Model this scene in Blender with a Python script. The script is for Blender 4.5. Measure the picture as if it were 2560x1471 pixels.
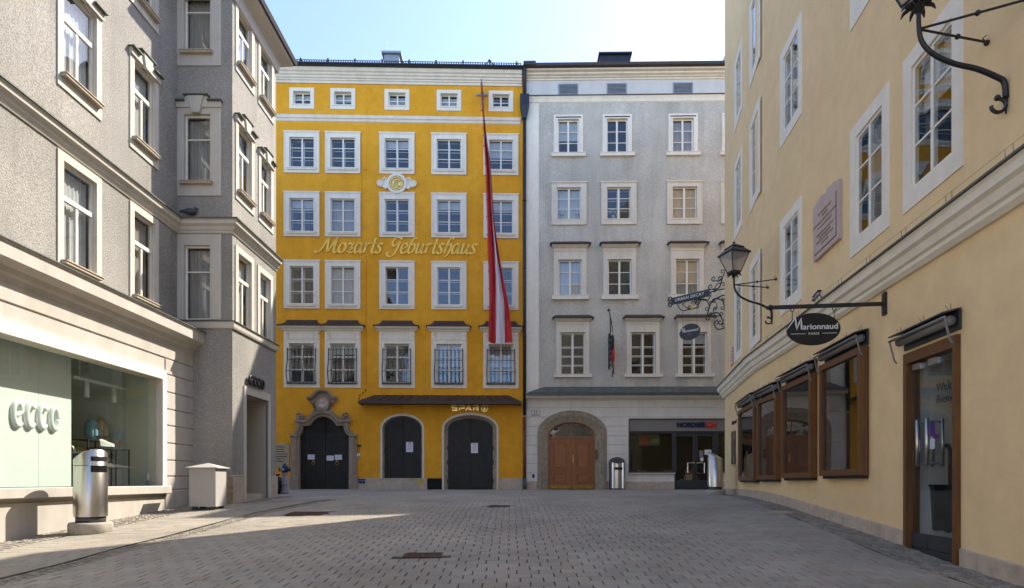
import bpy, bmesh, math, random
import numpy as np
from mathutils import Vector, Matrix
random.seed(7)
R = math.radians
scene = bpy.context.scene
for o in list(bpy.data.objects):
    bpy.data.objects.remove(o)

# ------------------------------------------------------------------ camera, sky, sun, exposure
F, CX, HZ, EYE = 1480.0, 1280.0, 1203.0, 1.6      # focal length and horizon in photo pixels (2560 wide), eye height
cam = bpy.data.cameras.new("camera")
cam.sensor_width = 36.0
cam.sensor_fit = 'HORIZONTAL'
cam.lens = 36.0 * F / 2560.0
cam.shift_y = (HZ - 735.5) / 2560.0
cam.clip_end = 2000.0
camo = bpy.data.objects.new("camera", cam)
camo.location = (0, 0, EYE)
camo.rotation_euler = (R(90), 0, 0)
scene.collection.objects.link(camo)
scene.camera = camo

SUN_AZ, SUN_EL = 38.0, 45.0                        # azimuth measured from +X towards +Y
world = bpy.data.worlds.new("World")
scene.world = world
world.use_nodes = True
wn = world.node_tree
wn.nodes.clear()
sky = wn.nodes.new('ShaderNodeTexSky')
sky.sky_type = 'NISHITA'
sky.sun_disc = False
sky.sun_elevation = R(SUN_EL)
sky.sun_rotation = R(90 - SUN_AZ)
sky.altitude = 400
sky.air_density = 0.53
sky.dust_density = 0.65
sky.ozone_density = 0.0
bg = wn.nodes.new('ShaderNodeBackground')
bg.inputs['Strength'].default_value = 0.15
wo = wn.nodes.new('ShaderNodeOutputWorld')
wn.links.new(sky.outputs[0], bg.inputs[0])
wn.links.new(bg.outputs[0], wo.inputs[0])

sl = bpy.data.lights.new("sun", 'SUN')
sl.energy = 2.0
sl.angle = R(0.53)
sl.color = (1.0, 0.93, 0.82)
so = bpy.data.objects.new("sun", sl)
sd = Vector((math.cos(R(SUN_AZ)) * math.cos(R(SUN_EL)), math.sin(R(SUN_AZ)) * math.cos(R(SUN_EL)), math.sin(R(SUN_EL))))
so.rotation_euler = sd.to_track_quat('Z', 'Y').to_euler()
so.location = (20, 15, 30)
scene.collection.objects.link(so)

vs = scene.view_settings
scene.display_settings.display_device = 'sRGB'
vs.view_transform = 'Standard'
vs.look = 'None'
vs.exposure = 2.12
vs.gamma = 1.0
vs.use_curve_mapping = False
scene.render.engine = 'CYCLES'
scene.cycles.use_denoising = True
scene.cycles.max_bounces = 8
scene.cycles.diffuse_bounces = 4
scene.cycles.glossy_bounces = 3
scene.cycles.transmission_bounces = 4
scene.cycles.transparent_max_bounces = 12
scene.cycles.caustics_reflective = False
scene.cycles.caustics_refractive = False
scene.cycles.sample_clamp_indirect = 6.0

# ------------------------------------------------------------------ materials
MAT = {}

def newmat(name):
    m = bpy.data.materials.new(name)
    m.use_nodes = True
    m.node_tree.nodes.clear()
    MAT[name] = m
    return m, m.node_tree.nodes, m.node_tree.links

def solid(name, col, rough=0.7, metal=0.0, noise=0.0, nscale=6.0, bump=0.0, bscale=60.0, spec=0.4,
          col2=None, c2scale=1.2, c2amt=0.5, fine=0.0, fscale=180.0, streak=0.0, coords='Object', detail=4, bdist=0.02):
    """Principled surface: base colour, a broad second tint, fine grain and fine relief."""
    m, N, L = newmat(name)
    out = N.new('ShaderNodeOutputMaterial')
    p = N.new('ShaderNodeBsdfPrincipled')
    p.inputs['Roughness'].default_value = rough
    p.inputs['Metallic'].default_value = metal
    p.inputs['Specular IOR Level'].default_value = spec
    L.new(p.outputs[0], out.inputs[0])
    tc = N.new('ShaderNodeTexCoord')
    geo = N.new('ShaderNodeNewGeometry')
    vec = geo.outputs['Position'] if coords == 'World' else tc.outputs[coords]
    cur = None

    def mix(a, b, fac, mode='MIX'):
        x = N.new('ShaderNodeMix')
        x.data_type = 'RGBA'
        x.blend_type = mode
        for sock, val in ((x.inputs[0], fac), (x.inputs[6], a), (x.inputs[7], b)):
            if hasattr(val, 'is_output'):
                L.new(val, sock)
            elif isinstance(val, (int, float)):
                sock.default_value = val
            else:
                sock.default_value = (*val[:3], 1)
        return x.outputs[2]

    def nz(scale, det=4, rough_=0.6, v=vec):
        n = N.new('ShaderNodeTexNoise')
        n.inputs['Scale'].default_value = scale
        n.inputs['Detail'].default_value = det
        n.inputs['Roughness'].default_value = rough_
        L.new(v, n.inputs['Vector'])
        return n.outputs['Fac']

    def ramp(src, lo, hi):
        r = N.new('ShaderNodeMapRange')
        r.inputs[1].default_value = lo
        r.inputs[2].default_value = hi
        L.new(src, r.inputs[0])
        return r.outputs[0]
    cur = col
    if col2 is not None:
        f = ramp(nz(c2scale), 0.35, 0.7)
        mm = N.new('ShaderNodeMath'); mm.operation = 'MULTIPLY'; mm.inputs[1].default_value = c2amt
        L.new(f, mm.inputs[0])
        cur = mix(cur, col2, mm.outputs[0])
    if noise > 0:
        f = ramp(nz(nscale), 0.3, 0.7)
        dark = mix((1 - noise,) * 3, (1 + noise * 0.6,) * 3, f)
        cur = mix(cur, dark, 1.0, 'MULTIPLY')
    if fine > 0:
        f = ramp(nz(fscale, 2), 0.35, 0.65)
        dark = mix((1 - fine,) * 3, (1 + fine * 0.6,) * 3, f)
        cur = mix(cur, dark, 1.0, 'MULTIPLY')
    if streak > 0:
        mp = N.new('ShaderNodeMapping')
        mp.inputs['Scale'].default_value = (2.6, 2.6, 0.5)
        L.new(geo.outputs['Position'], mp.inputs['Vector'])
        f = ramp(nz(1.0, 5, 0.65, mp.outputs[0]), 0.42, 0.72)
        dark = mix((1, 1, 1), (1 - streak, 1 - streak, 1 - streak * 1.1), f)
        cur = mix(cur, dark, 1.0, 'MULTIPLY')
    if hasattr(cur, 'is_output'):
        L.new(cur, p.inputs['Base Color'])
    else:
        p.inputs['Base Color'].default_value = (*cur, 1)
    if bump > 0:
        b = N.new('ShaderNodeBump')
        b.inputs['Strength'].default_value = bump
        b.inputs['Distance'].default_value = bdist
        L.new(nz(bscale, detail), b.inputs['Height'])
        L.new(b.outputs[0], p.inputs['Normal'])
    return m

def glass_mat(name, f0=0.06, tint=(0.9, 0.93, 0.92), rough=0.01, wave=0.0, wscale=1.5):
    """thin window glass: clear, with Schlick reflection that grows at grazing angles (same from both sides)"""
    m, N, L = newmat(name)
    out = N.new('ShaderNodeOutputMaterial')
    mx = N.new('ShaderNodeMixShader')
    tr = N.new('ShaderNodeBsdfTransparent'); tr.inputs[0].default_value = (*tint, 1)
    gl = N.new('ShaderNodeBsdfGlossy'); gl.inputs['Roughness'].default_value = rough
    geo = N.new('ShaderNodeNewGeometry')
    dt = N.new('ShaderNodeVectorMath'); dt.operation = 'DOT_PRODUCT'
    L.new(geo.outputs['Incoming'], dt.inputs[0]); L.new(geo.outputs['Normal'], dt.inputs[1])
    def mth(op, a, b=None):
        n = N.new('ShaderNodeMath'); n.operation = op
        for i, v in enumerate((a, b)):
            if v is None: continue
            if hasattr(v, 'is_output'): L.new(v, n.inputs[i])
            else: n.inputs[i].default_value = v
        return n.outputs[0]
    c = mth('SUBTRACT', 1.0, mth('ABSOLUTE', dt.outputs['Value']))
    fr = mth('ADD', f0, mth('MULTIPLY', 1 - f0, mth('POWER', c, 5.0)))
    L.new(fr, mx.inputs[0]); L.new(tr.outputs[0], mx.inputs[1]); L.new(gl.outputs[0], mx.inputs[2])
    L.new(mx.outputs[0], out.inputs[0])
    if wave > 0:
        n = N.new('ShaderNodeTexNoise'); n.inputs['Scale'].default_value = wscale; n.inputs['Detail'].default_value = 1
        L.new(geo.outputs['Position'], n.inputs['Vector'])
        b = N.new('ShaderNodeBump'); b.inputs['Strength'].default_value = wave; b.inputs['Distance'].default_value = 0.05
        L.new(n.outputs['Fac'], b.inputs['Height'])
        L.new(b.outputs[0], gl.inputs['Normal'])
    return m

def grain(name, base, dark, light, scale, rough=0.85, bump=0.6, bdist=0.02):
    """pebble-dash: voronoi grains of mixed grey with real-looking relief"""
    m, N, L = newmat(name)
    out = N.new('ShaderNodeOutputMaterial')
    p = N.new('ShaderNodeBsdfPrincipled'); p.inputs['Roughness'].default_value = rough
    p.inputs['Specular IOR Level'].default_value = 0.25
    L.new(p.outputs[0], out.inputs[0])
    geo = N.new('ShaderNodeNewGeometry')
    n = N.new('ShaderNodeTexNoise'); n.inputs['Scale'].default_value = scale; n.inputs['Detail'].default_value = 3
    n.inputs['Roughness'].default_value = 0.7
    L.new(geo.outputs['Position'], n.inputs['Vector'])
    cr = N.new('ShaderNodeValToRGB')
    cr.color_ramp.elements[0].position = 0.36; cr.color_ramp.elements[0].color = (*dark, 1)
    cr.color_ramp.elements[1].position = 0.62; cr.color_ramp.elements[1].color = (*light, 1)
    e = cr.color_ramp.elements.new(0.5); e.color = (*base, 1)
    L.new(n.outputs['Fac'], cr.inputs[0])
    big = N.new('ShaderNodeTexNoise'); big.inputs['Scale'].default_value = 0.5; big.inputs['Detail'].default_value = 4
    L.new(geo.outputs['Position'], big.inputs['Vector'])
    mr = N.new('ShaderNodeMapRange'); mr.inputs[1].default_value = .3; mr.inputs[2].default_value = .7
    mr.inputs[3].default_value = .82; mr.inputs[4].default_value = 1.1
    L.new(big.outputs['Fac'], mr.inputs[0])
    mp = N.new('ShaderNodeMapping'); mp.inputs['Scale'].default_value = (2.2, 2.2, .28)
    L.new(geo.outputs['Position'], mp.inputs['Vector'])
    st = N.new('ShaderNodeTexNoise'); st.inputs['Scale'].default_value = 1.0; st.inputs['Detail'].default_value = 5
    L.new(mp.outputs[0], st.inputs['Vector'])
    ms = N.new('ShaderNodeMapRange'); ms.inputs[1].default_value = .45; ms.inputs[2].default_value = .72; ms.inputs[3].default_value = 1.0; ms.inputs[4].default_value = .84
    L.new(st.outputs['Fac'], ms.inputs[0])
    mm = N.new('ShaderNodeMath'); mm.operation = 'MULTIPLY'; L.new(mr.outputs[0], mm.inputs[0]); L.new(ms.outputs[0], mm.inputs[1])
    mx = N.new('ShaderNodeMix'); mx.data_type = 'RGBA'; mx.blend_type = 'MULTIPLY'; mx.inputs[0].default_value = 1
    L.new(cr.outputs[0], mx.inputs[6]); L.new(mm.outputs[0], mx.inputs[7])
    L.new(mx.outputs[2], p.inputs['Base Color'])
    b = N.new('ShaderNodeBump'); b.inputs['Strength'].default_value = bump; b.inputs['Distance'].default_value = bdist
    L.new(n.outputs['Fac'], b.inputs['Height'])
    L.new(b.outputs[0], p.inputs['Normal'])
    return m

def stone_tint(name, base, rough=0.8, amt=1.0, fine=0.18, fscale=140, bump=0.15):
    """paving stone: base colour times the stone's own tint attribute, plus grain"""
    m, N, L = newmat(name)
    out = N.new('ShaderNodeOutputMaterial')
    p = N.new('ShaderNodeBsdfPrincipled'); p.inputs['Roughness'].default_value = rough
    p.inputs['Specular IOR Level'].default_value = 0.35
    L.new(p.outputs[0], out.inputs[0])
    a = N.new('ShaderNodeAttribute'); a.attribute_name = 'tint'
    geo = N.new('ShaderNodeNewGeometry')
    n = N.new('ShaderNodeTexNoise'); n.inputs['Scale'].default_value = fscale; n.inputs['Detail'].default_value = 3
    L.new(geo.outputs['Position'], n.inputs['Vector'])
    mr = N.new('ShaderNodeMapRange'); mr.inputs[1].default_value = .35; mr.inputs[2].default_value = .65
    mr.inputs[3].default_value = 1 - fine; mr.inputs[4].default_value = 1 + fine * .7
    L.new(n.outputs['Fac'], mr.inputs[0])
    big = N.new('ShaderNodeTexNoise'); big.inputs['Scale'].default_value = 0.7; big.inputs['Detail'].default_value = 5
    L.new(geo.outputs['Position'], big.inputs['Vector'])
    m2 = N.new('ShaderNodeMapRange'); m2.inputs[1].default_value = .3; m2.inputs[2].default_value = .7
    m2.inputs[3].default_value = .8; m2.inputs[4].default_value = 1.1
    L.new(big.outputs['Fac'], m2.inputs[0])
    mm = N.new('ShaderNodeMath'); mm.operation = 'MULTIPLY'
    L.new(mr.outputs[0], mm.inputs[0]); L.new(m2.outputs[0], mm.inputs[1])
    x = N.new('ShaderNodeMix'); x.data_type = 'RGBA'; x.blend_type = 'MULTIPLY'; x.inputs[0].default_value = 1
    x.inputs[6].default_value = (*base, 1)
    L.new(a.outputs['Color'], x.inputs[7])
    y = N.new('ShaderNodeMix'); y.data_type = 'RGBA'; y.blend_type = 'MULTIPLY'; y.inputs[0].default_value = 1
    L.new(x.outputs[2], y.inputs[6]); L.new(mm.outputs[0], y.inputs[7])
    L.new(y.outputs[2], p.inputs['Base Color'])
    b = N.new('ShaderNodeBump'); b.inputs['Strength'].default_value = bump; b.inputs['Distance'].default_value = 0.01
    L.new(n.outputs['Fac'], b.inputs['Height']); L.new(b.outputs[0], p.inputs['Normal'])
    return m

def wood_mat(name, c1, c2, rough=0.45):
    m, N, L = newmat(name)
    out = N.new('ShaderNodeOutputMaterial')
    p = N.new('ShaderNodeBsdfPrincipled'); p.inputs['Roughness'].default_value = rough
    L.new(p.outputs[0], out.inputs[0])
    tc = N.new('ShaderNodeTexCoord')
    mp = N.new('ShaderNodeMapping'); mp.inputs['Scale'].default_value = (26, 26, 1.6)
    L.new(tc.outputs['Object'], mp.inputs['Vector'])
    n = N.new('ShaderNodeTexNoise'); n.inputs['Scale'].default_value = 1.4; n.inputs['Detail'].default_value = 6
    n.inputs['Distortion'].default_value = 0.6
    L.new(mp.outputs[0], n.inputs['Vector'])
    cr = N.new('ShaderNodeValToRGB')
    cr.color_ramp.elements[0].position = .3; cr.color_ramp.elements[0].color = (*c1, 1)
    cr.color_ramp.elements[1].position = .7; cr.color_ramp.elements[1].color = (*c2, 1)
    L.new(n.outputs['Fac'], cr.inputs[0]); L.new(cr.outputs[0], p.inputs['Base Color'])
    return m

solid('yellow_plaster', (0.86, 0.405, 0.032), .85, noise=.09, nscale=3, bump=.25, bscale=45, col2=(0.77, 0.345, 0.020), c2scale=.55, c2amt=1.0, fine=.05, fscale=14, streak=.08, spec=.2)
solid('cream_trim', (0.78, 0.70, 0.57), .75, noise=.05, nscale=4, bump=.1, bscale=40, streak=.14, spec=.25)
solid('white_trim', (0.86, 0.785, 0.655), .75, noise=.05, nscale=4, bump=.1, bscale=40, streak=.10, spec=.25)
solid('stucco_cream', (0.60, 0.555, 0.48), .8, noise=.05, nscale=4, bump=.08, bscale=40, streak=.1, spec=.25)
solid('sash_white', (0.86, 0.80, 0.69), .45, noise=.04)
grain('grey_render', (0.64, 0.59, 0.49), (0.54, 0.495, 0.41), (0.71, 0.66, 0.56), 20, bump=1.0, bdist=.05)
solid('pale_render', (0.78, 0.72, 0.63), .85, noise=.05, nscale=3, bump=.2, bscale=40, streak=.12, spec=.2)
solid('pale_lilac', (0.63, 0.605, 0.575), .85, noise=.04, nscale=3, bump=.15, bscale=40, streak=.10, spec=.2)
grain('pebble_dash', (0.365, 0.34, 0.30), (0.26, 0.24, 0.21), (0.47, 0.44, 0.395), 38, bump=.75, bdist=.025)
solid('cream_plaster', (0.86, 0.635, 0.35), .88, noise=.07, nscale=2.5, bump=.18, bscale=35, col2=(0.78, 0.56, 0.30), c2scale=.3, c2amt=.8, streak=.03, spec=.2)
solid('limestone', (0.53, 0.485, 0.42), .75, noise=.08, nscale=3, bump=.1, bscale=30, streak=.12)
solid('plinth_stone', (0.56, 0.455, 0.35), .85, noise=.18, nscale=5, bump=.25, bscale=60, fine=.12, streak=.15)
solid('conglomerate', (0.40, 0.325, 0.23), .88, noise=.35, nscale=9, bump=.6, bscale=50, fine=.3, fscale=60, col2=(.30, .235, .16), c2scale=1.6)
solid('marble', (0.33, 0.25, 0.175), .6, noise=.18, nscale=6, bump=.1, bscale=30, streak=.2)
solid('iron_door', (0.026, 0.024, 0.022), .55, noise=.3, nscale=5, bump=.2, bscale=40, spec=.35)
solid('black_iron', (0.014, 0.015, 0.016), .45, noise=.2, nscale=12, spec=.5)
solid('green_iron', (0.022, 0.034, 0.034), .5, noise=.25, nscale=14, spec=.5)
solid('gold', (0.86, 0.60, 0.20), .32, metal=.75, noise=.06, spec=.6)
solid('gold_letter', (0.98, 0.66, 0.13), .55, metal=.0, noise=.05, spec=.25)
solid('old_gold', (0.62, 0.40, 0.10), .35, metal=.6, noise=.2, nscale=30)
solid('brown_sheet', (0.058, 0.036, 0.030), .5, metal=.2, noise=.2, nscale=4, bump=.05, spec=.5)
solid('dark_sheet', (0.028, 0.032, 0.042), .45, metal=.3, noise=.2, nscale=4, spec=.5)
solid('red_pipe', (0.15, 0.045, 0.025), .5, noise=.15)
solid('green_sheet', (0.14, 0.15, 0.125), .6, metal=.2, noise=.3, nscale=4, streak=.2)
solid('zinc', (0.30, 0.33, 0.37), .5, metal=.4, noise=.15)
solid('steel', (0.58, 0.55, 0.50), .3, metal=1.0, noise=.08, nscale=3, streak=.15)
solid('steel_dark', (0.10, 0.10, 0.10), .5, metal=.6)
solid('concrete', (0.40, 0.355, 0.29), .9, noise=.2, nscale=10, bump=.3, bscale=50, fine=.15)
solid('cabinet_paint', (0.46, 0.425, 0.395), .6, noise=.03)
solid('anthracite', (0.055, 0.058, 0.063), .45, metal=.3)
solid('fascia_grey', (0.22, 0.205, 0.19), .5, metal=.1)
wood_mat('oak_door', (0.24, 0.078, 0.018), (0.38, 0.14, 0.036), .4)
wood_mat('brown_wood', (0.105, 0.042, 0.012), (0.18, 0.078, 0.022), .45)
solid('brass_plate', (0.36, 0.23, 0.045), .5, metal=.5, noise=.3, nscale=8)
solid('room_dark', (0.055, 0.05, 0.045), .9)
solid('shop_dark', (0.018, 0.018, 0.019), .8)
solid('shop_grey', (0.66, 0.70, 0.60), .8)
solid('mint_panel', (0.80, 0.85, 0.78), .5, noise=.02)
solid('white_gloss', (0.80, 0.82, 0.80), .35)
solid('curtain', (0.70, 0.68, 0.64), .9, noise=.04)
solid('display_dark', (0.10, 0.085, 0.065), .8)
solid('curtain_beige', (0.50, 0.44, 0.36), .9)
solid('paper', (0.74, 0.74, 0.80), .8)
solid('ink', (0.06, 0.06, 0.075), .9, spec=.05)
solid('ink_red', (0.55, 0.04, 0.03), .8)
solid('flag_red', (0.50, 0.022, 0.020), .75, bump=.1, bscale=8)
solid('flag_white', (0.74, 0.72, 0.74), .75)
solid('black_board', (0.012, 0.0115, 0.011), .35)
solid('board_grey', (0.030, 0.034, 0.034), .5)
solid('board_white', (0.75, 0.73, 0.70), .6)
solid('navy', (0.008, 0.012, 0.05), .4)
solid('fish_red', (0.62, 0.015, 0.02), .4)
solid('rust', (0.085, 0.042, 0.030), .75, noise=.35, nscale=20, bump=.3, bscale=80)
solid('joint_sand', (0.055, 0.048, 0.036), .95, noise=.35, nscale=18, col2=(.075, .07, .03), c2scale=2.5)
solid('far_ground', (0.34, 0.32, 0.29), .9, noise=.1)
solid('blue_sticker', (0.02, 0.03, 0.13), .6)
solid('yellow_sticker', (0.60, 0.42, 0.02), .6)
solid('purple', (0.10, 0.03, 0.22), .5)
solid('teal_poster', (0.16, 0.26, 0.27), .4)
solid('bag_blue', (0.20, 0.36, 0.42), .8)
solid('bag_sand', (0.42, 0.33, 0.22), .8)
solid('shoe_white', (0.62, 0.60, 0.53), .7)
solid('shoe_tan', (0.46, 0.34, 0.17), .7)
solid('orange', (0.65, 0.14, 0.03), .6)
solid('leaf', (0.05, 0.10, 0.03), .7)
solid('flower', (0.75, 0.68, 0.55), .7)
solid('rubber', (0.012, 0.012, 0.013), .6)
solid('hydrant_grey', (0.26, 0.25, 0.26), .6, noise=.2, nscale=10, col2=(.35, .16, .12), c2scale=8, c2amt=.6)
solid('hydrant_blue', (0.025, 0.035, 0.07), .45)
solid('plaque_stone', (0.54, 0.41, 0.36), .6, noise=.1, nscale=5)
solid('plaque_cream', (0.44, 0.35, 0.22), .6, noise=.06, nscale=5)
solid('enamel', (0.70, 0.62, 0.56), .35)
solid('pigeon', (0.07, 0.075, 0.085), .6)
solid('bin_black', (0.010, 0.010, 0.010), .5)
solid('roof_tile', (0.06, 0.05, 0.05), .8)
solid('soffit', (0.55, 0.50, 0.43), .8)
solid('back_facade', (0.62, 0.52, 0.42), .85, noise=.05, nscale=2)
solid('screen_orange', (0.42, 0.17, 0.06), .5, noise=.3, nscale=20)
solid('screen_green', (0.18, 0.26, 0.08), .5, noise=.4, nscale=18)
solid('salad', (0.35, 0.34, 0.14), .6, noise=.4, nscale=30)
stone_tint('paver_stone', (0.345, 0.305, 0.245))
stone_tint('sett_stone', (0.27, 0.24, 0.19), fine=.3, fscale=60, bump=.4)
glass_mat('glass', .075, (.90, .92, .93), wave=.25, wscale=1.1)
glass_mat('glass_door', .05, (.93, .94, .92))
glass_mat('glass_shop', .045, (.95, .975, .955))
glass_mat('glass_brown', .14, (.90, .89, .86), wave=.05, wscale=.8)
m_, N_, L_ = newmat('lantern_glass')
o_ = N_.new('ShaderNodeOutputMaterial'); x_ = N_.new('ShaderNodeMixShader'); x_.inputs[0].default_value = .45
t_ = N_.new('ShaderNodeBsdfTransparent'); t_.inputs[0].default_value = (.85, .8, .72, 1)
d_ = N_.new('ShaderNodeBsdfPrincipled'); d_.inputs['Base Color'].default_value = (.5, .45, .4, 1); d_.inputs['Roughness'].default_value = .15
L_.new(t_.outputs[0], x_.inputs[1]); L_.new(d_.outputs[0], x_.inputs[2]); L_.new(x_.outputs[0], o_.inputs[0])

# ------------------------------------------------------------------ mesh helpers
class MB:
    """collects faces, then links them as ONE mesh object"""
    def __init__(s):
        s.v = []; s.f = []; s.mi = []; s.cur = 0; s.sm = []; s.smooth = False

    def add(s, pts, faces):
        b = len(s.v)
        s.v += [tuple(p) for p in pts]
        for f in faces:
            s.f.append([i + b for i in f]); s.mi.append(s.cur); s.sm.append(s.smooth)
        return s

    def box(s, x0, x1, y0, y1, z0, z1):
        p = [(x0, y0, z0), (x1, y0, z0), (x1, y1, z0), (x0, y1, z0), (x0, y0, z1), (x1, y0, z1), (x1, y1, z1), (x0, y1, z1)]
        return s.add(p, [(0, 3, 2, 1), (4, 5, 6, 7), (0, 1, 5, 4), (1, 2, 6, 5), (2, 3, 7, 6), (3, 0, 4, 7)])

    def cbox(s, x0, x1, y0, y1, z0, z1, c):
        """box with a chamfer c on the front (low y) face edges"""
        p = [(x0, y1, z0), (x1, y1, z0), (x1, y1, z1), (x0, y1, z1),
             (x0, y0 + c, z0), (x1, y0 + c, z0), (x1, y0 + c, z1), (x0, y0 + c, z1),
             (x0 + c, y0, z0 + c), (x1 - c, y0, z0 + c), (x1 - c, y0, z1 - c), (x0 + c, y0, z1 - c)]
        q = [(3, 2, 1, 0), (8, 9, 10, 11)]
        for i in range(4):
            j = (i + 1) % 4
            q += [(i, j, 4 + j, 4 + i), (4 + i, 4 + j, 8 + j, 8 + i)]
        return s.add(p, q)

    def quad(s, a, b, c, d):
        return s.add([a, b, c, d], [(0, 1, 2, 3)])

    def prism(s, poly, y0, y1):
        """polygon in (x,z) extruded from y0 (front) to y1"""
        n = len(poly)
        p = [(x, y0, z) for x, z in poly] + [(x, y1, z) for x, z in poly]
        f = [tuple(range(n)), tuple(range(2 * n - 1, n - 1, -1))]
        f += [(i, n + i, n + (i + 1) % n, (i + 1) % n) for i in range(n)]
        return s.add(p, f)

    def zprism(s, poly, z0, z1):
        """polygon in (x,y) extruded in z"""
        n = len(poly)
        p = [(x, y, z0) for x, y in poly] + [(x, y, z1) for x, y in poly]
        f = [tuple(range(n - 1, -1, -1)), tuple(range(n, 2 * n))]
        f += [(i, (i + 1) % n, n + (i + 1) % n, n + i) for i in range(n)]
        return s.add(p, f)

    def ring(s, x0, x1, z0, z1, l, r, t, b, y0, y1):
        """rectangular frame: inner opening x0..x1,z0..z1, widths l r t b, front y0, back y1"""
        o = [(x0 - l, z0 - b), (x1 + r, z0 - b), (x1 + r, z1 + t), (x0 - l, z1 + t)]
        i = [(x0, z0), (x1, z0), (x1, z1), (x0, z1)]
        return s.band(o, i, y0, y1, True)

    def band(s, outer, inner, y0, y1, closed=True):
        n = len(outer)
        p = [(x, y0, z) for x, z in outer] + [(x, y0, z) for x, z in inner] + [(x, y1, z) for x, z in outer] + [(x, y1, z) for x, z in inner]
        f = []
        for k in range(n if closed else n - 1):
            j = (k + 1) % n
            f += [(k, j, n + j, n + k), (2 * n + j, 2 * n + k, 3 * n + k, 3 * n + j),
                  (j, k, 2 * n + k, 2 * n + j), (n + k, n + j, 3 * n + j, 3 * n + k)]
        if not closed:
            for e in (0, n - 1):
                f.append((e, n + e, 3 * n + e, 2 * n + e))
        return s.add(p, f)

    def sweep(s, path, prof, mapf, closed=False, cap=True):
        """sweep a profile [(offset to the right of the path, height)] along a 2-D path with mitres"""
        n = len(path); m = len(prof); pts = []
        for i in range(n):
            a = path[(i - 1) % n] if (i > 0 or closed) else None
            b = path[(i + 1) % n] if (i < n - 1 or closed) else None
            P = Vector(path[i])
            d1 = (P - Vector(a)).normalized() if a is not None else None
            d2 = (Vector(b) - P).normalized() if b is not None else None
            if d1 is None: d1 = d2
            if d2 is None: d2 = d1
            n1 = Vector((d1.y, -d1.x)); n2 = Vector((d2.y, -d2.x))
            k = n1 + n2
            k = k / max(0.25, k.dot(n1)) if k.length > 1e-6 else n1
            for off, h in prof:
                q = P + k * off
                pts.append(mapf(q.x, q.y, h))
        f = []
        for i in range(n if closed else n - 1):
            j = (i + 1) % n
            for q in range(m):
                r = (q + 1) % m
                f.append((i * m + q, j * m + q, j * m + r, i * m + r))
        if cap and not closed:
            f.append(tuple(range(m))); f.append(tuple(range((n - 1) * m + m - 1, (n - 1) * m - 1, -1)))
        return s.add(pts, f)

    def tube(s, pts, r, n=8, flat=None):
        """round bar along a 3-D path; r is one radius or one per point"""
        P = [Vector(p) for p in pts]; m = len(P); out = []
        rs = r if isinstance(r, (list, tuple)) else [r] * m
        up = None
        for i in range(m):
            d = (P[min(i + 1, m - 1)] - P[max(i - 1, 0)])
            d = d.normalized() if d.length > 1e-9 else Vector((0, 0, 1))
            if up is None:
                up = Vector((0, 0, 1)) if abs(d.z) < .9 else Vector((1, 0, 0))
            x = d.cross(up)
            if x.length < 1e-6: x = d.cross(Vector((0, 1, 0.1)))
            x.normalize(); y = x.cross(d).normalized(); up = y
            for k in range(n):
                a = 2 * math.pi * k / n
                out.append(P[i] + (x * math.cos(a) + y * math.sin(a)) * rs[i])
        f = []
        for i in range(m - 1):
            for k in range(n):
                j = (k + 1) % n
                f.append((i * n + k, i * n + j, (i + 1) * n + j, (i + 1) * n + k))
        f.append(tuple(range(n - 1, -1, -1))); f.append(tuple(range((m - 1) * n, m * n)))
        sm = s.smooth; s.smooth = n >= 7
        s.add(out, f); s.smooth = sm
        return s

    def lathe(s, prof, n=24, c=(0, 0, 0), caps=True):
        pts = []
        for r, z in prof:
            for k in range(n):
                a = 2 * math.pi * k / n
                pts.append((c[0] + r * math.cos(a), c[1] + r * math.sin(a), c[2] + z))
        f = []
        for i in range(len(prof) - 1):
            for k in range(n):
                j = (k + 1) % n
                f.append((i * n + k, i * n + j, (i + 1) * n + j, (i + 1) * n + k))
        if caps:
            f.append(tuple(range(n - 1, -1, -1))); f.append(tuple(range((len(prof) - 1) * n, len(prof) * n)))
        sm = s.smooth; s.smooth = True
        s.add(pts, f); s.smooth = sm
        return s

    def ball(s, c, r, n=10, m=6, sc=(1, 1, 1)):
        pts = []; f = []
        for i in range(m + 1):
            t = math.pi * i / m
            for k in range(n):
                a = 2 * math.pi * k / n
                pts.append((c[0] + sc[0] * r * math.sin(t) * math.cos(a), c[1] + sc[1] * r * math.sin(t) * math.sin(a), c[2] + sc[2] * r * math.cos(t)))
        for i in range(m):
            for k in range(n):
                j = (k + 1) % n
                f.append((i * n + k, (i + 1) * n + k, (i + 1) * n + j, i * n + j))
        sm = s.smooth; s.smooth = True
        s.add(pts, f); s.smooth = sm
        return s

    def mesh(s, name, mats):
        me = bpy.data.meshes.new(name)
        me.from_pydata([tuple(v) for v in s.v], [], s.f)
        for m in (mats if isinstance(mats, (list, tuple)) else [mats]):
            me.materials.append(MAT[m] if isinstance(m, str) else m)
        me.polygons.foreach_set('material_index', s.mi)
        me.polygons.foreach_set('use_smooth', s.sm)
        me.update()
        bm = bmesh.new(); bm.from_mesh(me)
        bmesh.ops.remove_doubles(bm, verts=bm.verts, dist=1e-5)
        bmesh.ops.recalc_face_normals(bm, faces=bm.faces)
        bm.to_mesh(me); bm.free()
        return me

    def build(s, name, mats, parent=None, loc=(0, 0, 0), rot=0.0):
        return link(name, s.mesh(name, mats), parent, loc, rot)

COL = scene.collection

def link(name, data, parent=None, loc=(0, 0, 0), rot=0.0):
    o = bpy.data.objects.new(name, data)
    COL.objects.link(o)
    o.location = loc
    o.rotation_euler = rot if isinstance(rot, (tuple, list)) else (0, 0, rot)
    if parent is not None:
        o.parent = parent
    return o

def tag(o, label=None, cat=None, group=None, kind=None):
    if label: o['label'] = label
    if cat: o['category'] = cat
    if group: o['group'] = group
    if kind: o['kind'] = kind
    return o

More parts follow.
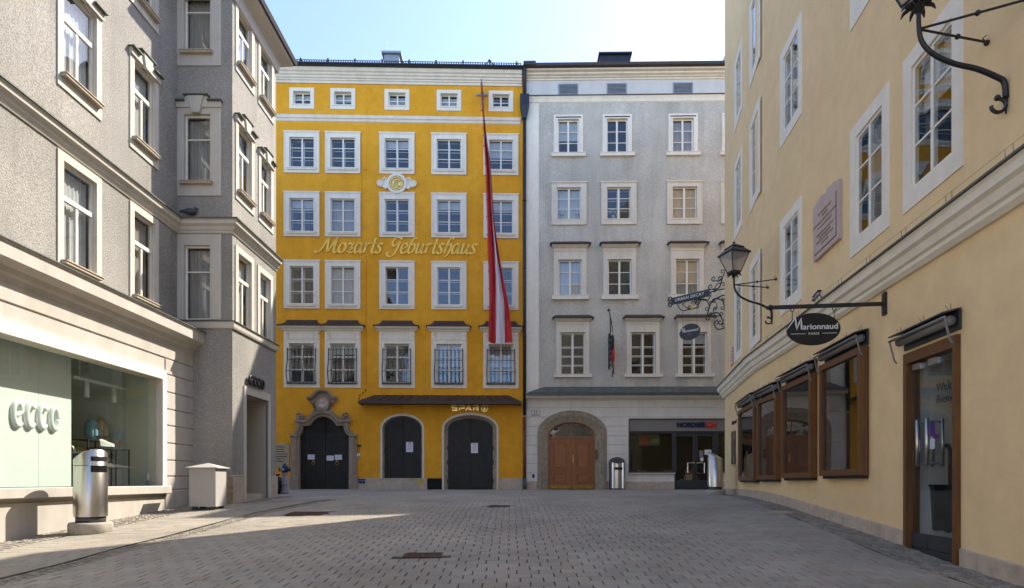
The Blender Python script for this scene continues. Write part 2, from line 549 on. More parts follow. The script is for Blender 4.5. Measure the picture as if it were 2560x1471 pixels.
def thing(name, label, cat, loc=(0, 0, 0), rot=0.0, group=None):
    return tag(link(name, None, None, loc, rot), label, cat, group)

_txt = {}
def text_mesh(s, size, depth, mat, bold=0.0, shear=0.0, align='CENTER', space=1.0, line=1.0, width=None):
    """lettering as solid mesh in the local x-z plane, facing -y"""
    c = bpy.data.curves.new('lettering', 'FONT')
    c.body = s; c.size = size; c.extrude = depth / 2; c.offset = bold; c.shear = shear
    c.align_x = align; c.align_y = 'CENTER'; c.space_character = space; c.space_line = line
    c.resolution_u = 4
    ob = bpy.data.objects.new('lettering', c)
    COL.objects.link(ob)
    bpy.context.view_layer.update()
    dg = bpy.context.evaluated_depsgraph_get()
    me = bpy.data.meshes.new_from_object(ob.evaluated_get(dg))
    bpy.data.objects.remove(ob)
    me.transform(Matrix.Rotation(R(90), 4, 'X'))
    me.materials.clear(); me.materials.append(MAT[mat])
    if width:                                              # set to a measured width
        xs_ = [v.co.x for v in me.vertices]; k = width / (max(xs_) - min(xs_)); c0_ = (max(xs_) + min(xs_)) / 2 if align == 'CENTER' else 0
        for v in me.vertices: v.co.x = (v.co.x - c0_) * k
    return me

# ------------------------------------------------------------------ ground profile and pixel -> place
PY = np.array([-80, -30, 0, 6.8, 8, 9.3, 10.2, 12, 13.7, 15.2, 17.5, 20.6, 23, 26.4, 60, 200.])
PZ = np.array([-3.0, -2.6, -1.62, -1.2, -1.09, -1.0, -.94, -.81, -.69, -.585, -.49, -.41, -.385, -.375, -.375, -.375])
_yy = np.linspace(-80, 200, 2801)
_k = np.exp(-0.5 * (np.arange(-12, 13) / 6.0) ** 2); _k /= _k.sum()
_zz = np.convolve(np.interp(np.linspace(-81.2, 201.2, 2825), PY, PZ), _k, 'valid')

def g(X, Y):
    z = np.interp(Y, _yy, _zz)
    c = 0.0205 * (X + 6) if X > -6 else 0.008 * (X + 6)
    c = max(-.06, min(.245, c))
    t = min(1, max(0, (Y - 12) / 9.0)); t = t * t * (3 - 2 * t)
    return EYE + z + c * (1 - t)

def ray(px, py, Y):
    return Vector(((px - CX) / F * Y, Y, EYE + (HZ - py) / F * Y))

def ground_hit(px, py):
    lo, hi = 1.0, 26.0
    for _ in range(50):
        m = (lo + hi) / 2
        p = ray(px, py, m)
        if p.z > g(p.x, m): lo = m
        else: hi = m
    return ray(px, py, lo)

class Frame:
    """a wall plane: u runs left to right as seen from outside, local -y points outwards"""
    def __init__(s, ox, oy, dx, dy):
        s.O = Vector((ox, oy)); s.d = Vector((dx, dy)).normalized()
        s.n = Vector((s.d.y, -s.d.x)); s.rot = math.atan2(s.d.y, s.d.x)

    def uz(s, px, py, out=0.0):
        """where the line of sight through a photo pixel meets the wall (moved out by `out`)"""
        r = Vector(((px - CX) / F, 1.0))
        o = s.O + s.n * out
        t = o.dot(s.n) / r.dot(s.n)
        P = r * t
        return (P - s.O).dot(s.d), EYE + (HZ - py) / F * t

    def u(s, px, out=0.0): return s.uz(px, HZ, out)[0]
    def z(s, px, py, out=0.0): return s.uz(px, py, out)[1]

    def w(s, u, y, z):
        P = s.O + s.d * u - s.n * y
        return Vector((P.x, P.y, z))

    def depth(s, u): return (s.O + s.d * u).y

FACE_Y = 26.4
JX = (1308 - CX) / F * FACE_Y
FY = Frame(JX, FACE_Y, math.cos(R(1.36)), math.sin(R(1.36)))        # yellow house front
FG = Frame(JX, FACE_Y, math.cos(R(-.93)), math.sin(R(-.93)))        # grey house front
LX0 = -8.8
FL = Frame(LX0, 0, 10 / F, 1)                                        # left house, upper wall
RET_Y = 15.4
FB = Frame((581 - CX) / F * RET_Y, RET_Y, 20 / F, 1)                 # left house, bay front
bay_c = FB.O.copy()
FT = Frame(FL.O.x + RET_Y * 10 / F, RET_Y, 1, 0)                     # left house, bay return (faces the camera)
RX0 = 4.35
BRK_Y = F * RX0 / (1888 - 1455)                                      # the right house front bends slightly here
BRK_X = RX0 + 175 / F * BRK_Y
CORN_Y = (BRK_X - 295 / F * BRK_Y) / (532 / F - 295 / F)
CORN_X = BRK_X + 295 / F * (CORN_Y - BRK_Y)
FR = Frame(BRK_X, BRK_Y, -175 / F, -1)                               # right house, near part, u towards the camera
FQ = Frame(CORN_X, CORN_Y, -295 / F, -1)                             # right house, far part, from its corner to the bend
FQ_LEN = math.hypot(CORN_X - BRK_X, CORN_Y - BRK_Y)

def part(fr, root, name, mb, mats, u=0.0, z=0.0, y=0.0, rz=0.0):
    """a part whose mesh is in wall coordinates around (u, y, z)"""
    P = fr.w(u, y, z) - root.location
    me = mb.mesh(name, mats) if isinstance(mb, MB) else mb
    return link(name, me, root, P, fr.rot + rz)

def wall_mesh(u0, u1, z0, z1, holes, mb=None, y=0.0):
    """flat wall with rectangular holes"""
    mb = mb or MB()
    us = sorted({u0, u1, *[min(max(h[0], u0), u1) for h in holes], *[min(max(h[1], u0), u1) for h in holes]})
    zs = sorted({z0, z1, *[min(max(h[2], z0), z1) for h in holes], *[min(max(h[3], z0), z1) for h in holes]})
    for a, b in zip(us, us[1:]):
        for c, d in zip(zs, zs[1:]):
            if b - a < 1e-6 or d - c < 1e-6: continue
            mu, mz = (a + b) / 2, (c + d) / 2
            if any(h[0] < mu < h[1] and h[2] < mz < h[3] for h in holes): continue
            mb.quad((a, y, c), (b, y, c), (b, y, d), (a, y, d))
    return mb

def arch_pts(u0, u1, zs, za, n=20):
    """elliptical arch from the left spring to the right spring"""
    c, r = (u0 + u1) / 2, (u1 - u0) / 2
    return [(c - r * math.cos(math.pi * i / n), zs + (za - zs) * math.sin(math.pi * i / n)) for i in range(n + 1)]

def arch_fill(mb, u0, u1, zs, za, ztop, y=0.0):
    p = arch_pts(u0, u1, zs, za)
    for a, b in zip(p, p[1:]):
        mb.quad((a[0], y, a[1]), (b[0], y, b[1]), (b[0], y, ztop), (a[0], y, ztop))
    return mb

def cornice(fr, root, name, u0, u1, prof, mat):
    """profile [(outwards, z)] run straight along the wall"""
    mb = MB()
    n = len(prof)
    mb.add([(u0, -o, z) for o, z in prof] + [(u1, -o, z) for o, z in prof],
           [tuple(range(n)), tuple(range(2 * n - 1, n - 1, -1))] + [(i, n + i, n + (i + 1) % n, (i + 1) % n) for i in range(n)])
    return part(fr, root, name, mb, mat)

def smooth_path(P, n=6, closed=False):
    """Catmull-Rom through points of any dimension"""
    P = [Vector(p) for p in P]; out = []
    m = len(P)
    for i in range(m if closed else m - 1):
        p1, p2 = P[i], P[(i + 1) % m]
        p0 = P[(i - 1) % m] if (i > 0 or closed) else p1 + (p1 - p2)
        p3 = P[(i + 2) % m] if (i < m - 2 or closed) else p2 + (p2 - p1)
        for k in range(n):
            t = k / n
            out.append(.5 * ((2 * p1) + (p2 - p0) * t + (2 * p0 - 5 * p1 + 4 * p2 - p3) * t * t + (3 * p1 - p0 - 3 * p2 + p3) * t ** 3))
    if not closed: out.append(P[-1])
    return out
# ------------------------------------------------------------------ windows
_wcache = {}

def window_set(key, W, H, st):
    """meshes of one window type: surround, sash, panes, room behind; origin at the middle of the opening's lower edge"""
    k = (key, round(W, 3), round(H, 3))
    if k in _wcache: return _wcache[k]
    l, t, b = st.get('l', .25), st.get('t', .25), st.get('b', .25)
    pr, rd = st.get('proud', .035), st.get('rd', .12)
    x0, x1 = -W / 2, W / 2
    mb = MB()
    if l > 0:
        mb.ring(x0, x1, 0, H, l, l, t, b, -pr, .01)
        if st.get('lip', True):
            lw = min(.05, l * .35)
            mb.ring(x0 - .0, x1 + .0, 0, H, lw, lw, lw, lw, -pr - .02, .008)
            if st.get('edge', False):
                mb.ring(x0 - l + .035, x1 + l - .035, -b + .035, H + t - .035, .035, .035, .035, .035, -pr - .018, .006)
    mb.ring(x0 + .004, x1 - .004, .004, H - .004, .05, .05, .05, .05, .004, rd + .06)
    if st.get('ledge', 0) > 0:                                   # thin drip ledge over the surround
        d = st['ledge']
        mb.box(x0 - l - .03, x1 + l + .03, -d, .02, H + t, H + t + .045)
    res = {'surround': mb.mesh('window', st.get('mat', 'white_trim'))}
    fw, mw, bw, tw = st.get('fw', .055), st.get('mw', .075), st.get('bw', .03), st.get('tw', None)
    y0, y1 = rd, rd + .05
    rows = st.get('rows', [(1 / 3, 2)] * 3)

    def sash(fr_w, mu_w, ba_w, tr_w, ya, yb, panes):
        s = MB()
        s.ring(x0 + fr_w, x1 - fr_w, fr_w, H - fr_w, fr_w, fr_w, fr_w, fr_w, ya, yb)
        iz0, iz1, ix0, ix1 = fr_w, H - fr_w, x0 + fr_w, x1 - fr_w
        z = iz0
        P = []
        for ri, (fh, nc) in enumerate(rows):
            zt = z + (iz1 - iz0) * fh
            last = ri == len(rows) - 1
            same = (not last) and rows[ri + 1][1] == nc
            bar = 0 if last else (ba_w if same else (tr_w or .07))
            ztop = zt - bar / 2 if not last else iz1
            if not last:
                pro = .0 if same else .025
                s.box(ix0, ix1, ya - pro + .004, yb - .004, zt - bar / 2, zt + bar / 2)
            cw = (ix1 - ix0) / nc
            for c in range(nc):
                a = ix0 + cw * c + (mu_w / 2 if c else 0); e = ix0 + cw * (c + 1) - (mu_w / 2 if c < nc - 1 else 0)
                P.append((a, e, z, ztop))
            for c in range(1, nc):
                s.box(ix0 + cw * c - mu_w / 2, ix0 + cw * c + mu_w / 2, ya - (.004 if st.get('thin') else .012), yb, z, ztop)
            z = zt + (bar / 2 if not last else 0)
        return s, P
    s, P = sash(fw, mw, bw, tw, y0, y1, True)
    res['sash'] = s.mesh('sash', st.get('sash', 'sash_white'))
    panes = {}
    res['panes'] = []
    for a, e, c, d in P:
        kk = (round(e - a, 3), round(d - c, 3))
        if kk not in panes:
            panes[kk] = MB().box(-(e - a) / 2 - .004, (e - a) / 2 + .004, -.0025, .0025, -(d - c) / 2 - .004, (d - c) / 2 + .004).mesh('pane', st.get('glass', 'glass'))
        res['panes'].append((panes[kk], (a + e) / 2, (c + d) / 2))
    res['pane_y'] = rd + (.008 if st.get('thin') else .025)
    if st.get('inner', True):
        s2, _ = sash(fw * .9, mw * 1.1, .03, tw, rd + .24, rd + .28, False)
        res['inner'] = s2.mesh('inner_sash', st.get('sash', 'sash_white'))
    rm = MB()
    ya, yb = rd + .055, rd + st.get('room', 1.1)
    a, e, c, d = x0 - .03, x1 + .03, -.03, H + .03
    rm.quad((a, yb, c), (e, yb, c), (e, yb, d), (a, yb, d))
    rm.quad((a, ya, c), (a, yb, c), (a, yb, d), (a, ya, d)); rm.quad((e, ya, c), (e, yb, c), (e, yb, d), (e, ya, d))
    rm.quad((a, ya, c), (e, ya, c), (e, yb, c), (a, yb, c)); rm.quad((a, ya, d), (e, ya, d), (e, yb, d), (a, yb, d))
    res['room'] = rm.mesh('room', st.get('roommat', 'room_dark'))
    # curtains and blinds
    cu = MB(); n = 26; dz = H - .1
    pts = []
    for i in range(n + 1):
        x = x0 + .03 + (W - .06) * i / n
        y = rd + .14 + .018 * math.sin(i * 1.9)
        pts += [(x, y, .04), (x, y, .04 + dz)]
    cu.smooth = True
    cu.add(pts, [(2 * i, 2 * i + 2, 2 * i + 3, 2 * i + 1) for i in range(n)])
    res['curtain'] = cu
    if st.get('sill'):
        sw, so_, sh = st['sill']
        m2 = MB(); m2.box(x0 - sw, x1 + sw, -so_, .02, -sh, -.004)
        m2.box(x0 - sw - .015, x1 + sw + .015, -so_ - .02, .02, -.0038, .014)
        res['sill'] = m2.mesh('sill', [st.get('sillmat', 'white_trim')])
    _wcache[k] = res
    return res

def add_window(fr, root, u, z, W, H, key, st, curtain=None, part_of=0.0):
    ws = window_set(key, W, H, st)
    w = part(fr, root, 'window', ws['surround'], None, u, z)
    link('sash', ws['sash'], w)
    for me, x, zz in ws['panes']:
        link('pane', me, w, (x, ws['pane_y'], zz), (R(random.uniform(-.35, .35)), 0, R(random.uniform(-.35, .35))))
    if 'inner' in ws: link('inner_sash', ws['inner'], w)
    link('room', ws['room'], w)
    if 'sill' in ws: link('sill', ws['sill'], w)
    if random.random() < .38 and not curtain:
        fr_ = random.choice((.25, .4, .55)); kb = ('bl', key, fr_)
        if kb not in _wcache: _wcache[kb] = MB().box(-W / 2 + .03, W / 2 - .03, st.get('rd', .12) + .12, st.get('rd', .12) + .13, H * (1 - fr_), H - .03).mesh('blind', 'curtain')
        link('blind', _wcache[kb], w)
    if curtain:
        key2 = ('cur', key, curtain)
        if key2 not in _wcache: _wcache[key2] = ws['curtain'].mesh('curtain', curtain)
        link('curtain', _wcache[key2], w)
    return w

def hood(W, out, h, curve=True):
    """little sheet-metal roof over a window, concave sides, origin at its lower middle"""
    mb = MB(); lv = 6; pts = []
    for i in range(lv + 1):
        t = i / lv
        k = (1 - t) ** 2.2 if curve else (1 - t)
        x = W / 2 - (.30 * (1 - k) if curve else .12 * t)
        y = -.02 - out * k if curve else -.02 - out * (1 - t)
        z = h * t
        pts += [(-x, .02, z), (-x, y, z), (x, y, z), (x, .02, z)]
    f = []
    for i in range(lv):
        for k in range(3):
            f.append((4 * i + k, 4 * i + k + 1, 4 * i + 5 + k, 4 * i + 4 + k))
    f.append((4 * lv, 4 * lv + 1, 4 * lv + 2, 4 * lv + 3)); f.append((3, 2, 1, 0))
    mb.add(pts, f)
    mb.box(-W / 2 - .02, W / 2 + .02, -out - .05, .02, -.03, .004)
    return mb

def crop(ox, oy, sc):
    return lambda x, y: (ox + x / sc, oy + y / sc)

def shell(fr, root, u0, u1, z0, z1, deep, mat='roof_tile', front=.45, name='rear_wall'):
    """closed body behind a front so that no light comes through the house"""
    mb = MB()
    a, b = front, deep
    mb.quad((u0, 0.001, z0), (u0, b, z0), (u0, b, z1), (u0, 0.001, z1)); mb.quad((u1, 0.001, z0), (u1, b, z0), (u1, b, z1), (u1, 0.001, z1))
    mb.quad((u0, b, z0), (u1, b, z0), (u1, b, z1), (u0, b, z1)); mb.quad((u0, 0.001, z1), (u1, 0.001, z1), (u1, b, z1), (u0, b, z1))
    return part(fr, root, name, mb, mat)

# ================================================================== YELLOW HOUSE
yh = thing('yellow_house', 'yellow plastered town house with gold lettering and white framed windows', 'house', FY.w(-5.5, 0, g(-5, 26)))
GZ = EYE - .375
UL, UR = FY.u(560), -.0
ZTOP = FY.z(1000, 170, .32)
cxs = [754.8, 857.3, 992.5, 1122.5, 1252.3]
px = FY.depth(-5.5) / F            # metres per photo pixel on this front

def ysp(px_, yt, yb): return FY.z(px_, yb), FY.z(px_, yt)
holes = []
rowsY = [  # key, glass rect (relative half width px, top, bottom at w3), style
    ('attic', 21.2, 232.5, 266, dict(l=.17, t=.15, b=.18, proud=.03, rd=.14, rows=[(.5, 2)] * 2, inner=True, fw=.04, mw=.06, lip=False)),
    ('rowa', 30.4, 348, 421.5, dict(l=.235, t=.235, b=.26, proud=.04, rd=.04, ledge=.07, edge=True, fw=.034, mw=.06)),
    ('rowb', 29.8, 499.5, 581, dict(l=.25, t=.26, b=.235, proud=.04, rd=.04, ledge=.07, edge=True, fw=.034, mw=.06)),
    ('rowc', 29.2, 668.5, 761.5, dict(l=.26, t=.23, b=.22, proud=.04, rd=.04, ledge=.07, edge=True, fw=.034, mw=.06)),
    ('rowd', 30.5, 861.0, 957.5, dict(l=.245, t=.08, b=.23, proud=.04, rd=.10, fw=.05, mw=.09, bw=.06, inner=False, room=1.0)),
]
ywin = []
for key, hw, yt, yb, st in rowsY:
    W = 2 * hw * px
    z0, z1 = ysp(992.5, yt, yb)
    for i, c in enumerate(cxs):
        u = FY.u(c)
        holes.append((u - W / 2, u + W / 2, z0, z1))
        cur = None
        if key == 'attic' and i in (2, 3): cur = 'curtain'
        if key == 'rowc' and i == 1: cur = 'curtain'
        if key == 'rowb' and i == 1: cur = 'curtain_beige'
        w = add_window(FY, yh, u, z0, W, z1 - z0, 'y' + key, st, cur)
        ywin.append((key, i, w, u, z0, z1 - z0, W))
        if key in ('rowa', 'rowb', 'rowc'):
            k2 = ('ysill', key)
            if k2 not in _wcache:
                m2 = MB(); m2.box(-W / 2 - .10, W / 2 + .10, -.10, .0, -.13, -.07); m2.box(-W / 2 - .12, W / 2 + .12, -.12, .0, -.0698, -.05)
                _wcache[k2] = m2.mesh('sill', 'white_trim')
            link('sill', _wcache[k2], w)
        if key == 'attic':
            k2 = ('ysilla',)
            if k2 not in _wcache: _wcache[k2] = MB().box(-W / 2 - .05, W / 2 + .05, -.055, .10, -.03, .012).mesh('sill', 'white_trim')
            link('sill', _wcache[k2], w)
# first-floor windows: panelled lintel, hood, belly grille
gm = None
for key, i, w, u, z0, H, W in ywin:
    if key != 'rowd': continue
    zt = FY.z(992.5, 829) - z0                                   # top of the lintel zone
    if gm is None:
        lm = MB()
        hwid = W / 2 + .245
        lm.box(-hwid, hwid, -.045, .01, H + .08, zt)
        lm.box(-hwid + .26, hwid - .26, -.062, 0, H + .22, zt - .10)
        lm.ring(-hwid + .23, hwid - .23, H + .19, zt - .07, .02, .02, .02, .02, -.06, 0)
        for s in (-1, 1):
            lm.box(s * (hwid - .11) - .085, s * (hwid - .11) + .085, -.075, 0, H + .17, zt - .03)
            lm.ball((s * (hwid - .11), -.075, zt - .14), .06, 8, 5, (1, .5, 1.2)); lm.ball((s * (hwid - .11), -.07, H + .28), .045, 8, 5, (1, .5, 1.6))
        lm.box(-W / 2 - .03, W / 2 + .03, -.10, .0, H + .003, H + .035)
        lintel = lm.mesh('lintel', 'white_trim')
        cm = MB()
        cw = hwid + .09
        cm.add([(-cw, 0.01, zt), (-cw, -.10, zt), (-cw, -.13, zt + .05), (-cw - .06, -.26, zt + .10), (-cw - .06, -.26, zt + .17), (-cw - .06, 0.01, zt + .17),
                (cw, 0.01, zt), (cw, -.10, zt), (cw, -.13, zt + .05), (cw + .06, -.26, zt + .10), (cw + .06, -.26, zt + .17), (cw + .06, 0.01, zt + .17)],
               [(5, 4, 3, 2, 1, 0), (6, 7, 8, 9, 10, 11)] + [(k, (k + 1) % 6, 6 + (k + 1) % 6, 6 + k) for k in range(6)])
        corn = cm.mesh('lintel_cornice', 'white_trim')
        hm = hood(2 * (cw + .10), .30, .28).mesh('hood', 'brown_sheet')
        hood_z = zt + .20
        gb = MB()
        gw = W / 2 + .07; zb, ztp = -.02, H - .20

        def belly(t): return .09 + .11 * math.exp(-((t - .30) / .23) ** 2)
        nb = 8
        for j in range(nb):
            x = -gw + 2 * gw * j / (nb - 1)
            p = [(x * (1 + .025 * math.exp(-((t - .3) / .23) ** 2)), -belly(t), zb + (ztp - zb) * t) for t in [q / 14 for q in range(15)]]
            gb.tube(p, .015 if j not in (0, nb - 1) else .022, 5)
        for t in (.02, .33, .66, .95):
            gb.tube([(-gw * (1.015 if t < .6 else 1), .0, zb + (ztp - zb) * t), (-gw * (1.015 if t < .6 else 1), -belly(t) - .01, zb + (ztp - zb) * t), (gw * (1.015 if t < .6 else 1), -belly(t) - .01, zb + (ztp - zb) * t), (gw * (1.015 if t < .6 else 1), 0, zb + (ztp - zb) * t)], .011, 5)
        gb.box(-gw - .03, gw + .03, -.13, .0, zb - .05, zb)
        gm = gb.mesh('grille', 'green_iron')
    link('lintel', lintel, w); link('lintel_cornice', corn, w); link('hood', hm, w, (0, 0, hood_z)); link('grille', gm, w)

# ground-floor openings
cP = crop(700, 960, 5.021)
cS = crop(920, 960, 5.02)
def ypt(cr, x, y): return FY.uz(*cr(x, y))
pin = [(240, 1345), (240, 660), (258, 622), (280, 570), (286, 525), (372, 522), (395, 492), (432, 452), (482, 420), (545, 408),
       (608, 420), (658, 452), (695, 492), (718, 522), (806, 525), (812, 570), (834, 622), (874, 660), (874, 1345)]
pin = [ypt(cP, *p) for p in pin]
pu0, pu1, pz1 = pin[0][0], pin[-1][0], max(p[1] for p in pin)
ph = (pu0, pu1, 0, pz1 + .05)
d1 = (*[ypt(cS, x, 1185)[0] for x in (172, 690)], ypt(cS, 400, 1185)[1], ypt(cS, 400, 560)[1], ypt(cS, 430, 395)[1])
d2 = (*[ypt(cS, x, 1325)[0] for x in (945, 1622)], 0.9, ypt(cS, 1280, 560)[1], ypt(cS, 1280, 385)[1])
gr = (*[ypt(cS, x, 1250)[0] for x in (742, 935)], ypt(cS, 800, 1330)[1], ypt(cS, 800, 1186)[1])
holes += [ph, (d1[0], d1[1], d1[2], d1[4]), (d2[0], d2[1], d2[2], d2[4]), (gr[0], gr[1], GZ - .3, gr[3])]
wm = wall_mesh(UL, UR, .7, ZTOP, holes)
for d in (d1, d2): arch_fill(wm, d[0], d[1], d[3], d[4], d[4])
# portal spandrel
top = pz1 + .05
for a, b in zip(pin[1:-1], pin[2:-1]):
    if abs(b[0] - a[0]) > 1e-4:
        wm.quad((a[0], 0, a[1]), (b[0], 0, b[1]), (b[0], 0, top), (a[0], 0, top))
part(FY, yh, 'wall', wm, 'yellow_plaster')
shell(FY, yh, UL, UR, .7, ZTOP, 10)

# string course and crowning cornice
zA, zB = FY.z(1000, 306.5), FY.z(1000, 292.5)
cornice(FY, yh, 'string_course', UL, UR - .12, [(-.01, zA - .03), (.03, zA), (.04, zA + .09), (.08, zA + .12), (.08, zB - .02), (.05, zB + .02), (-.01, zB + .02)], 'cream_trim')
zc0, zc1 = FY.z(1000, 211, .05), FY.z(1000, 170, .32)
h = zc1 - zc0
cornice(FY, yh, 'cornice', UL, UR - .06, [(-.01, zc0)] + [(o, zc0 + h * t) for o, t in ((.05, 0), (.05, .20), (.09, .215), (.09, .33), (.14, .37), (.15, .52), (.20, .56), (.22, .70), (.28, .76), (.32, 1.0))] + [(-.01, zc1)], 'cream_trim')
zg = FY.z(1000, 156, .5)
gt = MB()
prof = [(.28, zc1), (.46, zc1 + .02), (.50, zg - .07), (.46, zg), (-.5, zg + .02), (-.5, zc1)]
gt.add([(u_, -o, z_) for u_ in (UL, UR + .02) for o, z_ in prof], [tuple(range(6)), tuple(range(11, 5, -1))] + [(i, (i + 1) % 6, 6 + (i + 1) % 6, 6 + i) for i in range(6)])
part(FY, yh, 'gutter', gt, 'dark_sheet')
sg = MB()
zr = zg - .02
for k in range(int((UR - UL) / .105)):
    x = UL + .05 + k * .105
    sg.box(x - .02, x + .02, -.31, -.29, zr - .02, zr + .19)
for zz in (zr + .02, zr + .19): sg.box(UL, UR - .1, -.312, -.288, zz, zz + .02)
for k in range(12):
    x = UR - .3 - k * 1.18
    sg.box(x - .035, x + .035, -.33, -.27, zr - .05, zr + .27)
part(FY, yh, 'snow_guard', sg, 'dark_sheet')
rf = MB(); rf.add([(UL, -.44, zg + .003), (UR, -.44, zg + .003), (UR, 5, zg + .3), (UL, 5, zg + .3), (UL, 10, zg - .1), (UR, 10, zg - .1)], [(0, 1, 2, 3), (3, 2, 5, 4)])
roof = part(FY, yh, 'roof', rf, 'dark_sheet')
def over(fr, y, py): return EYE + (HZ - py) / F * (fr.depth(-3) + y)
u = FY.u(979, -2.2); z0_, z1_ = zc1 + .1, over(FY, 2.2, 139)
ch = MB(); ch.box(u - .36, u + .36, 2.2, 3.0, z0_, z1_); ch.box(u - .47, u + .47, 2.1, 3.1, z1_, z1_ + .10)
ch.tube([(u - .25, 2.3, z1_), (u - .25, 2.3, z1_ + .75)], .012, 5)
part(FY, yh, 'chimney', ch, 'zinc')
mm = MB(); u = FY.u(1224)
mm.tube([(u - .30, -.3, zg), (u, -.3, zg + .28), (u + .30, -.3, zg)], .022, 5); mm.tube([(u - .06, -.3, zg + .25), (u, -.3, zg + .32), (u + .06, -.3, zg + .25)], .03, 5)
part(FY, yh, 'roof_stay', mm, 'dark_sheet')

# plinth
zpl = FY.z(1100, 1196)
for a, b in ((UL, pu0 - .36), (pu1 + .36, gr[0]), (d2[1] + .10, UR - .02)):
    part(FY, yh, 'plinth', MB().cbox(a, b, -.05, .02, .8, zpl, .015), 'plinth_stone')
gm2 = MB()
gm2.quad((gr[0], .12, GZ - .2), (gr[1], .12, GZ - .2), (gr[1], .12, gr[3]), (gr[0], .12, gr[3]))
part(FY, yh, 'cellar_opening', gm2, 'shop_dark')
gl = MB(); w_, h_ = gr[1] - gr[0], gr[3] - GZ
for k in range(-4, 5):
    for s in (-1, 1):
        a = Vector((gr[0] + w_ * k / 4, GZ)); b = a + Vector((w_ * 3 / 4, h_)) if s > 0 else None
        if s > 0: p, q = (gr[0] + w_ * k / 3, GZ), (gr[0] + w_ * k / 3 + h_, gr[3])
        else: p, q = (gr[0] + w_ * k / 3 + h_, GZ), (gr[0] + w_ * k / 3, gr[3])
        t0, t1 = 0.0, 1.0
        dx = q[0] - p[0]
        ts = sorted([(gr[0] - p[0]) / dx, (gr[1] - p[0]) / dx])
        t0, t1 = max(0, ts[0]), min(1, ts[1])
        if t1 - t0 > .05:
            P = [(p[0] + dx * t, .03, p[1] + (q[1] - p[1]) * t) for t in (t0, t1)]
            gl.tube(P, .009, 4)
part(FY, yh, 'cellar_grille', gl, 'green_iron')

# marble portal
po = MB()
mp = lambda x, z, h: (x, -h, z)
path = [Vector(p) for p in pin]
prof = [(.02, -.16), (.02, .05), (-.04, .09), (-.09, .08), (-.11, .14), (-.17, .17), (-.20, .12), (-.235, .12), (-.235, -.01)]
po.sweep([(p.x, p.y) for p in path], prof, mp)
for s, u_ in ((1, pu0), (-1, pu1)):
    zc = ypt(cP, 190, 668)[1]
    a, b = (u_ - .34, u_ - .02) if s > 0 else (u_ + .02, u_ + .34)
    po.cbox(a, b, -.10, .0, GZ - .1, zc, .02)
    po.cbox(a - .03, b + .03, -.16, .0, GZ - .1, GZ + .62, .03)
    po.cbox(a - .02, b + .02, -.17, .0, zc, zc + .12, .03)
    c_ = (a + b) / 2
    po.cbox(c_ - .09, c_ + .09, -.125, -.05, GZ + .7, zc - .08, .02)
part(FY, yh, 'portal_frame', po, 'marble')
pd = MB()
out = [(230, 500), (232, 462), (340, 455), (352, 405), (400, 375), (432, 330), (446, 240), (400, 236), (366, 196), (410, 182), (446, 150), (480, 112), (545, 98),
       (610, 112), (648, 150), (682, 182), (722, 196), (690, 236), (636, 240), (652, 330), (690, 375), (738, 405), (750, 455), (858, 462), (860, 500)]
out = [ypt(cP, *p) for p in out]
inn = [ypt(cP, *p) for p in [(280, 500), (330, 490), (365, 480), (385, 462), (410, 440), (440, 415), (470, 398), (490, 388), (505, 384), (515, 382), (525, 380), (535, 379),
       (545, 378), (555, 379), (565, 380), (575, 382), (585, 384), (600, 388), (620, 398), (650, 415), (680, 440), (705, 462), (725, 480), (760, 490), (810, 500)]]
pd.band(out, inn, -.09, .01, False)
tp = [ypt(cP, *p) for p in [(356, 190), (392, 188), (425, 172), (448, 145), (480, 112), (545, 97), (610, 112), (642, 145), (665, 172), (698, 188), (724, 190)]]
pd.sweep([tuple(p) for p in smooth_path(tp, 3)], [(0.05, -.0), (.05, .16), (0, .24), (-.07, .26), (-.09, .22), (-.09, 0)], mp)
c0 = ypt(cP, 541, 245)
ell = lambda rx, rz, n=28: [(c0[0] + rx * math.cos(2 * math.pi * k / n), c0[1] + rz * math.sin(2 * math.pi * k / n)) for k in range(n)]
pd.band(ell(.31, .345), ell(.25, .285), -.15, -.02)
for s, cc in ((1, (262, 412)), (-1, (824, 410))):
    c_ = ypt(cP, *cc)
    sp = [(c_[0] + s * (.17 - .013 * k) * math.cos(2.6 - k * .62), -.13, c_[1] + (.17 - .013 * k) * math.sin(2.6 - k * .62)) for k in range(13)]
    pd.tube(sp, [.05 - .0018 * k for k in range(13)], 7)
    pd.cbox(c_[0] - .20, c_[0] + .20, -.08, 0, c_[1] - .26, c_[1] + .04, .03)
    pd.sweep([(c_[0] - .26, c_[1] - .24), (c_[0] + .30, c_[1] - .24)], [(0, 0), (0, .19), (-.07, .17), (-.07, 0)], mp)
part(FY, yh, 'pediment', pd, 'marble')
md = MB(); md.prism(ell(.255, .29), -.10, 0)
md.ball((c0[0] - .01, -.11, c0[1] + .07), .10, 12, 8, (.8, .5, 1.1)); md.ball((c0[0] + .01, -.10, c0[1] - .13), .17, 12, 8, (1, .35, .75))
md.ball((c0[0] + .07, -.10, c0[1] + .08), .09, 10, 6, (.7, .4, 1.3)); md.ball((c0[0] - .07, -.115, c0[1] + .05), .03, 8, 5)
part(FY, yh, 'medallion', md, 'plaque_stone')

def door_leaves(poly_l, poly_r, y, name, root, fr, mat, deco=None):
    for k, pl in enumerate((poly_l, poly_r)):
        m = MB(); m.prism(pl, y, y + .06)
        us = [p[0] for p in pl]; zs = [p[1] for p in pl]
        a, b, c, d = min(us), max(us), min(zs), max(zs)
        if deco: deco(m, a, b, c, d, y, k)
        part(fr, root, name, m, mat)

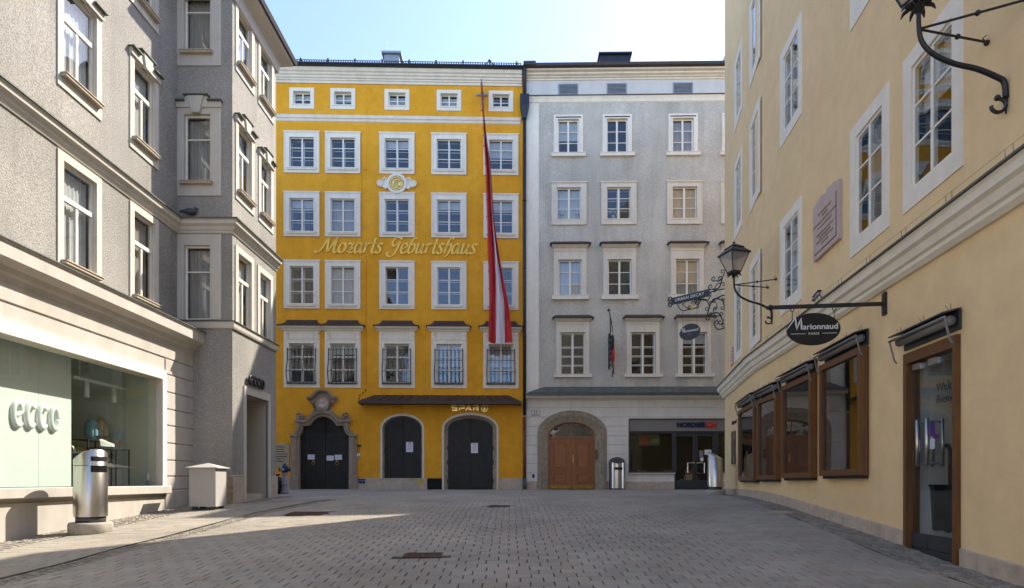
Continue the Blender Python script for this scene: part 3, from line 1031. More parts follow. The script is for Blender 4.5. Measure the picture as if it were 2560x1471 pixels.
cu = (pu0 + pu1) / 2
half = [p for p in pin if p[0] <= cu + .001]
ltp = [(half[0][0], GZ + .01)] + half[1:]
if abs(ltp[-1][0] - cu) > .01: ltp.append((cu - .008, ltp[-1][1]))
else: ltp[-1] = (cu - .008, ltp[-1][1])
ltp.append((cu - .008, GZ + .01))
rtp = [(2 * cu - x, z) for x, z in ltp]
ztr = ypt(cP, 545, 655)[1]
def iron(m, a, b, c, d, y, k):
    for zz in (ztr, c + .45, c + 1.45): m.box(a + .04, b - .02, y - .02, y, zz - .05, zz + .03)
    n = 5
    for q in range(1, n):
        x = a + (b - a) * q / n
        m.box(x - .008, x + .008, y - .008, y, c + .03, ztr - .06)
    for q in range(7):
        for zz in (c + .15, c + .8, c + 1.2, c + 1.8, ztr - .12):
            x = a + .07 + (b - a - .14) * q / 6
            m.ball((x, y - .005, zz), .016, 6, 4)
    x0 = b if k == 0 else a
    for q in range(7):
        an = math.pi / 2 * (q + .3) / 7 * (1 if k else -1) + math.pi / 2
        m.tube([(x0 + .18 * math.cos(an + (0 if k == 0 else math.pi / 2 - math.pi / 2)), y - .012, ztr + .12 + .18 * abs(math.sin(an))),
                (x0 + (.5 if k else -.5) * abs(math.cos(an)) , y - .012, ztr + .12 + .5 * abs(math.sin(an)))], .008, 4)
door_leaves(ltp, rtp, .16, 'door', yh, FY, 'iron_door', iron)
for s in (-1, 1):
    kn = MB(); x = cu + s * .52; zz = ypt(cP, 400, 1000)[1]
    kn.ball((x, .13, zz + .10), .045, 8, 6)
    kn.tube([(x + .07 * math.cos(2 * math.pi * q / 14), .12, zz + .02 + .08 * math.sin(2 * math.pi * q / 14)) for q in range(15)], .011, 5)
    part(FY, yh, 'door_knocker', kn, 'old_gold')
th = MB(); th.box(pu0 - .05, pu1 + .05, -.02, .3, .9, GZ + .012); part(FY, yh, 'threshold', th, 'plinth_stone')

# two arched shop doors
for k, d in enumerate((d1, d2)):
    a, b, zb, zs, za = d
    ins = .10 if k == 0 else .20
    ap = arch_pts(a, b, zs, za, 24)
    outp = [(a - .055, max(zb, GZ - .1))] + arch_pts(a - .055, b + .055, zs, za + .075, 24) + [(b + .055, max(zb, GZ - .1))]
    inp = [(a + .03, max(zb, GZ - .1))] + arch_pts(a + .03, b - .03, zs, za - .03, 24) + [(b - .03, max(zb, GZ - .1))]
    m = MB(); m.band(outp, inp, -.03, .02, False); part(FY, yh, 'arch_trim', m, 'cream_trim')
    in2 = [(a + ins, max(zb, GZ - .1))] + arch_pts(a + ins, b - ins, zs, za - ins * .8, 24) + [(b - ins, max(zb, GZ - .1))]
    in1 = [(a + .005, max(zb, GZ - .1))] + arch_pts(a + .005, b - .005, zs, za - .005, 24) + [(b - .005, max(zb, GZ - .1))]
    m = MB()
    n = len(in1)
    m.add([(x, -.005, z) for x, z in inp] + [(x, .17, z) for x, z in in2], [(q, q + 1, n + q + 1, n + q) for q in range(n - 1)])
    part(FY, yh, 'arch_reveal', m, 'conglomerate')
    zb2 = zb if k == 0 else GZ + .012
    c = (a + b) / 2
    L_p = [(a + ins - .03, zb2)] + [p for p in arch_pts(a + ins - .03, b - ins + .03, zs, za - ins * .8 + .03, 24) if p[0] < c - .01] + [(c - .005, za - ins * .8 + .03), (c - .005, zb2)]
    R_p = [(2 * c - x, z) for x, z in L_p]
    def plates(m, a_, b_, c_, d_, y, kk, k=k):
        n = 4
        for q in range(n):
            z0 = c_ + (d_ - c_) * [0, .17, .42, .70][q]; z1 = c_ + (d_ - c_) * [.165, .415, .695, .93][q]
            if q == 3: z1 = min(z1, zs + .1)
            m.box(a_ + .03, b_ - .03, y - .008, y, z0 + .02, z1 - .01)
            for r in range(5):
                for zz in (z0 + .05, z1 - .05):
                    m.ball((a_ + .08 + (b_ - a_ - .16) * r / 4, y - .01, zz), .012, 6, 4)
        m.box(b_ - .03 if kk == 0 else a_, b_ if kk == 0 else a_ + .03, y - .018, y, c_, d_ - .05)
        hx = a_ if kk == 0 else b_
        for zz in (c_ + .25, c_ + 1.1, c_ + 1.75): m.tube([(hx, y - .02, zz), (hx, y - .02, zz + .2)], .03, 6)
    door_leaves(L_p, R_p, .17, 'door', yh, FY, 'iron_door', plates)
    if k == 1:
        vt = MB(); vc = ypt(cS, 1105, 1220)
        for q in range(12):
            an = q * math.pi / 6
            m_ = [(vc[0] + r_ * math.cos(an) + s_ * math.sin(an) * .02, vc[1] + r_ * math.sin(an) - s_ * math.cos(an) * .02) for r_, s_ in ((.10, -.6), (.24, -1), (.24, 1), (.10, .6))]
            vt.prism(m_, .155, .163)
        part(FY, yh, 'vent_rosette', vt, 'rubber')
part(FY, yh, 'door_sill', MB().cbox(d1[0] - .08, d1[1] + .08, -.07, .2, d1[2] - .06, d1[2], .01), 'plinth_stone')

# sheet-metal canopy with standing-seam panels
ua, ub = FY.u(895, .7), FY.u(1304, .7)
za_, zb_ = FY.z(1100, 1004, .7), FY.z(1100, 990.5)
can = MB()
can.box(ua, ub, -.72, -.66, za_ - .10, za_ + .012); can.box(ua, ua + .06, -.66, 0, za_ - .10, za_); can.box(ub - .06, ub, -.66, 0, za_ - .10, za_)
can.box(ua + .06, ub - .06, -.655, -.0, za_ - .06, za_ - .03)
cano = part(FY, yh, 'canopy', can, 'brown_sheet')
npan = 17; ri = .55
zt2 = zb_ + .02
def cpt(u, t):
    """point on the canopy slope, t=0 eaves .. 1 at wall"""
    lo, hi = ua + ri * t, ub - ri * t
    return (lo + (hi - lo) * u, -.70 * (1 - t), za_ + (zt2 - za_) * t)
for k in range(npan):
    for r_ in range(2):
        t0, t1 = (0, .45) if r_ == 0 else (.45, 1)
        a, b = k / npan, (k + 1) / npan
        e = .035 / (ub - ua)
        m = MB(); p = [cpt(a + e, t0 + .01), cpt(b - e, t0 + .01), cpt(b - e, t1 - .01), cpt(a + e, t1 - .01)]
        m.add([(x, y, z) for x, y, z in p] + [(x, y, z + .02 + .004 * ((k * 7 + r_) % 3)) for x, y, z in p],
              [(0, 1, 5, 4), (1, 2, 6, 5), (2, 3, 7, 6), (3, 0, 4, 7), (4, 5, 6, 7)])
        part(FY, yh, 'roof_panel', m, 'brown_sheet')
cs2 = MB(); cs2.add([cpt(0, 0), cpt(1, 0), cpt(1, 1), cpt(0, 1), (ua, 0, za_), (ub, 0, za_)], [(0, 1, 2, 3), (0, 3, 4), (1, 5, 2)])
part(FY, yh, 'canopy_deck', cs2, 'brown_sheet')

# rain pipe between the two houses
dp = MB()
u = FY.u(1311) ; yy = -.16
zh1, zh0 = FY.z(1311, 249), FY.z(1311, 300)
dp.tube([(u, -.45, zc1 + .05), (u, yy, zc1 - .25), (u, yy, zh1)], .085, 10)
dp.tube([(u, yy, zh0), (u, yy, FY.z(1311, 1040))], .075, 10)
dp.add([(u - .2, yy - .17, zh1 + .05), (u + .2, yy - .17, zh1 + .05), (u + .2, yy + .12, zh1 + .05), (u - .2, yy + .12, zh1 + .05),
        (u - .2, yy - .17, zh1 - .45), (u + .2, yy - .17, zh1 - .45), (u + .2, yy + .12, zh1 - .45), (u - .2, yy + .12, zh1 - .45),
        (u - .09, yy - .09, zh0 - .06), (u + .09, yy - .09, zh0 - .06), (u + .09, yy + .09, zh0 - .06), (u - .09, yy + .09, zh0 - .06)],
       [(0, 1, 2, 3)] + [(q, (q + 1) % 4, 4 + (q + 1) % 4, 4 + q) for q in range(4)] + [(4 + q, 4 + (q + 1) % 4, 8 + (q + 1) % 4, 8 + q) for q in range(4)])
for zz in (5, 8, 11, 14): dp.tube([(u, yy, zz), (u, yy, zz + .05)], .09, 10)
part(FY, yh, 'downpipe', dp, 'dark_sheet')
dp = MB(); dp.tube([(u, yy, FY.z(1311, 1044)), (u, yy, GZ + .5)], .075, 10)
dp.tube([(u, yy, GZ + .9), (u, yy, GZ + .95)], .088, 10); dp.tube([(u, yy, FY.z(1311, 1074)), (u, yy, FY.z(1311, 1074) + .05)], .088, 10)
part(FY, yh, 'downpipe', dp, 'red_pipe')
part(FY, yh, 'downpipe_shoe', MB().tube([(u, yy, GZ - .1), (u, yy, GZ + .5)], .092, 10), 'steel_dark')

# lyre emblem
em = MB(); ec = FY.uz(992.5, 461)
circ = lambda c, r, n=28, k=1.0: [(c[0] + r * math.cos(2 * math.pi * q / n), c[1] + k * r * math.sin(2 * math.pi * q / n)) for q in range(n)]
em.band(circ(ec, .44), circ(ec, .33), -.10, 0); em.prism(circ(ec, .345), -.045, 0)
for s in (-1, 1):
    em.prism([(ec[0] + s * .34, ec[1] + .16), (ec[0] + s * .62, ec[1] + .22), (ec[0] + s * .80, ec[1] + .06), (ec[0] + s * .80, ec[1] - .06), (ec[0] + s * .62, ec[1] - .16), (ec[0] + s * .34, ec[1] - .22)][::s], -.05, 0)
    for q in range(6):
        an = R(-65 + 26 * q)
        em.tube([(ec[0] + s * .62, -.06, ec[1]), (ec[0] + s * (.62 + .26 * math.cos(an)), -.07, ec[1] + .17 * math.sin(an))], [.03, .05], 6)
    em.tube([(ec[0] + s * .42, -.07, ec[1] + .18), (ec[0] + s * .55, -.08, ec[1] + .25), (ec[0] + s * .62, -.07, ec[1] + .14)], .04, 6)
    em.tube([(ec[0] + s * .42, -.07, ec[1] - .18), (ec[0] + s * .52, -.08, ec[1] - .24), (ec[0] + s * .58, -.07, ec[1] - .14)], .04, 6)
part(FY, yh, 'emblem', em, 'white_trim')
em = MB(); em.band(circ(ec, .31), circ(ec, .24), -.09, -.03)
for q in range(18):
    an = 2 * math.pi * q / 18; em.ball((ec[0] + .275 * math.cos(an), -.09, ec[1] + .275 * math.sin(an)), .04, 6, 4, (1, .6, 1))
for s in (-1, 1):
    em.tube([(p[0], -.075, p[1]) for p in [(ec[0] + s * .04, ec[1] - .17), (ec[0] + s * .15, ec[1] - .10), (ec[0] + s * .10, ec[1] + .03), (ec[0] + s * .15, ec[1] + .17)]], .024, 6)
em.tube([(ec[0] - .15, -.075, ec[1] + .13), (ec[0] + .15, -.075, ec[1] + .13)], .018, 6); em.box(ec[0] - .10, ec[0] + .10, -.085, -.04, ec[1] - .21, ec[1] - .15)
for q in range(4): em.tube([(ec[0] - .06 + .04 * q, -.07, ec[1] - .15), (ec[0] - .06 + .04 * q, -.07, ec[1] + .13)], .008, 4)
em.prism(circ(ec, .235), -.05, -.03)
part(FY, yh, 'gold_lyre', em, 'gold')

# gold script lettering
GL = {
 'M': (1.72, [[(-.62, .22), (-.5, .02), (-.25, .04), (.02, .35), (.3, .95), (.52, 1.62)], [(.52, 1.62), (.56, 1.0), (.60, .45), (.66, .04)], [(.66, .04), (.95, .62), (1.25, 1.2), (1.45, 1.6)], [(1.45, 1.6), (1.36, 1.1), (1.28, .5), (1.34, .1), (1.52, .02), (1.72, .2)]]),
 'o': (.86, [[(.42, 1.0), (.2, .88), (.06, .5), (.14, .12), (.36, .0), (.6, .14), (.74, .5), (.64, .86), (.42, 1.0)]]),
 'z': (.80, [[(.1, .78), (.2, .98), (.4, .92), (.56, .9), (.72, 1.0), (.5, .72), (.28, .55)], [(.28, .55), (.5, .54), (.52, .38), (.3, .2), (.02, .02)], [(.02, .04), (.2, .16), (.4, .02), (.6, .02), (.72, .16)]]),
 'a': (.92, [[(.66, .86), (.46, 1.0), (.2, .84), (.06, .42), (.14, .04), (.32, .02), (.54, .34), (.68, .98)], [(.72, 1.0), (.64, .5), (.66, .1), (.78, .0), (.94, .14)]]),
 'r': (.66, [[(.06, .84), (.2, 1.0), (.22, .82), (.17, .4), (.12, 0)], [(.2, .6), (.34, .9), (.5, 1.0), (.6, .92)]]),
 't': (.62, [[(.42, 1.55), (.34, 1.0), (.26, .4), (.28, .08), (.42, .0), (.6, .14)], [(.08, .95), (.3, .98), (.58, 1.02)]]),
 's': (.66, [[(.6, .84), (.46, 1.0), (.24, .92), (.22, .7), (.42, .46), (.5, .2), (.34, .0), (.12, .02), (.04, .18)]]),
 'G': (1.25, [[(1.22, 1.38), (1.08, 1.58), (.72, 1.6), (.4, 1.34), (.32, .98), (.5, .74), (.78, .82), (1.0, 1.12)], [(1.06, 1.2), (.98, .7), (.86, .2), (.66, -.2), (.34, -.36), (.06, -.26), (-.02, -.04), (.1, .1)]]),
 'e': (.74, [[(.12, .46), (.36, .5), (.6, .7), (.54, .96), (.34, .98), (.12, .7), (.08, .3), (.22, .02), (.46, .02), (.68, .2)]]),
 'b': (.82, [[(.72, 1.56), (.46, 1.5), (.26, 1.1), (.14, .6), (.12, .2), (.28, .0), (.52, .1), (.68, .48), (.64, .84), (.46, .96), (.22, .7)]]),
 'u': (.96, [[(.04, .82), (.16, 1.0), (.2, .86), (.12, .4), (.16, .06), (.32, .02), (.54, .3), (.68, .7)], [(.74, 1.0), (.66, .5), (.66, .1), (.78, .0), (.96, .14)]]),
 'h': (.86, [[(.86, 1.5), (.66, 1.62), (.42, 1.4), (.28, .9), (.14, .0)], [(.2, .5), (.4, .88), (.6, .98), (.72, .78), (.66, .3), (.5, -.14), (.26, -.36)]]),
}
xa, xb = FY.u(802), FY.u(1184)
words = 'Mozarts Geburtshaus'
adv = sum(.62 if c == ' ' else GL[c][0] for c in words)
slant = .22
sc = (xb - xa) / (adv - .2)
zb = FY.z(992, 634)
x = xa
for c in words:
    if c == ' ': x += .62 * sc; continue
    wd, strokes = GL[c]
    m = MB()
    for stk in strokes:
        P = smooth_path([(p[0] + slant * p[1], p[1]) for p in stk], 5)
        n = len(P); lft, rgt = [], []
        for i in range(n):
            d = (P[min(i + 1, n - 1)] - P[max(i - 1, 0)])
            if d.length < 1e-6: d = Vector((1, 0))
            d.normalize()
            nb = Vector((math.cos(R(28)), math.sin(R(28))))
            hw = .040 + .088 * abs(d.x * nb.y - d.y * nb.x)
            if i in (0, n - 1): hw *= .75
            nn = Vector((-d.y, d.x))
            lft.append(P[i] + nn * hw); rgt.append(P[i] - nn * hw)
        m.band([(p.x * sc, p.y * sc) for p in lft], [(p.x * sc, p.y * sc) for p in rgt], -.055, -.02, False)
    part(FY, yh, 'gold_letter', m, 'gold_letter', u=x, z=zb)
    x += wd * sc

# SPAR lettering with the fir-tree roundel
def strokes_part(fr, root, name, segs, hw, d0, d1, mat, u, z, sx, sz):
    m = MB()
    for pl in segs:
        m2 = [(a * sx, b * sz) for a, b in pl]
        if len(m2) == 2 or True:
            n = len(m2); l, r = [], []
            V = [Vector(p) for p in m2]
            for i in range(n):
                a = (V[i] - V[i - 1]).normalized() if i else None
                b = (V[i + 1] - V[i]).normalized() if i < n - 1 else None
                a = a or b; b = b or a
                n1 = Vector((-a.y, a.x)); n2 = Vector((-b.y, b.x)); k = (n1 + n2); k = k / max(.4, k.dot(n1))
                l.append(V[i] + k * hw); r.append(V[i] - k * hw)
            m.band([tuple(p) for p in l], [tuple(p) for p in r], -d1, -d0, False)
    return part(fr, root, name, m, mat, u, z)
SP = {'S': [[(.95, 1), (.1, 1), (.1, .52), (.9, .52), (.9, .0), (.05, .0)]],
      'P': [[(.08, 0), (.08, .62)], [(.0, 1), (.9, 1), (.9, .45), (.3, .45)]],
      'A': [[(0, 0), (.5, 1), (1.0, 0)], [(.42, .28), (.75, .28)]],
      'R': [[(.08, 0), (.08, .62)], [(.0, 1), (.9, 1), (.9, .45), (.35, .45)], [(.5, .45), (.95, 0)]]}
zs0, zs1 = FY.z(1170, 1027), FY.z(1170, 1015)
for ch_, xx in zip('SPAR', (1130, 1148.5, 1165, 1183.5)):
    strokes_part(FY, yh, 'gold_letter', SP[ch_], .033, .03, .10, 'gold', FY.u(xx), zs0, FY.u(1143) - FY.u(1130), zs1 - zs0)
rc = FY.uz(1211.5, 1021.3)
m = MB(); m.band(circ(rc, .165), circ(rc, .125), -.10, -.03); m.prism([(rc[0] - .07, rc[1] - .07), (rc[0] + .07, rc[1] - .07), (rc[0], rc[1] + .10)], -.09, -.03); m.box(rc[0] - .018, rc[0] + .018, -.09, -.03, rc[1] - .11, rc[1] - .06)
part(FY, yh, 'gold_roundel', m, 'gold')
# cable clips and thin conduit
m = MB(); u = FY.u(916)
for x, a, b in ((904, 340, 640), (916.5, 640, 960), (913, 660, 960)):
    uu = FY.u(x); m.box(uu - .008, uu + .008, -.02, .0, FY.z(x, b), FY.z(x, a))
for y_ in (425, 500, 760, 870, 960): m.box(u - .07, u + .03, -.04, 0, FY.z(916, y_) - .012, FY.z(916, y_) + .012)
part(FY, yh, 'conduit', m, 'yellow_plaster')
m = MB()
for k, (x, y) in enumerate([(914, 975), (908, 982), (900, 988), (898, 996), (906, 998)]):
    c_ = FY.uz(x, y); m.box(c_[0] - .035, c_[0] + .035, -.03, 0, c_[1] - .012, c_[1] + .012); m.box(c_[0] - .01, c_[0] + .01, -.03, 0, c_[1] - .07, c_[1])
part(FY, yh, 'wire_hooks', m, 'rust')
# ================================================================== GREY HOUSE
gh = thing('grey_house', 'pale grey rendered town house with fish shop and brown arched door', 'house', FG.w(4.5, 0, g(5, 26)))
pg = 26.3 / F
GU1 = 10.2
GTOP = FG.z(1550, 169, .38)
gholes = []
def gz(x, y): return FG.z(x, y)
srow = {
 'ga': dict(l=.19, t=.20, b=.0, proud=.035, rd=.09, mat='white_trim', fw=.05, mw=.08, sill=(.30, .13, .14), inner=False),
 'gb': dict(l=.24, t=.21, b=.26, proud=.05, rd=.05, mat='cream_trim', fw=.045, mw=.09, ledge=.10, inner=True, edge=True),
 'gc': dict(l=.21, t=.32, b=.0, proud=.05, rd=.07, mat='cream_trim', fw=.05, mw=.085, sill=(.30, .16, .18), inner=False, rows=[(1 / 3, 2)] * 3),
 'gd': dict(l=.19, t=.30, b=.0, proud=.05, rd=.07, mat='cream_trim', fw=.05, mw=.09, sill=(.30, .14, .12), inner=True, rows=[(.22, 2), (.22, 2), (.22, 2), (.34, 2)]),
}
gl_ = [('ga', 26, 298, 384.6, [1421, 1543, 1707.5, 1842]), ('gb', 30.3, 469.6, 548, [1422.4, 1546.8, 1711, 1846]),
       ('gc', 29, 650, 740, [1425.4, 1549, 1718, 1847]), ('gd', 30.5, 832, 937, [1431.7, 1607.6, 1736])]
for key, hw, yt, yb, cs in gl_:
    W = 2 * hw * pg
    z0, z1 = gz(1550, yb), gz(1550, yt)
    H = z1 - z0
    for i, c in enumerate(cs):
        u = FG.u(c)
        if key == 'gd' and i == 1: pass
        gholes.append((u - W / 2, u + W / 2, z0, z1))
        cur = {('ga', 2): 'curtain_beige', ('gb', 2): 'curtain_beige', ('gc', 0): 'curtain', ('gc', 2): 'curtain_beige', ('gb', 0): 'curtain'}.get((key, i))
        w = add_window(FG, gh, u, z0, W, H, key, srow[key], cur)
        if key in ('gc', 'gd'):
            k2 = ('ghood', key)
            if k2 not in _wcache:
                a = W / 2 + srow[key]['l']; t = H + srow[key]['t']
                m = MB()
                zt = (gz(1550, 621) if key == 'gc' else gz(1550, 805)) - z0
                m.box(-a, a, -.05, .01, t, zt); m.cbox(-a + .08, a - .08, -.07, 0, t + .04, zt - .06, .015)
                m.add([(-a, 0.01, zt), (-a, -.08, zt), (-a - .10, -.20, zt + .09), (-a - .10, -.20, zt + .13), (-a - .10, 0.01, zt + .13), (a, 0.01, zt), (a, -.08, zt), (a + .10, -.20, zt + .09), (a + .10, -.20, zt + .13), (a + .10, 0.01, zt + .13)],
                      [(4, 3, 2, 1, 0), (5, 6, 7, 8, 9)] + [(q, (q + 1) % 5, 5 + (q + 1) % 5, 5 + q) for q in range(5)])
                m.box(-W / 2 - .04, W / 2 + .04, -.085, 0, H + .003, H + .03)
                _wcache[k2] = (m.mesh('lintel', 'cream_trim'), hood(2 * (a + .16), .27, .16, False).mesh('hood', 'brown_sheet'), zt + .15)
            lm_, hm_, hz_ = _wcache[k2]
            link('lintel', lm_, w); link('hood', hm_, w, (0, 0, hz_))
        if key == 'ga':
            k2 = ('gaslit',)
            if k2 not in _wcache: _wcache[k2] = MB().box(-W / 2 - .09, W / 2 + .09, -.075, 0, H + .06, H + .09).mesh('drip_ledge', 'brown_sheet')
            link('drip_ledge', _wcache[k2], w)
# arch and shop openings
cD = crop(1300, 980, 5.393)
cN = crop(1560, 1000, 5.6)
def gpt(cr, x, y): return FG.uz(*cr(x, y))
ao = (gpt(cD, 237, 900)[0], gpt(cD, 1170, 900)[0], gpt(cD, 700, 560)[1], gpt(cD, 700, 255)[1])
ai = (gpt(cD, 392, 900)[0], gpt(cD, 1005, 900)[0], gpt(cD, 700, 600)[1], gpt(cD, 700, 420)[1])
su0 = gpt(cN, 66, 900)[0]; sz1 = gpt(cN, 400, 262)[1]; sz0 = gpt(cN, 400, 1022)[1]
sd0, sd1 = gpt(cN, 705, 900)[0], gpt(cN, 1300, 900)[0]
su1 = su0 + 5.6
zrust = gz(1550, 1000)
gholes += [(ao[0], ao[1], .5, ao[3]), (su0, su1, sz0, sz1), (sd0, sd1, .5, sz1)]
wm = wall_mesh(0.0, GU1, zrust, GTOP, gholes)
part(FG, gh, 'wall', wm, 'grey_render')
wm = wall_mesh(0.0, GU1, .7, zrust, gholes)
arch_fill(wm, ao[0], ao[1], ao[2], ao[3], ao[3])
part(FG, gh, 'ground_wall', wm, 'pale_render')
shell(FG, gh, 0.0, GU1, .7, GTOP, 10)
zs1, zs0 = gz(1550, 240.5), gz(1550, 255)
part(FG, gh, 'corner_strip', MB().box(.02, FG.u(1347), -.035, .01, zrust, zs0 - .05), 'white_trim')
fz = wall_mesh(FG.u(1347), GU1, zs1 + .02, FG.z(1550, 199, .05), [])
part(FG, gh, 'frieze', MB().box(.02, GU1, -.012, .01, zs1 + .02, FG.z(1550, 199, .05)), 'pale_lilac')
cornice(FG, gh, 'string_course', .02, GU1, [(-.01, zs0 - .04), (.04, zs0), (.07, zs0 + .10), (.14, zs1 - .03), (-.01, zs1 - .03)], 'white_trim')
cornice(FG, gh, 'string_flashing', .02, GU1, [(-.01, zs1 - .03), (.17, zs1 - .05), (.17, zs1 - .02), (-.01, zs1 + .04)], 'brown_sheet')
zc0, zc1 = FG.z(1550, 199, .05), FG.z(1550, 169, .38)
h = zc1 - zc0
cornice(FG, gh, 'cornice', .02, GU1, [(-.01, zc0)] + [(o, zc0 + h * t) for o, t in ((.05, 0), (.05, .22), (.12, .28), (.12, .40), (.22, .52), (.23, .74), (.36, .82), (.38, 1.0))] + [(-.01, zc1)], 'cream_trim')
zg = FG.z(1550, 155, .55)
gt = MB(); gt.add([(0, -.34, zc1), (0, -.54, zc1 + .02), (0, -.56, zg), (0, .4, zg + .02), (GU1, -.34, zc1), (GU1, -.54, zc1 + .02), (GU1, -.56, zg), (GU1, .4, zg + .02)],
                  [(0, 1, 5, 4), (1, 2, 6, 5), (2, 3, 7, 6), (3, 2, 1, 0), (4, 5, 6, 7)])
gt.box(0.01, .55, -.60, -.2, zc1 + .03, zg + .06)
part(FG, gh, 'gutter', gt, 'brown_sheet')
rf = MB(); rf.add([(0, -.5, zg + .003), (GU1, -.5, zg + .003), (GU1, 5, zg + .3), (0, 5, zg + .3), (0, 10, zg - .1), (GU1, 10, zg - .1)], [(0, 1, 2, 3), (3, 2, 5, 4)])
part(FG, gh, 'roof', rf, 'brown_sheet')
u = FG.u(1538, -1.8); z1_ = EYE + (HZ - 140) / F * 28.2
ch = MB(); ch.box(u - .72, u + .72, 1.8, 2.9, zc1 + .1, z1_); ch.box(u - .79, u + .79, 1.7, 3.0, z1_, z1_ + .08)
part(FG, gh, 'skylight', ch, 'dark_sheet')
for c in (1420.5, 1541.8, 1706.8, 1843):
    u = FG.u(c); a, b = gz(1550, 238), gz(1550, 209.5); w_ = 22 * pg
    v = part(FG, gh, 'vent', MB().ring(u - w_, u + w_, a + .05, b - .05, .05, .05, .05, .05, -.04, .02), 'zinc')
    bk = link('vent_back', MB().box(u - w_, u + w_, -.015, .0, a + .05, b - .05).mesh('vent_back', 'rubber'), v)
    for k in range(7):
        zz = a + .07 + (b - a - .14) * k / 6.5
        link('slat', MB().add([(u - w_, -.03, zz), (u + w_, -.03, zz), (u + w_, -.016, zz + .045), (u - w_, -.016, zz + .045), (u - w_, -.033, zz + .008), (u + w_, -.033, zz + .008)], [(0, 1, 5, 4), (4, 5, 2, 3), (0, 3, 2, 1)]).mesh('slat', 'zinc'), v)
# copper-green canopy and its cornice
ua, ub = FG.u(1317, .5), GU1
za_, zb_ = FG.z(1550, 983, .5), gz(1550, 968)
ri = .75
def cpt(u, t):
    lo, hi = ua + ri * t, ub
    return (lo + (hi - lo) * u, -.55 * (1 - t), za_ + (zb_ - za_) * t)
m = MB(); m.add([cpt(0, 0), cpt(1, 0), cpt(1, 1), cpt(0, 1), (ua, 0, za_), (ub, 0, za_)], [(0, 1, 2, 3), (0, 3, 4), (1, 5, 2)]); m.box(ua, ub, -.57, -.50, za_ - .09, za_ - .002)
part(FG, gh, 'canopy', m, 'steel_dark')
for k in range(16):
    a, b = k / 16, (k + 1) / 16; e = .02 / (ub - ua)
    p = [cpt(a + e, .02), cpt(b - e, .02), cpt(b - e, .98), cpt(a + e, .98)]
    m = MB(); m.add(p + [(x, y - .004, z + .018 + .003 * (k % 3)) for x, y, z in p], [(0, 1, 5, 4), (1, 2, 6, 5), (2, 3, 7, 6), (3, 0, 4, 7), (4, 5, 6, 7)])
    part(FG, gh, 'roof_panel', m, 'green_sheet')
cornice(FG, gh, 'shop_cornice', .12, GU1, [(-.01, zrust - .02), (.06, zrust), (.10, zrust + .03), (.34, zrust + .06), (.36, za_ - .12), (.45, za_ - .09), (-.01, za_ - .09)], 'white_trim')
# rusticated courses
gy = [1001, 1020.8, 1044, 1067, 1090.7, 1113.5, 1136.7, 1160, 1182.7, 1205]
gzs = [gz(1430, y) for y in gy]
def arch_half(z):
    if z <= ao[2]: return (ao[1] - ao[0]) / 2
    if z >= ao[3]: return 0
    return (ao[1] - ao[0]) / 2 * math.sqrt(1 - ((z - ao[2]) / (ao[3] - ao[2])) ** 2)
ac = (ao[0] + ao[1]) / 2
for k in range(len(gzs) - 1):
    z1_, z0_ = gzs[k] - .008, gzs[k + 1] + .012
    hmin = arch_half(z0_)                    # wider end at the bottom
    if k < 2 and z0_ > ao[3] - .02: segs = [(.10, GU1)]
    else:
        segs = [(.10, ac - hmin), (ac + hmin, (su0 - .03) if k >= 2 else GU1)]
    for a, b in segs:
        if b - a > .05: part(FG, gh, 'rusticated_course', MB().cbox(a, b, -.028, .01, z0_, z1_, .012), 'pale_render')
part(FG, gh, 'plinth', MB().cbox(.10, ao[0] + .05, -.05, .02, .8, gzs[-1], .015), 'plinth_stone')
part(FG, gh, 'plinth', MB().cbox(ao[1] - .05, sd0 - .02, -.05, .02, .8, gz(1600, 1204), .015), 'plinth_stone')
part(FG, gh, 'plinth', MB().cbox(sd1 + .02, su1, -.05, .02, .8, gz(1600, 1204), .015), 'plinth_stone')
# stone arch
m = MB()
n = 28
o_ = [(ao[0], .8)] + arch_pts(ao[0], ao[1], ao[2], ao[3], n) + [(ao[1], .8)]
q1 = [(ao[0] + .18, .8)] + arch_pts(ao[0] + .18, ao[1] - .18, ao[2], ao[3] - .2, n) + [(ao[1] - .18, .8)]
q2 = [(ai[0] - .04, .8)] + arch_pts(ai[0] - .04, ai[1] + .04, ai[2], ai[3] + .04, n) + [(ai[1] + .04, .8)]
N_ = len(o_)
m.band(o_, q1, -.05, .03, False)
m.add([(x, -.05, z) for x, z in q1] + [(x, .10, z) for x, z in q2] + [(x, .42, z) for x, z in q2],
      [(k, k + 1, N_ + k + 1, N_ + k) for k in range(N_ - 1)] + [(N_ + k, N_ + k + 1, 2 * N_ + k + 1, 2 * N_ + k) for k in range(N_ - 1)])
for a, b in ((ao[0] - .03, ao[0] + .19), (ao[1] - .19, ao[1] + .03)): m.cbox(a, b, -.10, .0, .8, GZ + .36, .03)
part(FG, gh, 'stone_arch', m, 'conglomerate')
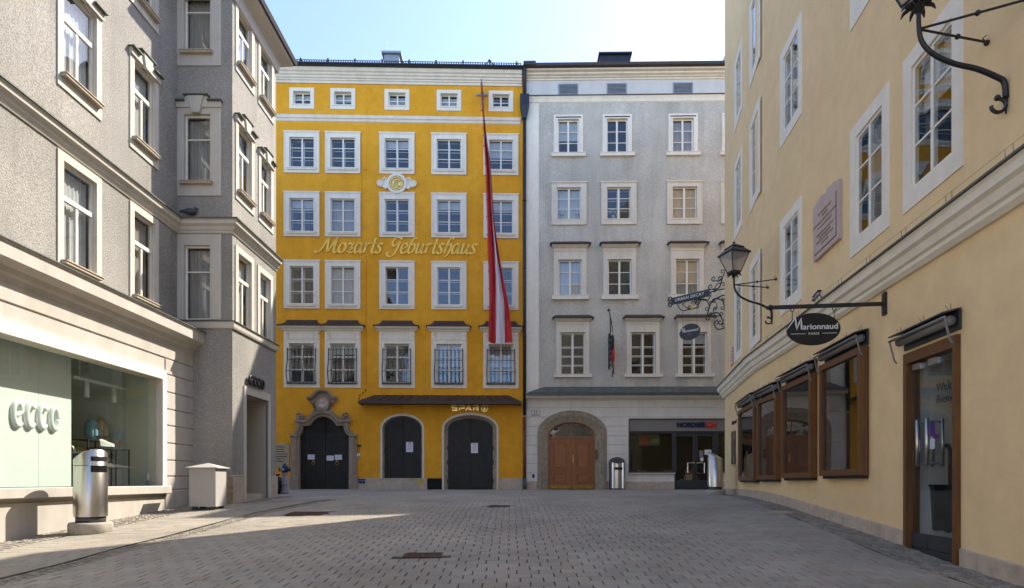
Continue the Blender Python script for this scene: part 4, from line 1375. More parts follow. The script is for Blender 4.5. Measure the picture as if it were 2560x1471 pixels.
# oak double door with fanlight
ztr = gpt(cD, 700, 622)[1]
dc = (ai[0] + ai[1]) / 2
yD = .30
for s in (0, 1):
    a, b = (ai[0] - .05, dc - .004) if s == 0 else (dc + .004, ai[1] + .05)
    m = MB(); m.box(a, b, yD, yD + .06, GZ + .02, ztr)
    w_ = b - a; H_ = ztr - GZ
    for (z0, z1) in ((.10, .32), (.40, .93)):
        p0, p1 = a + w_ * .2, b - w_ * .18
        m.ring(p0, p1, GZ + H_ * z0, GZ + H_ * z1, .03, .03, .03, .03, yD - .025, yD + .01)
        m.ring(p0 + .06, p1 - .06, GZ + H_ * z0 + .06, GZ + H_ * z1 - .06, .022, .022, .022, .022, yD - .015, yD + .01)
        m.cbox(p0 + .075, p1 - .075, yD - .02, yD + .01, GZ + H_ * z0 + .075, GZ + H_ * z1 - .075, .012)
    d = part(FG, gh, 'door', m, 'oak_door')
    link('kick_plate', MB().box(a + .06, b - .03, yD - .008, yD, GZ + .03, GZ + .20).mesh('kick_plate', 'brass_plate'), d)
    if s == 1:
        link('handle', MB().box(a + .06, a + .10, yD - .03, yD, GZ + 1.20, GZ + 1.55).tube([(a + .08, yD - .03, GZ + 1.34), (a + .08, yD - .08, GZ + 1.34), (a + .17, yD - .08, GZ + 1.34)], .012, 6).mesh('handle', 'old_gold'), d)
m = MB(); m.box(ai[0] - .05, ai[1] + .05, yD - .03, yD + .05, ztr, ztr + .08); m.box(dc - .025, dc + .025, yD - .02, yD + .04, ztr + .08, ai[3] + .02)
fo = [(ai[0] - .06, ztr + .08)] + arch_pts(ai[0] - .06, ai[1] + .06, ai[2], ai[3] + .05, 20) + [(ai[1] + .06, ztr + .08)]
fi = [(ai[0] + .03, ztr + .08)] + arch_pts(ai[0] + .03, ai[1] - .03, ai[2], ai[3] - .03, 20) + [(ai[1] - .03, ztr + .08)]
m.band(fo, fi, yD - .02, yD + .04, False)
fan = part(FG, gh, 'fanlight', m, 'oak_door')
for s in (0, 1):
    pts = [p for p in fi if (p[0] <= dc) == (s == 0)]
    pts = pts + [(dc - .02, ai[3] - .03), (dc - .02, ztr + .08)] if s == 0 else [(dc + .02, ztr + .08), (dc + .02, ai[3] - .03)] + pts
    link('pane', MB().prism(pts, yD + .008, yD + .013).mesh('pane', 'glass'), fan)
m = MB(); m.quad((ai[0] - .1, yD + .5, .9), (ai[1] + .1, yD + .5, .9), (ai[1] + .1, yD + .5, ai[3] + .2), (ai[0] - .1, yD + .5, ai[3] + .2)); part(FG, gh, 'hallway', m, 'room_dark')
part(FG, gh, 'bell_panel', MB().cbox(FG.u(1491.5) - .05, FG.u(1491.5) + .03, .0, .12, gz(1491, 1148), gz(1491, 1125), .01), 'brown_wood')
# fish shop front
fas0 = gpt(cN, 400, 437)[1]
m = MB(); m.ring(su0 + .03, su1, sz0, sz1 - .03, .03, .0, .03, .0, -.02, .10)
part(FG, gh, 'shop_frame', m, 'anthracite')
part(FG, gh, 'fascia', MB().box(su0 + .03, su1, .06, .12, fas0, sz1 - .03), 'fascia_grey')
m = MB(); yS = .16
def gu(x): return gpt(cN, x, 900)[0]
m.box(su0 + .03, su1, yS - .04, yS + .04, fas0 - .10, fas0)
m.box(su0 + .03, su0 + .10, yS - .04, yS + .04, sz0, fas0 - .1)
m.box(gu(685), gu(712), yS - .05, yS + .04, sz0 - .0, fas0 - .1); m.box(su0 + .1, sd0, yS - .04, yS + .04, sz0, sz0 + .08)
m.box(gu(1285), gu(1330), yS - .05, yS + .04, GZ, fas0 - .1)
m.box(gu(1330), su1, yS - .04, yS + .04, sz0, sz0 + .06)
part(FG, gh, 'mullions', m, 'anthracite')
part(FG, gh, 'shop_sill', MB().cbox(su0 - .02, sd0 + .02, -.09, yS, sz0 - .06, sz0, .012), 'limestone')
part(FG, gh, 'shop_sill', MB().cbox(sd1, su1, -.09, yS, sz0 - .06, sz0, .012), 'limestone')
for a, b in ((su0 + .1, gu(685)), (gu(1330), su1)):
    part(FG, gh, 'shop_pane', MB().box(a, b, yS - .004, yS + .004, sz0 + .07, fas0 - .1), 'glass_shop')
dm = (gu(985) + gu(1030)) / 2
for a, b in ((gu(712), dm - .006), (dm + .006, gu(1285))):
    m = MB(); m.ring(a + .10, b - .10, GZ + .42, fas0 - .22, .10, .10, .10, .40, yS - .04, yS + .03)
    d = part(FG, gh, 'shop_door', m, 'anthracite')
    link('pane', MB().box(a + .1, b - .1, yS - .006, yS + .002, GZ + .42, fas0 - .22).mesh('pane', 'glass_shop'), d)
    hx = b - .06 if a < dm - .5 else a + .06
    s = -1 if a < dm - .5 else 1
    link('handle', MB().tube([(hx, yS - .04, GZ + 1.18), (hx, yS - .14, GZ + 1.18), (hx + s * .30, yS - .14, GZ + 1.18), (hx + s * .30, yS - .14, GZ + .72), (hx, yS - .14, GZ + .72), (hx, yS - .04, GZ + .72)], .022, 6).mesh('handle', 'steel'), d)
# shop interior
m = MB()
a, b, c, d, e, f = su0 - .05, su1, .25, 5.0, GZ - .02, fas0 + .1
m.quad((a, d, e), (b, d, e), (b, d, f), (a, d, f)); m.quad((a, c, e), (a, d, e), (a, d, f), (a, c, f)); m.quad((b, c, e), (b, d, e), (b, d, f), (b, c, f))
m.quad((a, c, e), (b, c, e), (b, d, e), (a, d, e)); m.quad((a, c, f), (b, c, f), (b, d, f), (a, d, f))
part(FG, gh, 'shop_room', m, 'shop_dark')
# NORDSEE lettering and fish
me = text_mesh('NORDSEE', .285, .05, 'navy', bold=.014, width=1.25)
part(FG, gh, 'shop_lettering', me, None, gu(945), gz(1730, 1063), .04)
m = MB(); fc = gpt(cN, 1205, 352)
fo = [(fc[0] - .21 + .42 * k / 12, fc[1] + .135 * math.sin(math.pi * k / 12.6)) for k in range(13)]
m.prism(fo + [(fc[0] + .33, fc[1] + .13), (fc[0] + .28, fc[1]), (fc[0] + .33, fc[1] - .13)] + [(x, 2 * fc[1] - z) for x, z in fo[:0:-1]], .015, .06)
part(FG, gh, 'fish_mark', MB().prism([(fc[0] - .12, fc[1]), (fc[0] - .02, fc[1] - .035), (fc[0] + .12, fc[1]), (fc[0] - .02, fc[1] + .035)], .008, .0149), 'fascia_grey')
part(FG, gh, 'fish_sign', m, 'fish_red')
m = wall_mesh(GU1, 36, .7, GTOP + 3.4, []); m.quad((GU1, 0, 3), (GU1, 10, 3), (GU1, 10, GTOP + 3.4), (GU1, 0, GTOP + 3.4)); m.quad((36, 0, .7), (36, 10, .7), (36, 10, GTOP + 3.4), (36, 0, GTOP + 3.4))  # unseen taller neighbour house, height and end set for its shadow on the square
m.quad((GU1, 10, .7), (36, 10, .7), (36, 10, GTOP + 3.4), (GU1, 10, GTOP + 3.4)); m.quad((GU1, 0, GTOP + 3.4), (36, 0, GTOP + 3.4), (36, 10, GTOP + 3.4), (GU1, 10, GTOP + 3.4))
part(FG, gh, 'tall_neighbour', m, 'grey_render')

# ================================================================== LEFT HOUSE
lh = thing('corner_house', 'grey pebble-dash corner house with bay and glazed shoe shop window', 'house', (-8.0, 12.0, g(-8, 12)))
LG = .37                                           # the ground floor stands out this far
FLg = Frame(FL.O.x + LG, 0, 10 / F, 1)
LTOP = FB.z(689.6, 144.8)
BL = (18.15 - RET_Y)
BL = FB.u(690)
RW = FB.O.x - FT.O.x                               # width of the bay return
uC = FL.uz(444, 800)[0]
lw = dict(l=.15, t=.16, b=.26, proud=.03, rd=.06, thin=True, mat='stucco_cream', fw=.05, mw=.06, tw=.09, rows=[(.66, 2), (.34, 1)], lip=False, inner=True, room=.9)
lwn = dict(lw); lwn['b'] = .0
lw1 = dict(lw); lw1['rows'] = [(.66, 1), (.34, 1)]; lw1['l'] = .28; lw1['inner'] = False; lw1['rd'] = .06; lw1['b'] = .33; lw1['t'] = .28
lw1n = dict(lw1); lw1n['b'] = 0.0

def ped_mesh(W, H, l, t):
    m = MB(); a = W / 2 + l; z = H + t
    m.prism([(-a - .01, z - .12), (a + .01, z - .12), (a + .01, z + .02), (a * .50, z + .02), (a * .46, z + .16), (-a * .46, z + .16), (-a * .50, z + .02), (-a - .01, z + .02)], -.075, .01)
    m.prism([(-a * .16, H + .0), (a * .16, H + .0), (a * .33, z + .15), (-a * .33, z + .15)], -.12, 0)
    return m

def ped_cap(W, H, l, t):
    m = MB(); a = W / 2 + l; z = H + t
    for x0, x1, zz in ((-a - .04, -a * .47, z + .02), (a * .47, a + .04, z + .02), (-a * .52, a * .52, z + .16)):
        m.box(x0, x1, -.15, .0, zz, zz + .025)
    return m

def lwin(fr, x0, x1, yt, yb, key, st, ped=False, cur=None, xr=None, sill=True):
    """left house window from the photo's left edge of the opening"""
    ua_, z1 = fr.uz(x0, yt); ub_ = fr.u(x1); z0 = fr.uz(x0, yb)[1]
    W, H = ub_ - ua_, z1 - z0
    u = (ua_ + ub_) / 2
    w = add_window(fr, lh, u, z0, W, H, key, st, cur)
    if ped:
        link('pediment', ped_mesh(W, H, st['l'], st['t']).mesh('pediment', 'stucco_cream'), w)
        link('pediment_cap', ped_cap(W, H, st['l'], st['t']).mesh('pediment_cap', 'green_sheet'), w)
    if sill:
        m = MB(); m.box(-W / 2 - .07, W / 2 + .07, -.13, .05, -.05, .0); m.box(-W / 2 - .08, W / 2 + .08, -.15, .12, 0.0005, .022)
        link('sill', m.mesh('sill', 'plinth_stone'), w)
    return (u - W / 2, u + W / 2, z0, z1)

mh = []  # curtains in this house are added to lighten panes, in place of mirrored sky
mh.append(lwin(FL, 156.6, 239, 401, 655, 'la1', lw, cur='curtain'))
mh.append(lwin(FL, 333.5, 385, 526, 740, 'lb1', lw, cur='curtain_beige'))
a1, b1 = mh
z2b = FL.uz(340.7, 353)[1]; z2t = FL.uz(340.7, 156.6)[1]
def lw_at(fr, hole, zb, zt, key, st, ped, cur=None):
    W, H, u = hole[1] - hole[0], zt - zb, (hole[0] + hole[1]) / 2
    w = add_window(fr, lh, u, zb, W, H, key, st, cur)
    if ped:
        link('pediment', ped_mesh(W, H, st['l'], st['t']).mesh('pediment', 'stucco_cream'), w)
        link('pediment_cap', ped_cap(W, H, st['l'], st['t']).mesh('pediment_cap', 'green_sheet'), w)
    m = MB(); m.box(-W / 2 - .07, W / 2 + .07, -.13, .05, -.05, .0); m.box(-W / 2 - .08, W / 2 + .08, -.15, .12, 0.0005, .022)
    link('sill', m.mesh('sill', 'plinth_stone'), w)
    return (u - W / 2, u + W / 2, zb, zt)
z3b = FL.uz(346, 0)[1]
for hl, k in ((a1, 'a'), (b1, 'b')):
    mh.append(lw_at(FL, hl, z2b, z2t, 'l%s2' % k, lw, True, 'curtain'))
    mh.append(lw_at(FL, hl, z3b, z3b + (z2t - z2b) * .95, 'l%s3' % k, lw, False, 'curtain'))
for q in (-4.2, -9.0):
    hl = (a1[0] + q, a1[1] + q)
    for zb, zt in ((a1[2], a1[3]), (z2b, z2t)): mh.append(lw_at(FL, hl, zb, zt, 'lx', lw, False))
LU0 = -8.0
uCorner = (Vector((FL.O.x + RET_Y * 10 / F, RET_Y)) - FL.O).dot(FL.d)
part(FL, lh, 'wall', wall_mesh(LU0, uCorner, 5.2, LTOP, mh), 'pebble_dash')
# bay return, facing the square
th_ = []
th_.append(lwin(FT, 461, 527.3, 614, 800, 'lr1', lw1n, sill=False, cur='curtain_beige'))
th_.append(lwin(FT, 461, 527.3, 287, 459, 'lr2', lw1, ped=True, cur='curtain_beige'))
th_.append(lwin(FT, 461, 527.3, -30, 134, 'lr3', lw1, cur='curtain_beige'))
part(FT, lh, 'bay_side_wall', wall_mesh(0, RW, .4, LTOP, th_), 'pebble_dash')
# bay front
bh = []  # bay curtains likewise added so the dark panes look paler
for x0, x1, yt, yb, key, st, ped in ((594, 627, 632, 808.5, 'bf1', lwn, 0), (648.4, 675, 680, 841, 'bf2', lwn, 0),
                                     (594.5, 627.5, 311.8, 478, 'bf3', lw, 1), (651, 676, 393.8, 534.5, 'bf4', lw, 1),
                                     (594.3, 627.7, 19.9, 158.8, 'bf5', lw, 0), (649.9, 678, 112, 242.9, 'bf6', lw, 0)):
    bh.append(lwin(FB, x0, x1, yt, yb, key, st, bool(ped), 'curtain', sill=st is lw))
dz1 = FB.uz(613, 985.7)[1]
dh = (FB.u(613), FB.u(669), .4, dz1)
bh.append(dh)
part(FB, lh, 'bay_wall', wall_mesh(0, BL, .4, LTOP, bh), 'pebble_dash')
# rest of the body
P0 = FL.w(LU0, 0, 0); P1 = FB.w(BL, 0, 0)
m = MB()
m.quad((P1.x, P1.y, .4), (-22, P1.y + 1, .4), (-22, P1.y + 1, LTOP), (P1.x, P1.y, LTOP))
m.quad((P0.x, P0.y, .4), (-22, P0.y, .4), (-22, P0.y, LTOP), (P0.x, P0.y, LTOP)); m.quad((-22, P0.y, .4), (-22, P1.y + 1, .4), (-22, P1.y + 1, LTOP), (-22, P0.y, LTOP))
m.add([tuple(P0.xy) + (LTOP,), (FT.O.x, RET_Y, LTOP), (FB.O.x, RET_Y, LTOP), (P1.x, P1.y, LTOP), (-22, P1.y + 1, LTOP), (-22, P0.y, LTOP)], [(0, 1, 2, 3, 4, 5)])
link('rear_wall', m.mesh('rear_wall', 'pebble_dash'), lh, -lh.location)
m = MB()
path = [(P0.x, P0.y), (FT.O.x, RET_Y), (FB.O.x, RET_Y), (P1.x, P1.y), (P1.x - 6, P1.y + .5)]
wmap = lambda x, y, h: (x, y, h)
m.sweep(path, [(-.02, LTOP - .45), (.06, LTOP - .42), (.10, LTOP - .15), (.16, LTOP - .10), (.38, LTOP - .02), (.40, LTOP + .06), (-.02, LTOP + .06)], wmap)
link('eaves', m.mesh('eaves', 'soffit'), lh, -lh.location)
m = MB(); m.sweep(path, [(.30, LTOP + .062), (.46, LTOP + .05), (.50, LTOP + .16), (.44, LTOP + .20), (-2.5, LTOP + 1.6), (-2.5, LTOP + .1)], wmap)
link('roof', m.mesh('roof', 'roof_tile'), lh, -lh.location)
# string cornice round the bay, and the band under the bay windows
z1, z0 = FT.z(500, 547, .2), FT.z(500, 583, .05)
m = MB(); m.sweep(path[:4], [(-.02, z0), (.03, z0), (.05, z0 + .05), (.09, z0 + .09), (.11, z0 + .16), (.18, z0 + .20), (.19, z1 - .03), (.21, z1 - .02), (.21, z1), (-.02, z1 + .0)], wmap)
link('string_cornice', m.mesh('string_cornice', 'stucco_cream'), lh, -lh.location)
m = MB(); m.sweep(path[:4], [(-.02, z1 + .004), (.24, z1 + .002), (.24, z1 + .03), (-.02, z1 + .09)], wmap)
link('cornice_flashing', m.mesh('cornice_flashing', 'green_sheet'), lh, -lh.location)
zb1, zb0 = FT.z(500, 804, .09), FT.z(500, 821, .05)
m = MB(); m.sweep(path[1:4], [(-.02, zb0), (.05, zb0), (.07, zb0 + .04), (.09, zb1), (-.02, zb1 + .01)], wmap)
link('bay_band', m.mesh('bay_band', 'stucco_cream'), lh, -lh.location)
m = MB(); m.sweep(path[1:4], [(-.02, zb1 + .012), (.12, zb1 + .004), (.12, zb1 + .024), (-.02, zb1 + .05)], wmap)
link('band_flashing', m.mesh('band_flashing', 'green_sheet'), lh, -lh.location)
# bay door porch
dw, dht = dh[1] - dh[0], dz1
gb = g(-7.2, 16.5)
m = MB()
o_ = [(dh[0] - .12, gb - .2), (dh[0] - .12, dz1 + .22), (dh[1] + .12, dz1 + .22), (dh[1] + .12, gb - .2)]
i_ = [(dh[0], gb - .2), (dh[0], dz1), (dh[1], dz1), (dh[1], gb - .2)]
m.band(o_, i_, -.04, .05, False)
part(FB, lh, 'door_frame', m, 'stucco_cream')
m = MB()
m.quad((dh[0], 0, gb - .2), (dh[0], 1.6, gb - .2), (dh[0], 1.6, dz1), (dh[0], 0, dz1)); m.quad((dh[1], 0, gb - .2), (dh[1], 1.6, gb - .2), (dh[1], 1.6, dz1), (dh[1], 0, dz1))
m.quad((dh[0], 0, dz1), (dh[1], 0, dz1), (dh[1], 1.6, dz1), (dh[0], 1.6, dz1)); m.quad((dh[0], 1.6, gb - .2), (dh[1], 1.6, gb - .2), (dh[1], 1.6, dz1), (dh[0], 1.6, dz1))
m.box(dh[0], dh[1], 0.06, 1.6, gb - .2, gb - .0)
part(FB, lh, 'porch', m, 'curtain_beige')
part(FB, lh, 'step', MB().box(dh[0] + .01, dh[1] - .01, .12, 1.5, gb - .1, gb + .17), 'plinth_stone')
zp = FB.z(590, 1191)
for a, b in ((-.04, dh[0] - .12), (dh[1] + .12, BL + .04)):
    pl = part(FB, lh, 'plinth', MB().cbox(a, b, -.045, .02, .4, zp, .01), 'plinth_stone')
    part(FB, lh, 'plinth_cap', MB().box(a, b, -.055, .02, zp, zp + .025), 'stucco_cream')
part(FT, lh, 'plinth', MB().cbox(.3, RW + .04, -.045, .02, .4, zp, .01), 'conglomerate')
# ground floor: rusticated, cornice, shop window
zG = [FLg.z(480, y) for y in (886, 919.5, 955.7, 996.6, 1036, 1074, 1115, 1154.6, 1192, 1224)]
uE = FLg.u(480)
sx1 = FLg.u(401); szt = FLg.z(400, 947.5); szb = FLg.z(206, 1217)
sx0 = FLg.u(-330)
hole = [(sx0, sx1, szb, szt)]
part(FLg, lh, 'shop_wall', wall_mesh(LU0, uE, .2, zG[0] + .1, hole), 'limestone')
m = MB(); m.quad((uE, 0, .2), (uE, .45, .2), (uE, .45, zG[0] + .1), (uE, 0, zG[0] + .1)); part(FLg, lh, 'shop_wall_end', m, 'limestone')
fw_ = .16
for k in range(len(zG) - 1):
    a, b = zG[k + 1] + .012, zG[k] - .012
    u0 = sx1 + fw_ + .01 if a < szt + .2 else LU0
    if k == 1: b = zG[k] - .012
    part(FLg, lh, 'rusticated_course', MB().cbox(u0, uE + .02, -.028, .03, a, b, .012), 'limestone')
m = MB(); m.ring(sx0, sx1, szb, szt, fw_, fw_, .22, .0, -.06, .30)
part(FLg, lh, 'shop_frame', m, 'white_trim')
part(FLg, lh, 'shop_sill', MB().cbox(sx0 - fw_, sx1 + fw_ + .04, -.16, .3, szb - .19, szb - .003, .015), 'limestone')
part(FLg, lh, 'base_wall', MB().cbox(LU0, sx1 + fw_ - .05, -.04, .03, .2, szb - .26, .01), 'limestone')
part(FLg, lh, 'base_wall', MB().cbox(sx1 + fw_ - .04, uE + .03, -.05, .03, .2, zG[-1], .015), 'limestone')
zq = zG[0]
cornice(FLg, lh, 'shop_cornice', LU0, uE + .38, [(-.40, zq - .02), (.02, zq - .02), (.05, zq + .08), (.10, zq + .12), (.14, zq + .20), (.26, zq + .24), (.33, zq + .27), (.33, zq + .50), (.36, zq + .53), (-.40, zq + .56)], 'limestone')
cornice(FLg, lh, 'cornice_flashing', LU0, uE + .40, [(-.38, zq + .564), (.38, zq + .534), (.38, zq + .555), (-.38, zq + .66)], 'green_sheet')
# glazing and display space
gx = [sx0, FLg.u(-90), FLg.u(127.7), FLg.u(280), sx1]
for a, b in zip(gx, gx[1:]):
    part(FLg, lh, 'shop_pane', MB().box(a + .004, b - .004, .10, .108, szb, szt), 'glass_shop')
m = MB()
a, b, c, d, e, f = sx0 - .02, sx1 + .02, .31, 2.6, szb - .02, szt + .35
m.quad((a, d, e), (b, d, e), (b, d, f), (a, d, f)); m.quad((a, c, e), (a, d, e), (a, d, f), (a, c, f)); m.quad((b, c, e), (b, d, e), (b, d, f), (b, c, f))
m.quad((a, c, f), (b, c, f), (b, d, f), (a, d, f)); m.quad((a, .3, szt), (b, .3, szt), (b, .3, f), (a, .3, f))
part(FLg, lh, 'display_room', m, 'shop_grey')
m = MB(); m.box(a, b, .14, d, szb - .06, szb - .004); part(FLg, lh, 'display_floor', m, 'anthracite')
yP = .55
pu1_ = FLg.u(178, -yP)
for a, b in ((pu1_ - 3.4, FLg.u(96, -yP) - .004), (FLg.u(96, -yP) + .004, pu1_)):
    part(FLg, lh, 'backdrop_panel', MB().box(a, b, yP, yP + .05, szb, szt + .1), 'mint_panel')
tr = MB(); tr.box(FLg.u(182, -.8), FLg.u(398, -.8), .78, .84, szt - .28, szt - .22); part(FLg, lh, 'light_rail', tr, 'white_gloss')
for x in (217, 285, 343):
    uu = FLg.u(x, -.8)
    part(FLg, lh, 'spot_lamp', MB().tube([(uu, .81, szt - .24), (uu, .81, szt - .30)], .02, 8).tube([(uu, .81, szt - .28), (uu - .02, .79, szt - .62)], .055, 10), 'white_gloss')
# ecco: tube letters
def ecco_letter(ch, r=1.0):
    if ch == 'e':
        return smooth_path([(-.34, .22), (.05, .30), (.42, .52), (.30, .88), (.0, 1.0), (-.34, .80), (-.46, .33), (-.30, -.22), (.08, -.38), (.42, -.20)], 5)
    if ch == 'c':
        return [Vector((.46 * math.cos(t), .31 + .69 * math.sin(t))) for t in [R(40 + 280 * k / 20) for k in range(21)]]
    return [Vector((.46 * math.cos(t), .31 + .69 * math.sin(t))) for t in [2 * math.pi * k / 24 for k in range(25)]]
def ecco(fr, root, x0, x1, ytop, ybot, y, rad, mat, slots=None):
    u0, u1 = fr.u(x0, -y), fr.u(x1, -y)
    xm = (x0 + x1) / 2
    zt, zb = fr.z(xm, ytop, -y), fr.z(xm, ybot, -y)
    w = (u1 - u0) / 4
    for k, ch in enumerate('ecco'):
        P = ecco_letter(ch)
        s_x = (w * .48 - rad * 1.0) / .46; s_z = (zt - zb - 2 * rad) / 1.38
        cu_ = u0 + w * (k + .5); cz = zb + rad + .38 * s_z
        part(fr, root, 'shop_letter', MB().tube([(cu_ + p.x * s_x, y, cz + p.y * s_z) for p in P], rad, 10), mat)
ecco(FLg, lh, 26, 149, 1008, 1076, yP - .02, .05, 'white_gloss')
ecco(FB, lh, 622, 661, 943, 970, -.09, .035, 'black_iron')

# ================================================================== RIGHT HOUSE
rh = thing('cream_house', 'cream plastered house with white window frames and brown shop windows', 'house', FR.w(4, 0, g(5.5, 10)))
RTOP = 18.4
rst = dict(l=.20, t=.21, b=.24, proud=.015, rd=.012, thin=True, lip=False, mat='white_trim', fw=.045, mw=.06, bw=.028, inner=False, edge=True, rows=[(1 / 3, 2)] * 3, glass='glass')
def col3(y): return FR.z(1995.7, y)
zr1 = (col3(726), col3(525.7)); zr2 = (col3(270), col3(72.5))
rhole, qhole = [], []
for x0, x1 in ((1959, 1996), (2143.3, 2204.3), (2281, 2381)):
    ua_, ub_ = FR.u(x0), FR.u(x1); W = .5 * (ub_ - ua_) + .44
    u = (ua_ + ub_) / 2
    for i, (a, b) in enumerate((zr1, zr2)):
        cur = 'curtain_beige' if (x0 == 2143.3 and i == 0) else ('curtain' if i == 0 and x0 == 1959 else None)
        add_window(FR, rh, u, a, W, b - a, 'r', rst, cur); rhole.append((u - W / 2, u + W / 2, a, b))
u = FR.u(1959) + 8.6
for uu in (u, u + 2.4):
    for a, b in (zr1, zr2): add_window(FR, rh, uu, a, .9, b - a, 'r', rst); rhole.append((uu - .45, uu + .45, a, b))
for x0, x1, ys in ((1838.5, 1853, ((12.3, 13.7), (9.2, 10.65), (5.55, 7.2))), (1879.5, 1899, None)):
    fr_ = FQ
    ua_, ub_ = fr_.u(x0), fr_.u(x1)
    u = (ua_ + ub_) / 2; W = .82
    if x0 > 1870: u -= .1
    if ys is None:
        zz = [(FQ.z(1890, y0), FQ.z(1890, y1)) for y0, y1 in ((150, -20), (478, 290), (838, 660))]
    else:
        zz = [(FQ.z(1845, y0), FQ.z(1845, y1)) for y0, y1 in ((286, 150), (565, 410), (880, 720))]
    for a, b in zz:
        add_window(FQ, rh, u, a, W, b - a, 'rq%d' % int(x0), rst); qhole.append((u - W / 2, u + W / 2, a, b))
# display windows and glass door: openings in the wall
disp = []
for fr_, x0, x1, yt, yb, hl in ((FQ, 1845.5, 1884, 1029, 1201.5, qhole), (FR, 1892, 1939, 1003, 1199.5, rhole), (FR, 1953, 2027, 968, 1195.7, rhole), (FR, 2048, 2152, 916, 1190.5, rhole)):
    ou = .12
    a, z1_ = fr_.uz(x0, yt, ou); b = fr_.u(x1, ou); z0_ = fr_.uz(x0, yb, ou)[1]
    disp.append((fr_, a, b, z0_, z1_)); hl.append((a + .06, b - .06, z0_ + .06, z1_ - .06))
dr0, dr1 = FR.u(2267.5), FR.u(2402)
drz1 = FR.z(2268, 886.8); 
gA, gB = g(*FR.w(dr0, 0, 0).xy), g(*FR.w(dr1, 0, 0).xy)
rhole.append((dr0, dr1, -.5, drz1))
RU1 = 24.0
wr = part(FR, rh, 'wall', wall_mesh(0, RU1, -1.2, RTOP, rhole), 'cream_plaster')
wr = part(FQ, rh, 'far_wall', wall_mesh(0, FQ_LEN, .3, RTOP, qhole), 'cream_plaster')
A_, B_ = FQ.w(0, 0, 0), FR.w(RU1, 0, 0)
m = MB()
m.quad((A_.x, A_.y, .3), (A_.x + 20, A_.y + .2, .3), (A_.x + 20, A_.y + .2, RTOP), (A_.x, A_.y, RTOP))
m.quad((B_.x, B_.y, -2), (B_.x + 20, B_.y, -2), (B_.x + 20, B_.y, RTOP), (B_.x, B_.y, RTOP)); m.quad((A_.x + 20, A_.y + .2, -2), (B_.x + 20, B_.y, -2), (B_.x + 20, B_.y, RTOP), (A_.x + 20, A_.y + .2, RTOP))
link('end_wall', m.mesh('end_wall', 'cream_plaster'), rh, -rh.location)
m = MB(); m.add([(A_.x, A_.y, RTOP), (BRK_X, BRK_Y, RTOP), (B_.x, B_.y, RTOP), (B_.x + 20, B_.y, RTOP), (A_.x + 20.3, A_.y + .5, RTOP), (A_.x + 8, A_.y - 5, RTOP + .8), (B_.x + 9, B_.y + 5, RTOP + .8)], [(0, 1, 2, 6, 5), (0, 5, 4), (2, 3, 6), (3, 4, 5, 6), (0, 4, 3, 2, 1)])
link('roof', m.mesh('roof', 'roof_tile'), rh, -rh.location)
# cornice above the shops (runs round the corner)
zc1 = FR.z(2160, 671, .25); zc0 = zc1 - .36
bk = FR.w(0, 0, 0)
rp = [(A_.x + 4, A_.y + .05), (A_.x, A_.y), (bk.x, bk.y), (B_.x, B_.y)]
m = MB(); m.sweep(rp, [(-.02, zc0), (.04, zc0 + .0), (.09, zc0 + .05), (.09, zc0 + .10), (.13, zc0 + .12), (.16, zc0 + .21), (.21, zc0 + .24), (.22, zc0 + .33), (.24, zc1), (-.02, zc1 + .02)], wmap)
link('shop_cornice', m.mesh('shop_cornice', 'white_trim'), rh, -rh.location)
m = MB(); m.sweep(rp, [(-.02, zc1 + .024), (.27, zc1 + .004), (.27, zc1 + .026), (-.02, zc1 + .07)], wmap)
link('cornice_flashing', m.mesh('cornice_flashing', 'green_sheet'), rh, -rh.location)
m = MB()
for k in range(13):
    uu = .6 + k * .95
    for s in (0, .11):
        p = FR.w(uu + s, -.20, zc1 + .03); m.tube([p, p + Vector((0, 0, .13))], .004, 4)
for hh in (.13,):
    m.tube([FR.w(.3, -.20, zc1 + .03 + hh), FR.w(13, -.20, zc1 + .03 + hh)], .002, 4)
link('bird_wires', m.mesh('bird_wires', 'steel_dark'), rh, -rh.location)
# stone plinth following the slope: a row of slabs
uu = 0.0
while uu < 13.6:
    w_ = .95 + .25 * ((uu * 7.3) % 1)
    a, b = uu, min(uu + w_ - .006, 13.6)
    uu += w_
    if b > dr0 - .02 and a < dr1 + .02:
        if a < dr0: b = dr0 - .02
        else: a = dr1 + .02
        if b - a < .1: continue
    za, zb = g(*FR.w(a, 0, 0).xy), g(*FR.w(b, 0, 0).xy)
    m = MB(); hh = .19
    m.add([(a, -.03, za - .3), (b, -.03, zb - .3), (b, -.03, zb + hh), (a, -.03, za + hh), (a, .01, za - .3), (b, .01, zb - .3), (b, .01, zb + hh + .012), (a, .01, za + hh + .012)], [(0, 1, 2, 3), (3, 2, 6, 7), (0, 3, 7, 4), (1, 5, 6, 2), (0, 4, 5, 1)])
    part(FR, rh, 'plinth_slab', m, 'plinth_stone')
uu = 0.0
while uu < FQ_LEN - .1:
    a, b = uu, min(uu + 1.1, FQ_LEN - .004); uu += 1.106
    za, zb = g(*FQ.w(a, 0, 0).xy), g(*FQ.w(b, 0, 0).xy)
    m = MB(); hh = .17
    m.add([(a, -.03, za - .3), (b, -.03, zb - .3), (b, -.03, zb + hh), (a, -.03, za + hh), (a, .01, za - .3), (b, .01, zb - .3), (b, .01, zb + hh + .012), (a, .01, za + hh + .012)], [(0, 1, 2, 3), (3, 2, 6, 7), (0, 3, 7, 4), (1, 5, 6, 2), (0, 4, 5, 1)])
    part(FQ, rh, 'plinth_slab', m, 'plinth_stone')
